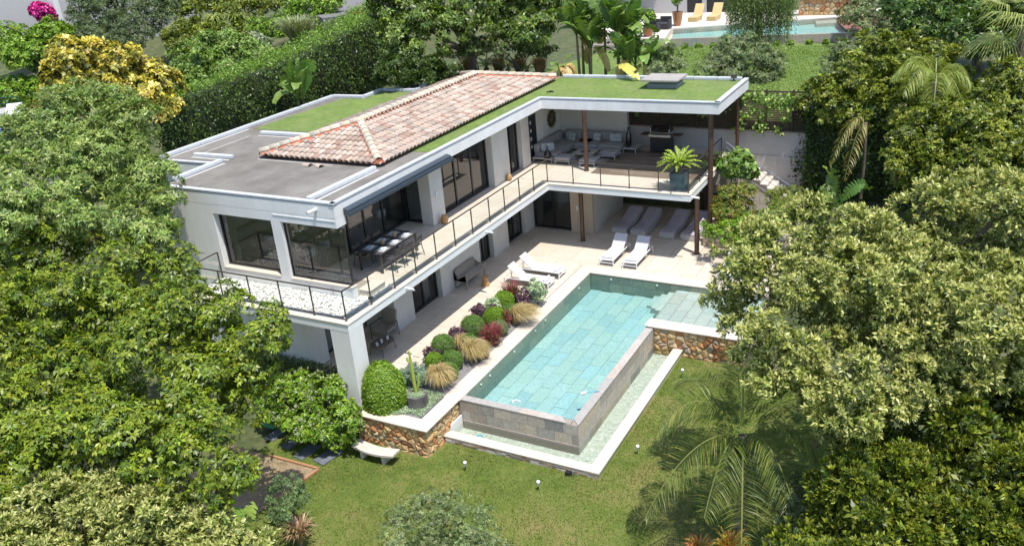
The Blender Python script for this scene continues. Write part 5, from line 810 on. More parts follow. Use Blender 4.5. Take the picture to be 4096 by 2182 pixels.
tree('olive_tree','wide silvery olive tree just behind the roof edge beyond the skylight','tree',LOB['olive_b'],19000,.15,.04,P_OLV,seed=13,clump=.3,base=(5.6,26,5.35),r=.12,mat_=LEAFM,group='olive trees on the upper lawn')
tree('olive_tree','silvery olive tree at the right edge of the upper lawn','tree',LOB['olive_c'],8000,.15,.04,P_OLV,seed=14,clump=.3,base=(10.7,26,5.35),r=.09,mat_=LEAFM,group='olive trees on the upper lawn')
tree('olive_tree','tall grey olive tree right of the upper swimming pool','tree',LOB['olive_d'],19000,.2,.05,P_OLV,seed=15,clump=.45,base=(12,34,5.4),r=.18,mat_=LEAFM)
tree('olive_bush','rounded silvery olive bush on the lawn at the bottom centre','bush',LOB['olive_front'],30000,.075,.022,[((.15,.19,.10),3),((.09,.12,.07),2),((.22,.24,.17),1.5)],seed=16,clump=.16,base=(6,-5.6,-1.05),r=.05,mat_=LEAFM,core=.05)
tree('olive_tree','young sparse olive tree beside the sandy patch at the bottom left','tree',LOB['olive_small'],4200,.085,.024,[((.13,.18,.10),3),((.08,.12,.07),2)],seed=17,clump=.14,base=(1.4,-5.0,-1.05),r=.04,mat_=LEAFM,core=.0)
tree('glossy_bush','big glossy round bush growing against the front corner of the villa','bush',LOB['glossy_bush'],30000,.10,.055,P_LAU,seed=18,clump=.2,base=(-1.2,-.9,-1.1),r=.07,flower=((.38,.40,.26),.16,-1),core=.1)
tree('ground_cover_shrub','low bright green shrub spilling over the small stone planter','shrub',LOB['shrub_cover'],22000,.09,.04,P_LAU,seed=19,clump=.18,base=(9,16,0),r=.05)
tree('grey_leaved_bush','silver grey bush behind the feather palm at the bottom right','bush',LOB['grey_bush'],14000,.09,.02,P_OLV,seed=20,clump=.2,base=(14.5,-2,-1.05),r=.05,mat_=LEAFM)
tree('laurel_hedge','bright green laurel hedge below the road at the top left','hedge',LOB['laurel_hedge'],34000,.14,.06,P_LAU,seed=21,clump=.28,grow=1.15,base=(-18,21,6.5),r=.1)
hedge_fill('clipped_hedge','long tall clipped hedge with sunlit flat top running behind the villa',[((-14.4,6.3,8.0),(-16.4,8.0,8.0)),((-14.4,9.5,8.2),(-16.7,12.5,8.2)),((-14.4,15.2,8.4),(-17.4,17.4,8.4)),((-14.4,20.2,9.0),(-19.3,25.4,9.0)),((-14.4,24.0,9.4),(-20.5,30.4,9.4))],2.5,70000,.16,.065,[((.05,.085,.016),3),((.075,.12,.02),1.5),((.032,.055,.012),2)],seed=22,sunlit_pal=[((.105,.18,.022),3),((.14,.21,.035),2),((.08,.14,.018),1)],disp=.4)  # sunlit top and shaded sides put into the two palettes
tree('shade_filler','added dark leaf mass filling the shade between the clipped hedge and the stone planter','shrub',LOB['dark_fill'],26000,.16,.06,[((.035,.06,.012),3),((.06,.10,.02),1)],seed=41,clump=.35,base=(-10,20,4.5),r=.1)  # added mass, leaves coloured dark for the void under the tree
tree('flowering_shrubs','loose green shrubs behind the stone planter under the dark tree','shrub',LOB['green_fill'],16000,.12,.05,[((.06,.10,.025),3),((.12,.11,.08),1)],seed=42,clump=.3,base=(-5,24,5),r=.06)
tree('mixed_shrubs','dense mixed green shrubs below the road at the top left','shrub',LOB['top_fill'],30000,.15,.06,P_DK,seed=43,clump=.35,base=(-22,22,6.5),r=.1)
tree('mixed_shrubs','dense green shrubs and saplings along the top edge left of the road','shrub',LOB['top_fill_b'],26000,.18,.06,P_DK,seed=44,clump=.4,base=(-28,28,8),r=.1)
# creeper hedge on the retaining wall
hedge_fill('ivy_hedge','tall dark ivy covered hedge standing on the end of the grey retaining wall',[((10.3,20.7,5.6),(10.3,23.5,5.9)),((12.5,20.4,5.7),(12.5,23.5,5.9)),((15,20,5.6),(15.5,23,5.8))],.2,30000,.17,.08,[((.028,.052,.010),3),((.05,.09,.016),1)],seed=23,sunlit_pal=P_DK,disp=.5)  # near-black sides and lighter top: shade and sun put into leaf colour
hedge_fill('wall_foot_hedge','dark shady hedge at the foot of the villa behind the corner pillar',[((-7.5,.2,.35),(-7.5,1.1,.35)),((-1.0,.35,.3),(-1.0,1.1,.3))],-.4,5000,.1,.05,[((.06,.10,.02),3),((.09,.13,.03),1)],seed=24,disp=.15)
# left background bushes
for i,(x,y,z,r,pal,lb,fl) in enumerate([
 (-31.6,12.0,9.4,1.35,P_LAU,'round bright green bush left of the pink flowered bush',None),
 (-30.8,13.1,8.6,1.3,[((.08,.12,.03),3),((.05,.08,.02),2)],'dark bush dotted with pink flowers at the upper left',((.45,.08,.12),.05,-1)),
 (-31.8,11.2,7.3,1.5,P_LAU,'bright green bush at the left edge above the red shrub',None),
 (-30.6,15.6,9.5,1.7,P_LAU,'tall bright green hedge bush left of the big olive tree',None),
 (-31.2,13.9,10.2,1.2,P_LAU,'green hedge bush beneath the purple bougainvillea',None),
 (-31.0,11.6,6.2,1.15,[((.30,.06,.03),3),((.40,.10,.04),2),((.10,.12,.04),3)],'orange red flowering shrub at the left edge',None),
 (-33.0,11.6,5.6,1.0,[((.30,.08,.04),1),((.09,.13,.05),4)],'low green and orange shrub left of the red shrub',None),
 (-26.4,19.0,8.9,1.2,P_DK,'dark green bush right of the big olive tree',None),
 (-25.6,20.1,8.9,1.2,P_DK,'dark clipped bush under the yucca palms',None),
 (-25.0,19.6,7.9,1.35,P_LAU,'round laurel bush in front of the yucca palms',None),
 (-23.0,21.6,8.2,1.1,[((.33,.33,.36),2),((.12,.16,.09),2)],'pale lilac plumbago bush below the laurel hedge',None),
 (-38.0,15.0,9.6,1.8,P_LAU,'green bush in the top left corner',None)]):
    shrub('garden_bush',lb,'bush',(x,y,z-r*.8),r,8500,.16,.07,pal,seed=30+i,flower=fl)
shrub('bougainvillea','magenta bougainvillea climbing a white post at the top left','climber',(-37.2,17.7,9.6),(.7,.7,1.5),5000,.16,.12,[((.45,.02,.28),3),((.32,.01,.2),2)],seed=50)
# lavender-like tall grass
t=thing('lavender_clump','grey green lavender clump with pale stalks in front of the laurel hedge','lavender',(-20.4,22.6,7.9)); blades(t,'stalk_tuft',(-20.4,22.6,7.9),900,1.5,1.5,.035,[((.28,.27,.24),2),((.16,.19,.10),2)],seed=3,curve=.3,r0=.5)
# yuccas top
for i,(x,y,z) in enumerate([(-27.9,23.2,8.6),(-26.9,24.2,8.5),(-27.3,22.4,8.0)]):
    t=thing('yucca','%s yucca palm with spiky rosette at the top left centre'%['left','right','small front'][i],'yucca',(x,y,z-2.4)); g=G(); g.tube([(x,y,z-2.4),(x+.1,y,z)],[.2,.14],8); part('trunk',g,BARK,t,smooth=True); blades(t,'rosette',(x,y,z),260,1.0,1.35,.09,[((.16,.20,.06),3),((.26,.27,.10),1)],seed=60+i,curve=1.0)
    if i<3: blades(t,'dry_skirt',(x,y,z-.2),90,-.7,.9,.08,[((.20,.14,.08),1)],seed=70+i,curve=.2)
# ---------------- palms ----------------
P_PALM=[((.07,.10,.022),3),((.12,.14,.035),2),((.20,.19,.06),.6)]
def azl(*a): return a
palm('feather_palm','feather palm with long arching fronds on the lawn at the bottom right','palm tree',(13.0,-1.1,2.5),[(R(120),.9,2.0,.3),(R(208),2.1,.2,1.0),(R(28),2.5,.1,.9),(R(228),2.7,-1.5,.8),(R(252),1.6,-1.5,.7),(R(285),1.7,-1.9,.6),(R(330),1.8,-1.4,.8),(R(105),1.9,.7,.7),(R(65),2.1,.5,.8),(R(155),2.1,.5,.8),(R(190),2.3,-.7,.9),(R(5),2.1,-.8,.9),(R(305),1.2,-1.9,.5),(R(240),1.2,-2.0,.5)],P_PALM,-1.05,seed=1,nl=105,ll=.82,w_=.0095,hang=.35,up=.3)
palm('feather_palm','feather palm with drooping fronds in the evergreen mass right of the trellis','palm tree',(15.4,19.2,6.9),[(R(a),1.9+.4*math.sin(a),-.5+.7*math.cos(a*2.3),.8) for a in range(10,360,44)],[((.15,.19,.035),3),((.22,.24,.06),2)],1.0,seed=2,nl=100,ll=.65,w_=.012,hang=.9)
palm('dry_frond_palm','hanging dried palm frond below the feather palm at the right','palm tree',(13.2,17.2,5.7),[(R(235),1.0,-2.2,.7),(R(215),1.4,-1.6,.8)],[((.30,.24,.12),3),((.22,.22,.08),1)],2.5,seed=4,nl=44,ll=.5,w_=.014,hang=.6,tr=.05)
t=thing('fan_palm','fan palm with shaggy crown at the top right edge','palm tree',(18.3,22.3,3)); g=G(); g.tube([(18.3,22.3,3),(18.3,22.3,8.6)],[.3,.22],9); part('trunk',g,BARK,t,smooth=True)
rg=np.random.default_rng(9)
for i in range(26):
    a=rg.uniform(0,6.28); e=rg.uniform(-.7,.9); L_=rg.uniform(1.4,2.0); p=np.array([18.3+math.cos(a)*L_*.6,22.3+math.sin(a)*L_*.6,8.7+e*.9]); V=[];F=[]; dr=np.array([math.cos(a),math.sin(a),e*.6]); dr/=np.linalg.norm(dr); sd=np.cross(dr,[0,0,1.]); sd/=np.linalg.norm(sd)
    for k in range(22):
        th=(k/21-.5)*2.6; d_=dr*math.cos(th)+sd*math.sin(th); q=p+d_*L_*.75*rg.uniform(.85,1.1); q[2]-=.35*L_*rg.uniform(.5,1.2); m_=p+d_*L_*.4; ww=np.cross(d_,[0,0,1.])*.025; j=len(V); V+=[p,m_+ww,q,m_-ww]; F.append((j,j+1,j+2,j+3))
    g=G(); fast_mesh('fan_leaf',np.array(V),np.array(F),np.repeat(palette([((.19,.22,.07),3),((.27,.27,.11),2)],22,rg),4,0),LEAF,t)
# weeping tree in front of the upper pool
t=thing('weeping_tree','weeping pepper tree hanging in front of the upper pool','tree',(5.5,31.2,5.4)); g=G(); g.tube([(5.5,31.2,5.4),(5.6,31.2,7.5),(5.4,31.2,10)],[.2,.15,.1],8); part('trunk',g,BARK,t)
rg=np.random.default_rng(4); n=620; sx=rg.uniform(-1.55,2.0,n)+5.4; sy=31.2+rg.uniform(-.9,.9,n); ln=rg.uniform(1.0,3.0,n)*(1-.25*np.abs(sx-5.5)/2); z0=rg.uniform(8.2,10.2,n); P=[];D_=[]
for i in range(n):
    m=int(ln[i]*20); tt=np.linspace(0,1,m); P.append(np.stack([sx[i]+.15*tt*math.sin(i),sy[i]+.1*tt,np.maximum(z0[i]-ln[i]*tt,6.1+.3*math.sin(i))],1))
P=np.concatenate(P); m=len(P); P=P+rg.normal(size=(m,3))*.03; dn=np.tile([0,0,-1.],(m,1)); V,F,C=leaves(P,nrm(rg.normal(size=(m,3))+np.array([.2,-.8,.1])),.15,.035,palette([((.10,.145,.04),3),((.16,.20,.08),1.5),((.06,.09,.03),1)],m,rg),rg,0,dn); fast_mesh('foliage',V,F,C,LEAF,t)
# ---------------- bananas ----------------
P_BAN=[((.09,.145,.04),3),((.13,.19,.055),2),((.065,.11,.03),2)]
banana('giant_strelitzia','tallest giant bird of paradise clump behind the roof, left stem','banana plant',(-1.9,23.2,5.4),60,2.2,.3,P_BAN,seed=1,stems=4,hstem=2.4,dead=1,rise=1.15,spread=2.0)
banana('giant_strelitzia','giant bird of paradise clump behind the roof, middle stem','banana plant',(-.1,24.2,5.4),64,2.3,.3,P_BAN,seed=2,stems=4,hstem=2.7,dead=1,rise=1.15,spread=2.0)
banana('giant_strelitzia','giant bird of paradise clump behind the roof, right stem near the olive','banana plant',(1.1,23.4,5.3),44,2.0,.28,P_BAN,seed=3,stems=4,hstem=1.5,dead=1,rise=1.1,spread=1.6)
banana('giant_strelitzia','small bird of paradise with drooping withered leaves at the end of the tiled roof','banana plant',(-2.1,21.7,6.0),12,1.2,.2,P_BAN,seed=4,stems=2,hstem=.9,dead=5)
banana('banana_plant','lone banana plant with upright leaves in front of the clipped hedge','banana plant',(-13.0,13.6,5.2),14,2.3,.34,[((.13,.20,.06),1)],seed=5,stems=2,hstem=1.3,rise=1.2)
banana('banana_plant','banana plant in the shade under the evergreen mass at the right','banana plant',(12.4,17.2,1.6),9,1.7,.32,P_BAN,seed=6,stems=2,hstem=.5)
banana('banana_plant','broad leaved banana plant at the bottom edge left of the spiky red plant','banana plant',(.45,-6.3,-1.05),7,1.05,.26,[((.20,.28,.06),2),((.12,.18,.04),1)],seed=7,stems=1,hstem=.3,rise=1.0)
# ---------------- cordylines and grasses on the lawn ----------------
def spiky(name,label,cat,c,n,H,s,pal,w_=.05,seed=0,r0=.06):
    t=thing(name,label,cat,c); g=G(); g.tube([c,(c[0],c[1],c[2]+.15)],[.06,.05],7); part('stem',g,BARK,t); blades(t,'leaf_rosette',(c[0],c[1],c[2]+.1),n,H,s,w_,pal,seed=seed,curve=.5,r0=r0); return t
spiky('cordyline','reddish brown cordyline with spiky leaves at the bottom left of the lawn','cordyline',(1.95,-5.55,-1.05),150,.75,.62,[((.26,.16,.13),3),((.36,.25,.20),2),((.18,.10,.09),1)],.045,1)
spiky('bromeliad','orange and yellow spiky plant at the bottom edge by the feather palm','bromeliad',(12.95,-1.75,-1.0),150,.75,.65,[((.50,.22,.05),3),((.45,.35,.08),2)],.05,2)
spiky('bromeliad','second smaller orange spiky plant at the bottom edge by the feather palm','bromeliad',(12.2,-1.9,-1.0),110,.5,.5,[((.45,.15,.06),3),((.40,.30,.08),2)],.05,3)
# ---------------- flower bed beside the pool ----------------
P_BALL=[((.13,.22,.03),3),((.18,.27,.045),2),((.09,.15,.02),1)]
P_BALL2=[((.10,.17,.05),3),((.14,.21,.08),2)]
def ball(label,c,r,pal,seed,grp='clipped balls in the flower bed',n=9000,L=.05,sq=.95):
    rg=np.random.default_rng(seed); t=thing('clipped_ball',label,'clipped shrub',(c[0],c[1],0),grp); g=G(); g.tube([(c[0],c[1],0),(c[0],c[1],r*.8)],.02,5); part('stem',g,BARK,t)
    d=nrm(rg.normal(size=(n,3))); d[:,2]=np.where(d[:,2]<-.6,-d[:,2],d[:,2]); rr=r*rg.uniform(.8,1.03,(n,1))*(1+.035*np.sin(d[:,0:1]*7+seed)+.035*np.sin(d[:,1:2]*9)); P=np.array([c[0],c[1],r*.82])+d*rr*np.array([1,1,sq]); V,F,C=leaves(P,nrm(d+rg.normal(size=(n,3))*.7),L,L*.4,palette(pal,n,rg),rg,.1); fast_mesh('foliage',V,F,C,LEAFM,t); return t
BL=[((1.32,7.75),.43,P_BALL,'clipped green ball at the top of the bed near the sun loungers'),((1.72,6.28),.45,P_BALL,'bright clipped ball in the middle of the flower bed'),((1.28,5.35),.46,P_BALL2,'clipped ball left of the bright middle ball'),((.95,3.75),.42,P_BALL2,'clipped ball at the lower left side of the bed'),((1.7,4.35),.34,P_BALL2,'clipped ball hidden behind the feather grass'),((1.2,2.75),.33,P_BALL,'small bright clipped ball near the cactus'),((1.85,2.95),.38,P_BALL2,'bluish clipped ball beside the coping'),((2.1,2.3),.33,P_BALL2,'clipped ball nearest the pool coping at the lower end'),((2.2,5.75),.32,P_OLV,'grey green clipped ball beside the red flowers'),((2.0,7.0),.36,P_BALL2,'clipped ball behind the upper feather grass')]
for i,(c,r,p,lb) in enumerate(BL): ball(lb,c,r,p,80+i)
def tuftgrass(label,c,seed,lean=(.25,-.05),n=1500,H=.72,s=.6):
    t=thing('feather_grass',label,'ornamental grass',(c[0],c[1],0),'feather grasses in the flower bed'); blades(t,'blade_tuft',(c[0],c[1],0),n,H,s,.011,[((.38,.27,.19),3),((.46,.34,.27),2),((.24,.22,.08),1.3)],seed=seed,curve=1.1,lean=(lean[0]+.22,lean[1]-.02),r0=.12,mat_=LEAFM,seg=5)
tuftgrass('blond feather grass tuft nearest the cactus',(1.95,1.75),1,(.12,-.1)); tuftgrass('blond feather grass tuft in the middle of the bed',(2.1,3.65),2,(.2,.05)); tuftgrass('blond feather grass tuft leaning over the coping at the upper bed',(2.3,6.75),3,(.42,.15)); tuftgrass('thin pale feather grass behind the middle tuft',(1.35,4.15),4,(.05,.05),500,.6,.4)
P_MAG=[((.50,.03,.14),2),((.38,.02,.10),1),((.12,.10,.05),2),((.22,.05,.08),2)]
for c,r,n,pal,lb in [((1.35,8.3),(.42,.38,.8),3600,P_MAG,'tall crimson flowered plant at the top end of the bed'),((2.3,5.0),(.42,.42,.62),4200,P_MAG,'magenta flowered plant leaning over the pool coping'),((2.15,6.35),(.2,.2,.6),1500,P_MAG,'slim crimson flowered plant beside the upper feather grass')]:
    t=shrub('flowering_plant',lb,'flower',(c[0],c[1],0),(r[0]*.9,r[1]*.9,r[2]*.6),n//2,.05,.022,[((.10,.11,.04),3),((.20,.05,.07),2),((.34,.03,.10),1.5)],seed=int(c[1]*10),clump=.1,lumps=5,group='crimson flowers in the bed'); blades(t,'flower_spikes',(c[0],c[1],.05),int(n*.09),r[2]*1.1,r[0]*1.0,.014,[((.20,.03,.07),3),((.10,.08,.04),2),((.34,.05,.14),1)],seed=int(c[1]*7),curve=.2,r0=r[0]*.6,mat_=LEAFM)
P_PUR=[((.07,.03,.07),3),((.12,.05,.10),2),((.05,.03,.045),2)]
for c,r,lb in [((1.95,8.35),(.42,.4,.5),'dark purple heuchera at the top of the bed'),((.85,6.45),(.3,.3,.5),'purple shrub on the terrace side of the bed'),((.95,4.75),(.32,.3,.48),'dark purple shrub left of the feather grass'),((.8,3.2),(.28,.28,.35),'purple foliage plant near the small clipped ball'),((2.35,4.0),(.3,.3,.32),'dark red leaved plant at the coping'),((1.2,7.0),(.22,.22,.4),'small purple plant below the upper clipped ball')]:
    shrub('purple_leaved_shrub',lb,'shrub',(c[0],c[1],0),r,2600,.055,.035,P_PUR,seed=int(c[1]*13),clump=.1,group='purple leaved shrubs in the bed')
P_SIL=[((.42,.46,.42),3),((.30,.36,.32),2),((.20,.27,.20),1)]
for c,r,n,lb in [((2.4,8.55),(.36,.36,.85),5200,'tall silver leaved shrub at the upper end of the bed by the lounger'),((1.1,7.25),(.28,.28,.55),2400,'silver leaved shrub below the upper clipped ball')]:
    shrub('silver_leaved_shrub',lb,'shrub',(c[0],c[1],0),r,n,.065,.04,P_SIL,seed=int(c[1]*17),clump=.12,mat_=LEAFM)
for c,r,lb in [((1.45,1.45),(.4,.35,.65),'blue grey euphorbia behind the cactus'),((.95,1.5),(.3,.3,.45),'blue flowered shrub between the round hedge and the cactus')]:
    shrub('blue_grey_plant',lb,'shrub',(c[0],c[1],0),r,3200,.08,.02,[((.20,.27,.25),3),((.14,.20,.18),2),((.25,.25,.42),.3)],seed=int(c[0]*19),clump=.12,mat_=LEAFM)
# low silver ground cover
rg=np.random.default_rng(8); n=9000; x=rg.uniform(.9,2.5,n); y=rg.uniform(-.42,1.3,n); k=(y>-.2-.15*np.sin(x*5))&(x+y<3.9); x,y=x[k],y[k]; P=np.stack([x,y,rg.uniform(.0,.07,len(x))],1); V,F,C=leaves(P,nrm(rg.normal(size=(len(x),3))*.6+np.array([0,0,.8])),.06,.025,palette([((.34,.40,.36),3),((.22,.28,.25),2)],len(x),rg),rg,-.3); o=fast_mesh('silver_ground_cover',V,F,C,LEAFM,None,kind='stuff'); tag(o,'low silvery ground cover spreading around the cactus stump','ground cover')
# clipped dome hedge at the pillar
t=thing('clipped_dome','tall clipped green dome shrub against the white corner pillar','clipped shrub',(.95,.15,0)); g=G(); g.tube([(.95,.15,-.1),(.95,.15,1.0)],.04,6); part('stem',g,BARK,t)
rg=np.random.default_rng(12); n=26000; u=rg.uniform(-.1,1,n); a=rg.uniform(0,6.28,n); rad=.72*np.sqrt(np.clip(1-np.clip((u-.25)/.75,0,1)**2.2,0,1))*(1-.03*np.clip(.25-u,0,1)); z=u*1.62; k=rg.uniform(.86,1.03,n)*(1+.03*np.sin(a*5+u*7)); P=np.stack([.95+np.cos(a)*rad*k,.12+np.sin(a)*rad*k*.95,np.maximum(z*k,.02)-.05],1); Nn=nrm(np.stack([np.cos(a)*.8,np.sin(a)*.8,.15+u*1.1],1)+rg.normal(size=(n,3))*.4); V,F,C=leaves(P,Nn,.075,.035,palette(P_LAU,n,rg),rg,.2); fast_mesh('foliage',V,F,C,LEAF,t)
part('dark_core',G().lathe([(.55,0),(.6,.7),(.35,1.2),(.1,1.4)],(.95,.12,0),12),mat('hedge_dark_core',(.035,.045,.018)),t)  # solid core, coloured dark for the shade behind the leaves
# cactus in a hollow stump
st=thing('hollow_stump','weathered grey hollow tree stump used as a planter','stump',(2.03,.45,0)); g=G(); rnd=random.Random(4); n_=22; 
rr_=[.33*rnd.uniform(.88,1.1) for _ in range(n_)]; vs=[]
for (z,k) in ((0,1.0),(.2,.97),(.42,1.02),(.44,.82),(.3,.78)):
    for i in range(n_): a=2*math.pi*i/n_; vs.append((2.03+rr_[i]*k*math.cos(a)*1.1,.45+rr_[i]*k*math.sin(a),z+(.05*rnd.random() if z>.3 else 0)))
g.add(vs,[(j*n_+i,j*n_+(i+1)%n_,(j+1)*n_+(i+1)%n_,(j+1)*n_+i) for j in range(4) for i in range(n_)]+[tuple(range(4*n_,5*n_))]); part('bark_shell',g,STUMPM,st,smooth=False)
rg=np.random.default_rng(3); n=1600; a=rg.uniform(0,6.28,n); q=rg.uniform(0,.3,n); P=np.stack([2.03+q*np.cos(a),.45+q*np.sin(a),.36+rg.uniform(0,.1,n)],1); V,F,C=leaves(P,nrm(rg.normal(size=(n,3))+np.array([0,0,1.])),.05,.02,palette([((.34,.40,.36),1)],n,rg),rg,.1); fast_mesh('ground_cover',V,F,C,LEAFM,st)
cc_=thing('column_cactus','slender green column cactus growing from the stump','cactus',(2.0,.5,.35)); CACT=mat('cactus_skin',(.22,.32,.05),.6,c2=(.35,.38,.08),scale=5,var=.15)
def ribbed(pts,r):
    g=G(); g.tube(pts,r,10); 
    n=10
    for i,v in enumerate(g.v):
        pass
    return g
part('stem',ribbed([(1.98,.5,.35),(1.93,.52,.9),(1.9,.55,1.4),(1.88,.55,1.95)],[.06,.06,.055,.03]),CACT,cc_,smooth=True)
for pts in ([(1.9,.54,1.55),(1.82,.5,1.62),(1.8,.5,1.72)],[(2.0,.52,.5),(2.08,.56,.8),(2.1,.58,1.15)],[(1.96,.52,.7),(1.84,.55,.85),(1.83,.55,1.1)]): part('arm',ribbed(pts,[.04,.045,.03]),CACT,cc_,smooth=True)
# wall-side shrubs by the steps
shrub('fig_shrub','fig shrub with broad leaves rising beside the end of the balcony','shrub',(7.6,18.6,1.9),(.75,.75,1.7),2600,.2,.17,[((.12,.19,.05),3),((.18,.24,.08),1)],seed=61,clump=.35)
shrub('myrtle_shrub','dense green shrub with rusty new shoots in front of the stone steps','shrub',(8.0,16.9,.8),(1.05,.9,1.6),12000,.1,.035,[((.12,.17,.035),3),((.20,.20,.045),2),((.26,.16,.05),1)],seed=62,clump=.22)
shrub('westringia_shrub','upright shrub with reddish tips against the grey retaining wall','shrub',(10.0,17.6,1.1),(.8,.7,1.15),8000,.1,.02,[((.13,.17,.04),3),((.20,.20,.06),1)],seed=63,clump=.22,mat_=LEAFM)
# climber on the trellis
rg=np.random.default_rng(6)
def vine(label,pts,n,c=.3,seed=0,L=.15):
    rg=np.random.default_rng(seed); P=[]
    t=thing('climbing_vine',label,'climber',(pts[0][0],20.85,4.2)); 
    for (x,z,r) in pts: k=int(n*r*r/sum(p[2]**2 for p in pts)); P.append(np.stack([x+rg.normal(size=k)*r*.5,20.85-rg.uniform(0,.25,k),z+rg.normal(size=k)*r*.4],1))
    P=np.concatenate(P); m=len(P); V,F,C=leaves(P,nrm(np.tile([.3,-.7,.5],(m,1))+rg.normal(size=(m,3))*.5),L,L*.75,palette([((.16,.24,.05),3),((.24,.30,.09),1.5),((.08,.13,.03),1)],m,rg),rg,.5); fast_mesh('foliage',V,F,C,LEAF,t)
vine('climber with bright leaves scrambling over the right trellis panels',[(7.2,4.3,.25),(7.5,4.9,.3),(8.2,4.4,.35),(8.3,5.0,.25),(8.6,5.6,.4),(7.4,5.7,.35),(9.2,5.5,.4),(9.3,4.8,.25),(8.0,5.8,.4),(9.0,4.3,.2),(9.6,5.6,.4),(7.9,5.2,.2)],900,seed=1)
vine('sparse climber on the shaded trellis behind the barbecue',[(2.2,4.9,.25),(3.4,5.2,.3),(5.6,4.9,.3),(6.4,5.2,.25),(2.6,5.4,.3)],160,seed=2,L=.12)
# ---------------- upper lawn, planter and terrace behind ----------------
sheet('upper_lawn',[(-8,21.9),(11,21.7),(14,36.8),(-4,36)],5.46,LAWN2,th=.12)
grass('upper_grass',[(-2,22,12,35.5)],30000,.06,.02,lambda x,y:5.46,[((.10,.16,.026),3),((.13,.18,.034),2)],2,dryk=.0)['label']='smooth green lawn on the terrace behind the villa'
pl=thing('stone_planter','long grey stone planter behind the tiled roof','planter',(-6.7,23.5,5.3))
for i in range(7): part('planter_block',G().box(-9.5+i*.81,23.3,5.2,-9.5+i*.81+.8,23.55,6.06),mat('grey_planter',(.22,.22,.23),.8,var=.15,scale=3),pl,bevel=.01)
part('planter_soil',G().box(-9.5,23.55,5.2,-3.9,24.5,5.95),SOIL,pl)
def cycad(label,c,r,n=34,pal=None,pot=None,dead=0,H=.75):
    t=thing('cycad',label,'cycad',c,'cycads in the stone planter' if pot is None else None); g=G(); g.lathe([(.13*r,0),(.17*r,.15*r),(.14*r,.35*r),(.06*r,.42*r)],c,10); part('trunk',g,BARK,t); rg=np.random.default_rng(int(abs(c[0])*10))
    for i in range(n):
        a=2*math.pi*i/n*2.618*3+rg.uniform(-.1,.1); u=(i+.5)/n; rise=r*(1.0-1.15*u)*H; hh=r*(.55+.5*u)
        V,F,C=frond((c[0],c[1],c[2]+.38*r),(c[0]+math.cos(a)*hh,c[1]+math.sin(a)*hh,c[2]+.38*r+rise),.10*r,30,.12*r,.014*r,rg,pal or [((.20,.27,.05),3),((.30,.36,.08),1.5)],.0,.25); fast_mesh('frond',V,F,C,LEAF,t)
    for i in range(dead):
        a=-math.pi/2+rg.uniform(-1,1); V,F,C=frond((c[0],c[1],c[2]+.3*r),(c[0]+math.cos(a)*r*.6,c[1]+math.sin(a)*r*.6,c[2]-.5*r),.15*r,18,.15*r,.02*r,rg,[((.45,.32,.18),1)],.1,.1); fast_mesh('dry_frond',V,F,C,LEAFM,t)
    return t
cycad('left cycad in the stone planter',(-7.9,23.7,6.0),.95,26,dead=6); cycad('middle cycad in the stone planter',(-6.55,23.7,6.0),.75,24,dead=6); cycad('right cycad in the stone planter',(-5.3,23.7,6.0),.65,22,dead=5)
for i,(x,lb) in enumerate([(-9.3,'leftmost'),(-7.2,'second'),(-5.9,'third'),(-4.6,'rightmost')]):
    t=thing('dry_grass_tuft','%s reddish dry grass tuft between the cycads'%lb,'dry plant',(x,23.9,5.95)); blades(t,'blade_tuft',(x,23.9,5.95),500,.9,.55,.018,[((.30,.17,.11),3),((.40,.27,.18),1)],seed=i,curve=.6,r0=.25,mat_=LEAFM)
# neighbours' terrace with its pool
nd=tag(part('upper_terrace',G().prism([(-7,35.25),(-.72,35.15),(9.6,37.05),(13,37.8),(12,47),(-9,47)],5.3,5.6),PAVE,None,kind='structure')); nd2=part('terrace_paving',G().prism([(-7,35.3),(-1.3,35.2),(-2.2,39.2),(8.0,43.5),(10.2,37.3),(13,37.9),(12,47),(-9,47)],5.6,6.0),mat('terrace_stone',(.60,.54,.47),.8,var=.05),nd)
np_=thing('upper_pool','neighbouring infinity pool with slate front wall above the upper lawn','swimming pool',(4.5,37,6)); part('pool_wall',G().prism([(-.9,35.15),(9.75,37.05),(9.72,37.3),(-.9,35.4)],5.2,5.98),GROUT,np_)
clad(np_,'cladding_tile',(-.9,35.13,5.45),Vector((10.65,1.9,0)).normalized(),(0,0,1),Vector((1.9,-10.65,0)).normalized(),10.8,.53,1.0,.53,CLAD)
part('pool_floor',G().prism([(-.9,35.4),(9.72,37.3),(8.0,43.5),(-2.0,39.2)],5.6,5.62),mat('turquoise_tile',(.42,.55,.50),.6,var=.1,scale=1.5),np_); water_plane('upper_pool_water',[(-.88,35.42),(9.7,37.28),(8.0,43.4),(-2.0,39.15)],5.96,WATER)
part('pool_step',G().prism([(6.9,41.5),(8.4,42.0),(8.05,43.3),(6.6,42.8)],5.62,5.85),LEDGE,np_)
for i,x in enumerate([.2,1.0,1.9,2.8,3.5,5.6,6.4,7.5,8.4,9.4]):
    shrub('low_shrub','low bright shrub at the foot of the upper pool wall, '+['leftmost of ten','second from the left','third from the left','fourth from the left','fifth from the left','fifth from the right','fourth from the right','third from the right','second from the right','rightmost of ten'][i],'shrub',(x,34.75+.185*x,5.45),.2,500,.09,.05,P_LAU,seed=90+i,group='low shrubs along the foot of the upper pool wall',clump=.1,lumps=3)
def rchaise(label,x,y):
    t=thing('rattan_lounger',label,'sun lounger',(x,y,6.0),'rattan loungers on the upper terrace'); m=mat('straw_rattan',(.50,.38,.18),.8,var=.12,bump=.4,bscale=40); part('base',G().box(x-.33,y-1.0,6.0,x+.33,y+.3,6.32),m,t,bevel=.02); g=G(); g.cbox((x,y+.62,6.62),(.66,.95,.12),0,R(50)); part('backrest',g,m,t,bevel=.02)
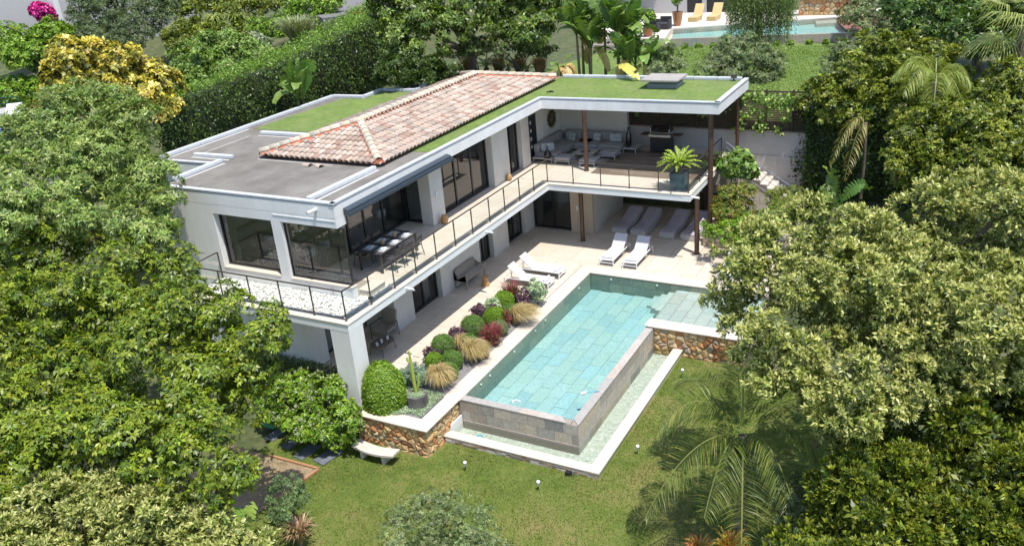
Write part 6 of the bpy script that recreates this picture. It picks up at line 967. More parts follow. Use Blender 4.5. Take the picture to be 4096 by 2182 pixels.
rchaise('left straw coloured rattan lounger on the upper terrace',-1.55,42.9); rchaise('right straw coloured rattan lounger on the upper terrace',-.3,43.2)
def potted(label,x,y,z,h,r,m,pal,ph,n=1500):
    t=thing('plant_pot',label+', pot','pot',(x,y,z)); part('pot_body',G().lathe([(r*.6,0),(r*.8,h*.3),(r,h*.85),(r*1.1,h),(r*.95,h),(r*.85,h*.85)],(x,y,z),14),m,t,smooth=True); shrub('potted_plant',label,'potted plant',(x,y,z+h*.9),(r*1.3,r*1.3,ph),n,.13,.07,pal,seed=int(x*10)%50+3,clump=.2)
potted('glossy copper pot with a small citrus tree by the rattan loungers',-2.1,40.3,6.0,.95,.36,mat('copper_glaze',(.35,.14,.05),.25,spec=.8),P_LAU,1.3)
potted('terracotta pot with a leafy bush by the dark armchairs',-2.7,36.0,6.0,.55,.38,TERRA,P_LAU,1.0)
def darkchair(label,x,y):
    t=thing('tub_armchair',label,'armchair',(x,y,6.0),'dark armchairs on the upper terrace'); part('seat',G().box(x-.35,y-.35,6.02,x+.35,y+.35,6.42),CHARC,t,bevel=.03); part('backrest',G().box(x-.4,y+.3,6.02,x+.4,y+.42,6.8).box(x-.42,y-.3,6.02,x-.32,y+.3,6.62).box(x+.32,y-.3,6.02,x+.42,y+.3,6.62),CHARC,t,bevel=.03)
darkchair('front dark tub armchair on the upper terrace',-3.0,37.8); darkchair('rear dark tub armchair on the upper terrace',-2.6,39.0)
nh=thing('neighbour_house','grey rendered neighbouring house with dark glass doors at the top','house',(-4,46.5,6)); part('wall',G().box(-12,46.4,6.0,-3.4,46.7,10.5).box(-2.2,46.4,6.0,-1.9,46.7,10.5).box(1.6,46.4,6.0,3.4,46.7,10.5).box(-3.4,46.4,8.8,3.4,46.7,10.5),CREAM,nh); part('door',G().box(-3.4,46.6,6.0,-2.2,46.64,8.8),BLACK,nh); part('door',G().box(-1.9,46.6,6.0,1.6,46.64,8.8),BLACK,nh); part('wall_cladding',G().box(1.65,46.3,6.0,3.3,46.4,8.6),CLAD,nh); part('balcony_slab',G().box(-12,43.5,8.9,-5.2,46.4,9.2),FASC,nh); part('interior',G().box(-3.4,48,6,3.4,48.1,9),BLACK,nh)
sw=thing('upper_rubble_wall','low dry stone wall with pale coping beyond the upper pool','stone wall',(7,44.6,6)); part('wall_core',G().box(5.2,44.3,5.9,9.6,44.8,7.3),MORT,sw); rubble(sw,(5.2,44.28,6.0),(1,0,0),(0,0,1),(0,-1,0),4.4,1.3,.24,21); part('coping_stone',G().box(5.1,44.1,7.3,9.7,44.9,7.38),COPE,sw)
dk=part('red_deck',G().prism([(8.15,41.5),(9.35,37.6),(11.5,38.4),(11,43.5),(8.1,43.6)],6.005,6.05),mat('red_timber',(.22,.09,.06),.6,var=.15),None,kind='structure')
ub=thing('closed_parasol','closed parasol standing on the red deck by the upper pool','parasol',(9.5,41.5,6.05)); part('pole',G().cyl((9.5,41.5,6.05),(9.5,41.5,8.8),.05,8),STEEL,ub); part('canopy',G().lathe([(.1,0),(.2,.6),(.1,1.9),(.02,2.1)],(9.5,41.5,6.9),10),NAVY,ub)
# top left: road, rail and walls
sheet('road',[(-20.5,25.2),(-17.2,28.2),(-27,40),(-32,35)],9.0,ROADM,th=3)
rb=thing('road_railing','pale two bar steel railing along the road at the top','railing',(-18,28,9))
for i in range(5):
    a=(-17.9+.9*-i*1.0,27.3+i*1.2); part('post',G().box(a[0]-.04,a[1]-.04,9,a[0]+.04,a[1]+.04,9.7),WHITEP,rb)
for z in (9.35,9.65): part('rail_bar',G().tube([(-17.9,27.3,z),(-21.5,32.1,z)],.035,6),WHITEP,rb)
t=thing('red_flower_strip','red flowers along the kerb below the road railing','flowers',(-18,26.8,8.9)); crown('foliage',t,[(-18.6+.0*i,27.6-.5*i,8.9,.3) for i in range(4)],1800,.09,.06,[((.45,.06,.05),3),((.14,.18,.05),2)],seed=5,clump=.15)
wl=thing('garden_wall','grey rendered garden wall at the top left corner','wall',(-38,19,9)); part('wall_body',G().prism([(-42,15.5),(-33,27),(-33.4,27.3),(-42.4,15.8)],8,12.6),CREAM,wl)
wp=thing('white_post','white rendered post beside the bougainvillea','post',(-37.0,18.2,9)); part('post_body',G().box(-37.1,18.2,9,-36.6,18.6,12.4),WHITE,wp)
cr_=thing('parked_car','dark car parked behind the laurel hedge at the top','car',(-30,31,9.4)); part('body',G().prism([(-31.2,30),(-29,32.2),(-29.9,33.3),(-32.1,31.1)],9.6,10.3),mat('car_paint',(.04,.05,.07),.25),cr_,bevel=.12); part('cabin',G().prism([(-30.9,30.6),(-29.6,31.9),(-30.3,32.7),(-31.6,31.4)],10.3,10.8),BLACK,cr_,bevel=.12)
# left neighbour: paved corner, fence and white lounger
sheet('neighbour_pool',[(-24.6,3.6),(-22.6,4.6),(-23.0,5.2),(-25.2,4.2)],6.96,mat('bright_blue_pool',(.02,.16,.5),.2),th=.05)
sheet('neighbour_paving',[(-31,3.5),(-24.5,1.5),(-22.3,6.2),(-29,9.5)],6.9,mat('grey_paving',(.36,.35,.36),.8,var=.06),th=3)
nl=thing('white_lounger','white slatted lounger at the left edge','sun lounger',(-25.6,5.9,6.9)); g=G(); g.cbox((-25.7,5.6,7.25),(.7,1.4,.06),R(40)); part('seat',g,WHITEP,nl); g=G(); g.cbox((-25.0,6.5,7.45),(.7,.8,.06),R(40),R(35)); part('backrest',g,WHITEP,nl)
for (x,y) in ((-26.1,5.3),(-25.5,4.9),(-25.3,6.3),(-24.8,6.0)): part('leg',G().cyl((x,y,6.9),(x,y,7.25),.03,6),WHITEP,nl)
fn=thing('mesh_fence','dark green mesh fence at the left edge','fence',(-31.5,9.5,7)); 
for i in range(4): part('post',G().box(-32.5+i*.8,9.2+i*.25,5.6,-32.45+i*.8,9.25+i*.25,7.2),mat('green_metal',(.02,.10,.08),.5),fn)
for z in (6.0,6.4,6.8,7.15): part('rail_bar',G().tube([(-32.5,9.2,z),(-30.1,9.95,z)],.02,5),MATS['green_metal'],fn)

# ---------------- retaining wall, trellis, steps ----------------
rt_=thing('retaining_wall','tall grey rendered retaining wall behind the terraces on the right','wall',(6,21.1,0))
part('wall_body',G().box(1.68,21.0,-.1,11.2,21.35,2.95).box(1.68,21.04,2.95,11.2,21.35,4.06),mat('grey_render_wall',(.46,.43,.41),.85,c2=(.41,.385,.365),scale=.5,var=.04,bump=.2,bscale=60),rt_); part('wall_capping',G().box(1.66,20.96,4.06,10.2,21.38,4.11),mat('beige_capping',(.42,.34,.28),.7),rt_)
tl=thing('timber_trellis','dark brown horizontal slat trellis on top of the retaining wall','trellis',(6,21.15,4.11))
px=[1.75,3.35,5.1,7.03,8.36,9.57,10.6]
for x in px: part('post',G().box(x-.04,21.08,4.11,x+.04,21.2,6.05),LATT,tl)
for a,b in zip(px[:-1],px[1:]):
    pn=part('panel_frame',G().box(a+.045,21.13,4.13,b-.045,21.16,4.17).box(a+.045,21.13,5.93,b-.045,21.16,5.98),LATT,tl,loc=((a+b)/2,21.14,4.13)); z=4.2; 
    me=slab_mesh('slat',b-a-.1,.02,.042,LATT,.002)
    while z<5.9: inst('slat',me,pn,((a+b)/2,21.12,z+.042)); z+=.085
# stone steps and their rail
ss=thing('garden_steps','pale stone steps running down along the retaining wall to the garden','steps',(8.5,20,1.5))
for k in range(11):
    x=7.0+k*.31; part('step',G().box(x,19.55,0,x+.32,20.95,2.95-k*.19),mat('pale_rough_stone',(.62,.56,.50),.85,c2=(.50,.44,.38),scale=3,var=.15,bump=.6,bscale=12),ss,bevel=.02)
sr=thing('step_railing','thin grey metal handrail beside the garden steps','railing',(7,19.5,3))
for (x,z) in ((6.98,3.0),(8.2,2.2),(9.5,1.4)): part('post',G().cyl((x,19.45,z-.1),(x,19.45,z+.95),.018,6),STEEL,sr)
for o in (.95,.7,.45): part('rail_bar',G().tube([(6.98,19.45,3.0+o),(9.9,19.45,1.15+o)],.012 if o<.9 else .02,6),STEEL,sr)
# stone planter by the terrace
p2=thing('stone_planter_box','low honey coloured stone planter under the green ground cover','planter',(8.2,16.6,0)); part('core',G().box(6.85,16.38,-.05,9.6,18.8,.55),MORT,p2); rubble(p2,(6.83,16.38,.0),(1,0,0),(0,0,1),(0,-1,0),2.8,.6,.16,31,mat_=mat('honey_stone',(.5,.4,.3),.85,scale=5,var=.18,bump=.5,bscale=15,rand=[(.52,.42,.32),(.48,.37,.27),(.55,.47,.37),(.46,.35,.26)]),depth=.05); part('soil',G().box(6.95,16.45,.55,9.55,18.7,.58),SOIL,p2)
# ---------------- furniture: upper balcony ----------------
def table_set():
    t=thing('dining_table','long dark grey dining table laid for lunch on the balcony','table',(-1.42,4.45,Z1))
    part('tabletop',G().box(-1.93,3.28,Z1+.72,-.9,5.6,Z1+.75),CHARC,t,bevel=.006)
    for x in (-1.88,-.95):
        for y in (3.33,5.55): part('leg',G().prism([(x-.035,y-.035),(x+.035,y-.035),(x+.035,y+.035),(x-.035,y+.035)],Z1,Z1+.72),DMET,t)
    part('side_rail',G().box(-1.9,3.32,Z1+.66,-1.86,5.56,Z1+.72).box(-.97,3.32,Z1+.66,-.93,5.56,Z1+.72),DMET,t)
table_set()
def chair_proto():
    c=thing('dining_chair','x','chair',(0,0,0)); 
    for (x,y) in ((-.2,-.2),(.2,-.2)): part('leg',G().tube([(x*1.15,y*1.25,0),(x,y,.44)],[.016,.02],6),DMET,c)
    for x in (-.2,.2): part('leg',G().tube([(x*1.15,.27,0),(x,.2,.44),(x,.27,.8)],[.016,.02,.016],6),DMET,c)
    part('seat',G().box(-.22,-.22,.43,.22,.21,.455),CHARC,c,bevel=.008)
    part('backrest',G().tube([(-.2,.235,.62),(-.2,.27,.8),(.2,.27,.8),(.2,.235,.62)],.016,6).box(-.19,.245,.66,.19,.262,.77),DMET,c)
    for s in (-1,1): part('armrest',G().tube([(s*.22,.22,.64),(s*.23,-.15,.64),(s*.21,-.2,.45)],.013,6),DMET,c)
    return c
cp=chair_proto(); places=[(-.72,3.78,-1.57,'nearest the end on the railing side'),(-.72,4.42,-1.57,'in the middle on the railing side'),(-.72,5.06,-1.57,'at the far end on the railing side'),(-2.12,3.78,1.57,'nearest the end on the window side'),(-2.12,4.42,1.57,'in the middle on the window side'),(-2.12,5.06,1.57,'at the far end on the window side')]
for i,(x,y,a,l) in enumerate(places):
    lb='grey metal dining chair '+l+' of the table'
    o=cp if i==0 else copy_tree(cp); o.location=(x,y,Z1); o.rotation_euler=(0,0,a); o['label']=lb; o['group']='chairs round the balcony dining table'
def plate(x,y,z,lb,col_):
    t=thing('place_setting',lb,'plate',(x,y,z),'place settings on the dining table'); part('plate',G().lathe([(.08,0),(.15,.012),(.148,.016),(.08,.006)],(x,y,z),20),CERW,t,smooth=True); part('bowl',G().lathe([(.04,.012),(.085,.05),(.09,.065),(.082,.062),(.035,.025)],(x,y,z),16),col_,t,smooth=True); part('napkin',G().box(x-.05 ,y+.16,z+.001,x+.06,y+.24,z+.012),TOWEL,t); part('placemat',G().box(x-.2,y-.2,z-.004,x+.2,y+.26,z-.0005),mat('placemat',(.30,.29,.28),.8),t)
nmz=['nearest','middle','far']
for i,y in enumerate((3.68,4.40,5.12)):
    plate(-1.12,y,Z1+.756,'white plate and bowl at the %s place on the railing side'%nmz[i],CERW); plate(-1.68,y,Z1+.756,'white plate with pale blue bowl at the %s place on the window side'%nmz[i],CERBL)
def wineglass(x,y,z,lb):
    g=G(); g.lathe([(.035,0),(.006,.008),(.005,.09),(.03,.12),(.036,.17),(.03,.21)],(x,y,z),10); solo('wine_glass',g,RAILGL,lb,'glass',group='wine glasses on the dining table',loc=(x,y,z),smooth=True)
wl_=['by the nearest window side plate','by the nearest railing side plate','by the middle window side plate','by the middle railing side plate','by the far window side plate','by the far railing side plate']
for i,(x,y) in enumerate(((-1.5,3.9),(-1.3,3.95),(-1.5,4.62),(-1.3,4.66),(-1.5,5.3),(-1.3,5.35))): wineglass(x,y,Z1+.752,'stemmed glass '+wl_[i])
for (x,y,l) in ((-1.42,4.15,'nearer'),(-1.42,4.9,'farther')): 
    g=G(); g.lathe([(.05,0),(.075,.03),(.07,.15),(.05,.17)],(x,y,Z1+.752),12); solo('table_lantern',g,LWOOD,l+' woven candle holder on the dining table','candle holder',loc=(x,y,Z1+.752),smooth=True)
def lantern(x,y,lb,s=1):
    t=thing('woven_lantern',lb,'lantern',(x,y,Z1)); part('body',G().lathe([(.09*s,0),(.14*s,.06*s),(.155*s,.2*s),(.12*s,.33*s),(.07*s,.37*s)],(x,y,Z1),12),LWOOD,t,smooth=True)
    for k in range(10): a=k*.628; part('rib',G().tube([(x+.095*s*math.cos(a),y+.095*s*math.sin(a),Z1+.01),(x+.162*s*math.cos(a),y+.162*s*math.sin(a),Z1+.18*s),(x+.075*s*math.cos(a),y+.075*s*math.sin(a),Z1+.38*s)],.008,4),LWOOD,t)
lantern(-1.52,8.42,'round woven rattan lantern at the foot of the pier behind the dining table'); lantern(-1.6,14.15,'smaller woven rattan lantern at the foot of the second pier',.85)
bx_=thing('beige_box','low beige slatted box standing on the white gravel beside the window corner','box',(-.35,1.8,3.12)); part('box_body',G().box(-.58,1.5,3.12,-.12,2.35,3.34),COPB,bx_,bevel=.01); part('lid',G().box(-.6,1.48,3.34,-.1,2.37,3.38),COPB,bx_,bevel=.006)
sp_=thing('spotlight','small dark garden spotlight lying in the white gravel','spotlight',(.0,1.35,3.15)); part('housing',G().cyl((-.08,1.32,3.2),(.06,1.38,3.22),.045,8),BLACK,sp_); part('bracket',G().box(-.03,1.28,3.14,.03,1.44,3.17),BLACK,sp_)
tp_=thing('outdoor_tap','small chrome tap on the wall above the gravel','tap',(-1.45,1.22,3.4)); part('spout',G().tube([(-1.45,1.2,3.2),(-1.45,1.19,3.42),(-1.45,1.13,3.45),(-1.45,1.11,3.40)],.014,6),STEEL,tp_)
# ---------------- lounge under the roof ----------------
so_=thing('corner_sofa','grey L shaped outdoor corner sofa with loose back cushions','sofa',(-1,19,Z1)); z=Z1
fr=WHITEP
part('base_frame',G().box(-1.9,17.3,z+.17,-.65,20.5,z+.21).box(-.65,19.2,z+.17,1.85,20.5,z+.21),mat('light_grey_metal',(.45,.46,.47),.4),so_)
for (x,y) in ((-1.85,17.35),(-.7,17.35),(-1.85,20.4),(.6,19.25),(1.8,19.25),(1.8,20.4)): part('leg',G().tube([(x,y,z+.17),(x*1.02,y,z)],[.03,.018],6),MATS['light_grey_metal'],so_)
for (a,b,c,d) in ((-1.88,17.32,-.66,18.4),(-1.88,18.42,-.66,19.6),(-1.88,19.62,.1,20.48),(-.64,19.24,.62,20.48),(.64,19.24,1.84,20.48)): part('seat_cushion',G().box(a,b,z+.21,c,d,z+.40),GREYF,so_,bevel=.045,seg=3,smooth='all')
for (a,b,c,d) in ((-1.93,17.35,-1.65,18.35),(-1.93,18.4,-1.65,19.4),(-1.93,19.42,-1.62,20.2)): part('back_cushion',G().box(a,b,z+.38,c,d,z+.80),GREYF,so_,bevel=.07,seg=3,smooth='all')
for (a,c) in ((-1.6,-.66),(-.64,.32),(.34,1.1),(1.12,1.86)): part('back_cushion',G().box(a,20.2,z+.38,c,20.5,z+.80),GREYF,so_,bevel=.07,seg=3,smooth='all')
PIL=mat('patterned_cushion',(.55,.57,.57),.9,c2=(.26,.31,.33),scale=7,var=.15)
for i,(x,y,a,lb) in enumerate([(-1.5,17.75,.9,'patterned cushion leaning at the left end of the sofa'),(-1.25,17.85,.6,'small patterned cushion beside the left end vase'),(-1.2,19.95,-.6,'patterned cushion in the corner of the sofa'),(-.95,19.85,-.5,'second patterned cushion in the corner of the sofa'),(.3,20.05,-.1,'patterned cushion behind the brown column'),(1.2,20.05,.15,'patterned cushion at the right end of the sofa'),(1.45,20.1,-.2,'second patterned cushion at the right end of the sofa')]):
    g=G(); g.cbox((x,y,z+.58),(.40,.14,.38),a,R(-18)); solo('scatter_cushion',g,PIL,lb,'cushion',group='cushions on the corner sofa',loc=(x,y,z+.58),bevel=.05,seg=3,smooth='all')
def lowtable(lb,x0,y0,x1,y1,h,name='side_table'):
    t=thing(name,lb,'table',((x0+x1)/2,(y0+y1)/2,z)); part('tabletop',G().box(x0,y0,z+h-.04,x1,y1,z+h),mat('concrete_top',(.42,.40,.37),.7,var=.08),t,bevel=.008)
    for (x,y) in ((x0+.08,y0+.08),(x1-.08,y0+.08),(x0+.08,y1-.08),(x1-.08,y1-.08)): part('leg',G().tube([(x,y,z+h-.04),(x+(.05 if x>(x0+x1)/2 else -.05),y+(.04 if y>(y0+y1)/2 else -.04),z)],[.025,.014],6),MATS['light_grey_metal'],t)
    return t
lowtable('low side table at the left end of the corner sofa',-1.85,16.95,-.75,17.28,.25); lowtable('low side table at the right end of the corner sofa',1.88,19.4,2.6,20.4,.25)
ct=lowtable('square low coffee table with a round stone inlay in front of the sofa',-.1,17.85,.95,18.75,.32,'coffee_table'); part('round_inlay',G().lathe([(.26,.0),(.26,.008),(.2,.003)],(.42,18.3,z+.32),20),mat('dark_inlay',(.16,.14,.13),.7),ct)
def ottoman(lb,x0,y0,x1,y1):
    t=thing('ottoman',lb,'footstool',((x0+x1)/2,(y0+y1)/2,z),'grey ottomans by the corner sofa'); part('cushion',G().box(x0,y0,z+.21,x1,y1,z+.38),GREYF,t,bevel=.045,seg=3,smooth='all'); part('frame',G().box(x0-.02,y0-.02,z+.17,x1+.02,y1+.02,z+.208),MATS['light_grey_metal'],t)
    for (x,y) in ((x0,y0),(x1,y0),(x0,y1),(x1,y1)): part('leg',G().tube([(x+(.06 if x==x0 else -.06),y+(.06 if y==y0 else -.06),z+.17),(x,y,z)],[.025,.014],6),MATS['light_grey_metal'],t)
ottoman('grey ottoman nearest the end of the corner sofa, left of the column',-.62,16.92,.18,17.62); ottoman('grey ottoman right behind the brown column',.72,16.85,1.5,17.55); ottoman('grey ottoman farthest right beside the timber deck',1.15,18.2,1.98,19.0)
def vase(lb,x,y,z0,prof): 
    g=G(); g.lathe(prof,(x,y,z0),18); solo('black_vase',g,CERB,lb,'vase',loc=(x,y,z0),smooth='all')
vase('round bellied black vase on the left side table',-1.05,17.12,z+.25,[(.08,0),(.17,.08),(.19,.2),(.12,.34),(.035,.42),(.035,.56),(.045,.58)]); vase('tall slim black vase on the right side table',2.1,19.75,z+.25,[(.09,0),(.14,.08),(.16,.35),(.13,.62),(.05,.8),(.04,.95),(.05,.97)])
rug=solo('outdoor_rug',G().box(-.95,16.8,z+.003,1.6,19.15,z+.014),mat('beige_rug',(.36,.31,.26),.95,var=.1,bump=.3,bscale=80),'beige outdoor rug under the coffee table','rug',loc=(.3,18,z))
# wreath mirror
wm=thing('feather_wreath_mirror','round mirror framed by a shaggy feather wreath on the terrace wall','mirror',(-1.98,19.57,4.66)); g=G(); g.tube([(-1.985,19.57,4.66),(-1.96,19.57,4.66)],.17,20); part('mirror_glass',g,mat('mirror',(.6,.6,.6),.05,metal=1,var=0),wm)
rg=np.random.default_rng(2); n=700; a=rg.uniform(0,6.28,n); q=rg.uniform(.16,.36,n); P=np.stack([np.full(n,-1.95)+rg.uniform(0,.05,n),19.57+q*np.cos(a),4.66+q*np.sin(a)],1); dn=np.stack([0*a,np.cos(a),np.sin(a)],1); V,F,C=leaves(P,nrm(np.tile([1.,0,0],(n,1))+rg.normal(size=(n,3))*.4),.13,.04,palette([((.14,.12,.09),2),((.07,.06,.05),2),((.22,.19,.14),1)],n,rg),rg,0,dn*1.5); fast_mesh('feather_wreath',V,F,C,LEAFM,wm)
# barbecue
bq=thing('gas_barbecue','black and stainless gas barbecue with side shelves on the timber deck','barbecue',(3.7,19.95,z)); part('cabinet',G().box(3.2,19.75,z+.08,4.2,20.3,z+.82),BLACK,bq,bevel=.01); part('control_panel',G().prism([(3.15,19.66),(4.25,19.66),(4.25,19.76),(3.15,19.76)],[z+.82]*4,[z+.93,z+.93,z+.97,z+.97]),STEEL,bq)
g=G(); n_=9; prof=[(19.72+.6*k/n_,z+.96+.34*math.sin(math.pi*(.06+.9*k/n_))**.7) for k in range(n_+1)]; g.add([(3.2,a,b) for a,b in prof]+[(4.2,a,b) for a,b in prof],[(k,k+1,n_+2+k,n_+1+k) for k in range(n_)]+[tuple(range(n_,-1,-1)),tuple(range(n_+1,2*n_+2)),(0,n_+1,2*n_+1,n_)]); part('lid',g,mat('black_enamel',(.015,.015,.016),.15),bq)
part('lid_handle',G().tube([(3.28,19.74,z+1.0),(3.28,19.66,z+1.02),(4.12,19.66,z+1.02),(4.12,19.74,z+1.0)],.018,6),STEEL,bq); 
for x in (3.24,4.16): part('lid_trim',G().tube([(x,19.72,z+.98),(x,19.76,z+1.2),(x,19.95,z+1.32)],.014,5),STEEL,bq)
for (a,b) in ((2.72,3.15),(4.25,4.72)): part('side_shelf',G().box(a,19.72,z+.86,b,20.25,z+.91),mat('brown_shelf',(.14,.09,.07),.5),bq,bevel=.008)
for k in range(4): part('knob',G().cyl((3.38+k*.21,19.65,z+.885),(3.38+k*.21,19.61,z+.885),.035,10),STEEL,bq)
for x in (3.25,4.15): part('caster',G().cyl((x,19.85,z+.04),(x+.04,19.85,z+.04),.04,8),BLACK,bq)
# potted cycad
pt=thing('square_pot','tall square slate blue plant pot in the balcony corner','pot',(6.22,14.95,z)); a=.29; b=.34
g=G(); g.add([(6.22+s*a,14.95+t*a,z) for s,t in ((-1,-1),(1,-1),(1,1),(-1,1))]+[(6.22+s*b,14.95+t*b,z+.72) for s,t in ((-1,-1),(1,-1),(1,1),(-1,1))]+[(6.22+s*(b-.04),14.95+t*(b-.04),z+.72) for s,t in ((-1,-1),(1,-1),(1,1),(-1,1))]+[(6.22+s*(b-.04),14.95+t*(b-.04),z+.66) for s,t in ((-1,-1),(1,-1),(1,1),(-1,1))],[(3,2,1,0)]+[(i,(i+1)%4,4+(i+1)%4,4+i) for i in range(4)]+[(4+i,4+(i+1)%4,8+(i+1)%4,8+i) for i in range(4)]+[(8+i,8+(i+1)%4,12+(i+1)%4,12+i) for i in range(4)]+[(12,13,14,15)]); part('pot_body',g,POTN,pt)
cycad('bright green cycad in the square pot at the balcony corner',(6.22,14.95,z+.66),1.0,44,pal=[((.24,.33,.05),3),((.36,.42,.08),1.5)],pot=1,H=.70)
# ---------------- interior furniture ----------------
it=thing('indoor_table','dark dining table behind the corner window','table',(-4.9,3.4,z)); part('tabletop',G().box(-5.6,2.6,z+.7,-4.3,4.9,z+.74),BLACK,it,bevel=.01)
for (x,y) in ((-5.5,2.7),(-4.4,2.7),(-5.5,4.8),(-4.4,4.8)): part('leg',G().cyl((x,y,z),(x,y,z+.7),.03,6),BLACK,it)
def shell(x,y,a,lb):
    t=thing('shell_chair',lb,'chair',(0,0,0),'white shell chairs indoors'); g=G(); n_=12; vs=[]
    for (r,zz) in ((.05,.42),(.22,.44),(.27,.58),(.28,.80)):
        for k in range(n_): th=2*math.pi*k/n_; f=1 if zz<.5 else (1 if math.sin(th)>-.3 else .55); vs.append((r*math.cos(th),r*math.sin(th),zz if f==1 else .44+(zz-.44)*.25))
    g.add(vs,[(j*n_+k,j*n_+(k+1)%n_,(j+1)*n_+(k+1)%n_,(j+1)*n_+k) for j in range(3) for k in range(n_)]); part('seat_shell',g,WHITEP,t,smooth='all')
    for (sx,sy) in ((1,1),(1,-1),(-1,1),(-1,-1)): part('leg',G().tube([(sx*.12,sy*.12,.43),(sx*.22,sy*.22,0)],.014,5),LWOOD,t)
    t.location=(x,y,z); t.rotation_euler=(0,0,a)
for i,(x,y,a,l) in enumerate([(-3.95,3.0,-1.57,'nearest the glass'),(-3.95,3.9,-1.57,'second along the glass'),(-4.9,2.3,3.14,'at the front end'),(-5.9,3.4,1.57,'on the far side'),(-3.9,7.3,-1.2,'near the pier window'),(-4.7,6.6,2.2,'left of the one near the pier')]): shell(x,y,a,'white shell chair '+l+' of the indoor dining area')
isf=thing('indoor_sofa','pale sofa seen through the left front window','sofa',(-6.6,3.8,z)); part('seat',G().box(-7.9,3.2,z+.1,-6.9,5.4,z+.42),GREYF,isf,bevel=.05,seg=2); part('backrest',G().box(-8.2,3.2,z+.1,-7.9,5.4,z+.8),GREYF,isf,bevel=.05,seg=2)
ict=thing('indoor_coffee_table','low round indoor coffee table by the left front window','table',(-5.9,3.0,z)); part('tabletop',G().lathe([(.4,.36),(.42,.38),(.42,.4)],(-6.1,2.7,z),20),INT_W,ict); part('base',G().cyl((-6.1,2.7,z),(-6.1,2.7,z+.36),.1,10),BLACK,ict)
# ---------------- furniture: pool terrace ----------------
def lounger_proto():
    t=thing('sun_lounger','x','sun lounger',(0,0,0)); w_=.34
    # foot at y=0, head at y=2.1
    part('frame',G().box(-w_,0,.27,-w_+.04,2.1,.31).box(w_-.04,0,.27,w_,2.1,.31).box(-w_+.04,0,.27,w_-.04,.04,.31).box(-w_+.04,2.06,.27,w_-.04,2.1,.31),WHITEP,t,bevel=.006)
    for x in (-w_,w_-.04):
        for y in (.0,2.06): part('leg',G().box(x,y,0,x+.04,y+.04,.27),WHITEP,t)
    part('foot_bar',G().box(-w_+.04,.01,.13,w_-.04,.04,.17),WHITEP,t); part('sling',G().box(-w_+.045,.05,.285,w_-.045,1.32,.305),SLING,t)
    g=G(); L=.78; an=R(42); g.cbox((0,1.32+L/2*math.cos(an),.30+L/2*math.sin(an)),(2*w_-.09,L,.02),0,an); part('backrest',g,SLING,t)
    for x in (-w_+.06,w_-.06): part('strut',G().tube([(x,1.75,.28),(x,1.32+.6*math.cos(an),.30+.58*math.sin(an))],.012,5),WHITEP,t)
    return t
def towel(x,y,zz,a,lb): g=G(); d=Vector((math.cos(a),math.sin(a),0))*.24; c=Vector((x,y,zz)); g.tube([c-d,c-d*.96,c+d*.96,c+d],[.05,.065,.065,.05],12); o=solo('rolled_towel',g,TOWEL,lb,'towel',group='rolled towels on the white loungers',loc=(x,y,zz),smooth=True)
lp=lounger_proto(); L_=[(3.56,12.95,0,'white mesh sun lounger at the back of the pool, left of the pair'),(4.64,12.93,0,'white mesh sun lounger at the back of the pool, right of the pair'),(2.22,10.24,R(90),'white mesh sun lounger beside the flower bed, nearer of the pair'),(2.22,11.33,R(90),'white mesh sun lounger beside the flower bed, farther of the pair'),(8.75,12.95,0,'white mesh sun lounger half hidden by the pale flowering tree')]
for i,(x,y,a,lb) in enumerate(L_):
    o=lp if i==0 else copy_tree(lp); o.location=(x,y,0); o.rotation_euler=(0,0,a); o['label']=lb; o['group']='white sun loungers round the pool'
    dx,dy=(-math.sin(a)*.22,math.cos(a)*.22); towel(x+dx,y+dy,.36,a,['rolled white towel on the left back lounger','rolled white towel on the right back lounger','rolled white towel on the nearer side lounger','rolled white towel on the farther side lounger','rolled white towel on the lounger under the tree'][i])
def daybed_proto():
    t=thing('rattan_daybed','x','sun lounger',(0,0,0)); n_=14; prof=[]
    for k in range(n_+1): y=2.1*k/n_; h=.30 if y<.85 else .30+.42*((y-.85)/1.25)**1.25; prof.append((y,h))
    def body(w_,dz,th,inset=0): 
        g=G(); vs=[]; 
        for s in (-1,1): vs+=[(s*w_,y,h+dz) for y,h in prof]+[(s*w_,y,(max(h+dz-th,.02) if th<9 else .02)) for y,h in prof]
        m=n_+1; fs=[]
        for k in range(n_): fs+=[(k,2*m+k,2*m+k+1,k+1),(m+k,m+k+1,3*m+k+1,3*m+k),(k,k+1,m+k+1,m+k),(2*m+k,3*m+k,3*m+k+1,2*m+k+1)]
        fs+=[(0,m,3*m,2*m),(n_,2*m+n_,3*m+n_,m+n_)]; return g.add(vs,fs)
    part('rattan_base',body(.37,-.03,.26),WICK,t,bevel=.012); part('mattress',body(.345,.04,.07),MATTR,t,bevel=.02,seg=2,smooth='all')
    part('plinth',G().box(-.33,.05,0,.33,1.9,.05),WICK,t)
    return t
dp=daybed_proto()
for i,(x,y,lb) in enumerate([(2.7,16.62,'first rattan daybed from the left under the balcony'),(3.64,16.6,'second rattan daybed from the left under the balcony'),(5.02,16.7,'third rattan daybed from the left under the balcony'),(6.03,16.7,'rattan daybed behind the front brown column, rightmost')]):
    o=dp if i==0 else copy_tree(dp); o.location=(x,y,0); o.rotation_euler=(0,0,R(-4)); o['label']=lb; o['group']='rattan daybeds under the balcony'
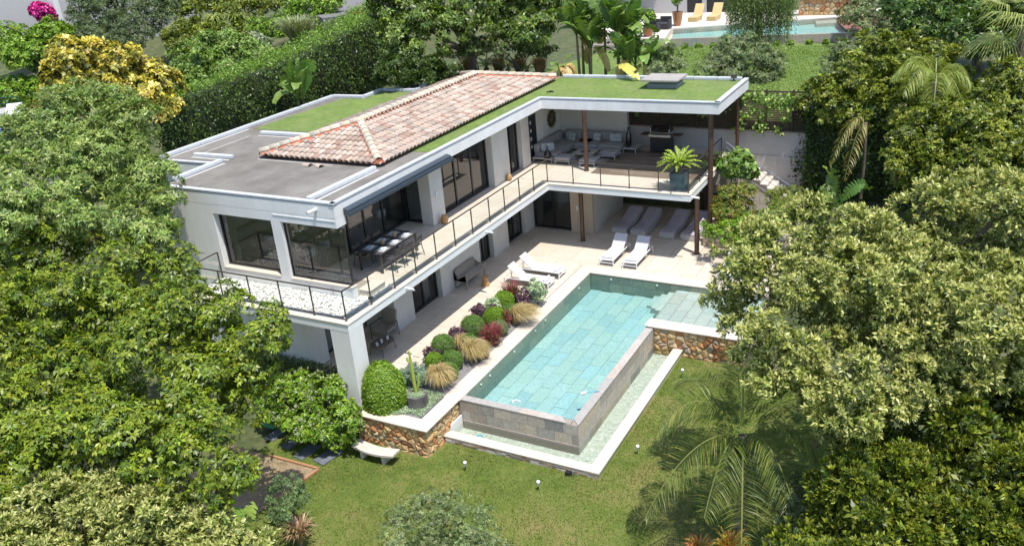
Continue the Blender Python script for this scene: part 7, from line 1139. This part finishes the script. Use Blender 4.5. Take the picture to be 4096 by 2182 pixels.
# dark figures by the wall: rolled parasols
for (x,y,lb) in ((5.3,20.3,'left dark rolled parasol leaning at the back wall'),(5.8,20.2,'right dark rolled parasol leaning at the back wall')):
    t=thing('rolled_parasol',lb,'parasol',(x,y,0)); part('canopy',G().lathe([(.05,0),(.1,.3),(.14,1.2),(.04,1.9)],(x,y,.35),8),mat('brown_canvas',(.05,.035,.03),.9),t); part('pole',G().cyl((x,y,0),(x,y,2.4),.022,6),DMET,t)
def bench_mesh():
    t=thing('moulded_bench','taupe moulded garden bench with curved high back against the lower wall','bench',(-1.35,9.6,0)); x0=-1.68
    ys=np.linspace(8.82,10.45,13); g=G(); pr=[]
    for i,y in enumerate(ys):
        k=(i/12-.5)*2; e=abs(k)**6; top=.84+.03*abs(k)-.06*e; fr=.62; pr.append([(x0,y,.36),(x0,y,top),(x0+.05,y,top+.01),(x0+.16+.05*(1-e),y,.48),(x0+.16,y,.42),(x0+fr*.95,y,.44+.22*e*(1 if abs(k)>.9 else 0)),(x0+fr,y,.41),(x0+fr-.05,y,.35)])
    m=len(pr[0]); vs=[p for q in pr for p in q]; g.add(vs,[(i*m+j,i*m+(j+1)%m,(i+1)*m+(j+1)%m,(i+1)*m+j) for i in range(12) for j in range(m)]+[tuple(range(m)),tuple(range(12*m+m-1,12*m-1,-1))]); part('seat_shell',g,BROWNW,t,smooth='all')
    for y in (8.82,10.39):
        part('arm_panel',G().add([(x0,y,.36),(x0+.62,y,.36),(x0+.62,y,.64),(x0+.3,y,.62),(x0,y,.8),(x0,y+.06,.36),(x0+.62,y+.06,.36),(x0+.62,y+.06,.64),(x0+.3,y+.06,.62),(x0,y+.06,.8)],[(4,3,2,1,0),(5,6,7,8,9),(0,1,6,5),(1,2,7,6),(2,3,8,7),(3,4,9,8),(4,0,5,9)]),BROWNW,t,bevel=.012)
    for (x,y) in ((x0+.02,8.84),(x0+.56,8.84),(x0+.02,10.37),(x0+.56,10.37)): part('leg',G().box(x,y,0,x+.06,y+.06,.37),BROWNW,t,bevel=.01)
bench_mesh()
t=thing('wooden_stool','pale turned wooden drum stool beside the moulded bench','stool',(-.6,9.5,0)); part('stool_body',G().lathe([(.17,0),(.175,.08),(.12,.3),(.15,.36),(.17,.4),(.17,.43),(.13,.43)],(-.55,9.5,0),18),LWOOD,t,smooth=True)
# armchair and coffee table under the balcony end
ac=thing('teak_armchair','grey metal armchair with beige cushions in the shade under the balcony','armchair',(-1.95,4.3,0)); fx,fy=-2.35,3.95
g=G(); 
for s in (0,1):
    y=3.72+s*.72 if False else 0
for x in (-2.3,-1.55):
    part('side_frame',G().tube([(x,3.75,0),(x,3.75,.6),(x,4.45,.62),(x,4.5,0)],.018,6),DMET,ac); part('armrest',G().box(x-.035,3.72,.61,x+.035,4.4,.635),GWOOD,ac)
part('seat_cushion',G().box(-2.27,3.72,.33,-1.58,4.38,.45),mat('beige_cushion',(.26,.235,.20),.9,var=.06),ac,bevel=.03,seg=2); g=G(); g.cbox((-1.925,4.5,.72),(.68,.11,.62),0,R(-14)); part('back_cushion',g,MATS['beige_cushion'],ac,bevel=.03,seg=2)
tc_=thing('slatted_coffee_table','small oval slatted teak table in the shade under the balcony','table',(-1.3,3.1,0))
for k in range(7):
    u=(k-3)/3.3; h_=.52*math.sqrt(1-u*u*.75); part('slat',G().box(-1.3+u*.34-.044,3.1-h_,.40,-1.3+u*.34+.044,3.1+h_,.42),GWOOD,tc_)
for (x,y) in ((-1.55,2.75),(-1.05,2.75),(-1.55,3.45),(-1.05,3.45)): part('leg',G().tube([(x,y,.4),(x+(.05 if x>-1.3 else -.05),y+(.06 if y>3.1 else -.06),0)],.014,6),DMET,tc_)
for (x,y,l) in ((-1.28,2.78,'nearest'),(-1.27,3.05,'middle'),(-1.22,3.35,'farthest')): g=G(); g.lathe([(.045,0),(.048,.13),(.04,.13),(.038,.02)],(x,y,.421),12); solo('candle_cup',g,CERW,l+' of the three white candle cups on the slatted table','candle',loc=(x,y,.42),group='white candle cups on the slatted table',smooth=True)
# ground drains
dr_=solo('pebble_drain',G().box(7.12,14.2,.001,7.5,14.55,.008),mat('drain_pebbles',(.45,.40,.33),.9,c2=(.18,.15,.12),scale=22,var=.3),'small square pebble filled drain in the paving beyond the pool','drain',loc=(7.3,14.37,0))
for (x,y,lb) in ((-.47,8.98,'thin dark slot drain near the wooden stool'),(.1,3.2,'thin dark slot drain beside the flower bed'),(5.9,15.0,'thin dark slot drain near the front brown column')): solo('slot_drain',G().box(x-.14,y-.012,.001,x+.14,y+.012,.006),BLACK,lb,'drain',loc=(x,y,0))
# ---------------- garden things on the lawn ----------------
bn=thing('stone_bench','pale curved stone bench in front of the rubble wall','bench',(1.45,-1.4,-1.05)); n_=8; g=G(); vs=[]
for k in range(n_+1):
    u=k/n_; x=.68+1.6*u; s=.10*math.sin(math.pi*u); zt=-.62-.03*math.sin(math.pi*u); vs+=[(x,-1.55-s,zt-.07),(x,-1.55-s,zt),(x,-1.12-s,zt),(x,-1.12-s,zt-.07)]
g.add(vs,[(4*k+j,4*k+(j+1)%4,4*k+4+(j+1)%4,4*k+4+j) for k in range(n_) for j in range(4)]+[(3,2,1,0),(4*n_,4*n_+1,4*n_+2,4*n_+3)]); part('seat_slab',g,mat('cast_stone',(.56,.50,.44),.8,c2=(.48,.42,.36),scale=3,var=.1,bump=.3),bn)
for x in (1.02,1.85): part('leg',G().prism([(x-.05,-1.55),(x+.07,-1.55),(x+.07,-1.2),(x-.05,-1.2)],-1.2,-.70),MATS['cast_stone'],bn,bevel=.02)
for i,(c,d,a,lb) in enumerate([((-.9,-1.95),(.42,.85),-.12,'left slate stepping slab in the grass by the glossy bush'),((-.08,-1.9),(.5,.85),-.18,'right slate stepping slab in the grass nearest the stone bench'),((-1.7,-1.7),(.42,.8),-.1,'shaded slate stepping slab left of the other two'),((-2.6,-1.5),(.42,.8),-.05,'slate stepping slab deepest in the shade')]):
    g=G(); g.cbox((c[0],c[1],-1.0),(d[0],d[1],.06),a); solo('stepping_slab',g,SLATE,lb,'paving slab',group='slate stepping slabs',loc=(c[0],c[1],-1.0),bevel=.008)
def spike(x,y,lb):
    zz=-1.03; t=thing('spike_light',lb,'garden light',(x,y,zz),'spike lights in the lawn'); part('spike',G().cyl((x,y,zz-.1),(x,y,zz+.2),.015,6),BLACK,t); part('lamp_head',G().tube([(x,y,zz+.17),(x+.01,y-.01,zz+.28),(x+.03,y-.03,zz+.34)],[.03,.055,.05],10),WHITEP,t,smooth=True)
spike(4.5,-.85,'white headed spike light nearest the rubble corner'); spike(7.02,-.86,'white headed spike light near the front corner of the basin'); spike(9.09,1.86,'white headed spike light in the right lawn by the tree shadow'); spike(8.95,6.74,'white headed spike light near the right rubble wall')
fl=thing('flood_light','small dark floodlight fixed to the stone face of the basin','floodlight',(7.55,.1,-1.0)); part('housing',G().box(7.45,.06,-1.03,7.62,.2,-.9),BLACK,fl,bevel=.01); part('bracket',G().box(7.68,.08,-1.08,7.74,.2,-.84),STEEL,fl)
sb=thing('timber_edging','reddish timber edging round the bare sandy patch','edging',(-.9,-3.2,-1.05)); WE=mat('orange_timber',(.34,.18,.09),.8,var=.15)
g=G(); g.tube([(-1.9,-2.62,-.98),(.12,-2.58,-.98)],.06,4); part('plank',g,WE,sb); g=G(); g.tube([(.12,-2.58,-.98),(-.15,-4.6,-.98)],.06,4); part('plank',g,WE,sb)
part('sand',G().prism([(-3.8,-2.6),(.08,-2.62),(-.1,-4.3),(-.4,-5.6),(-3.8,-5.8)],-1.12,-1.0),SOIL,None,kind='structure')
g=G(); g.box(-3.35,-1.35,-1.0,-2.9,-1.05,-.8); solo('green_crate',g,mat('green_plastic',(.03,.25,.14),.4),'small green plastic crate in the shade of the glossy tree','crate',loc=(-3.1,-1.2,-1))
# fallen petals / tufts
rg=np.random.default_rng(2); 
# black arrow-like debris on the turf roof
g=G(); g.cbox((-1.0,17.7,6.45),(.34,.05,.04),.2); g.cbox((-.98,17.85,6.45),(.3,.05,.04),-.5); solo('roof_bracket',g,BLACK,'small black bracket lying on the turf roof','bracket',loc=(-1,17.7,6.44))
V,F,C=bleaf((.9,21.3,7.0),(2.4,20.5,6.5),.28,.25,np.random.default_rng(3),[((.50,.45,.12),1)]); o=fast_mesh('fallen_banana_leaf',V,F,C,LEAF,None); tag(o,'yellow withered banana leaf hanging over the back edge of the turf roof','leaf')
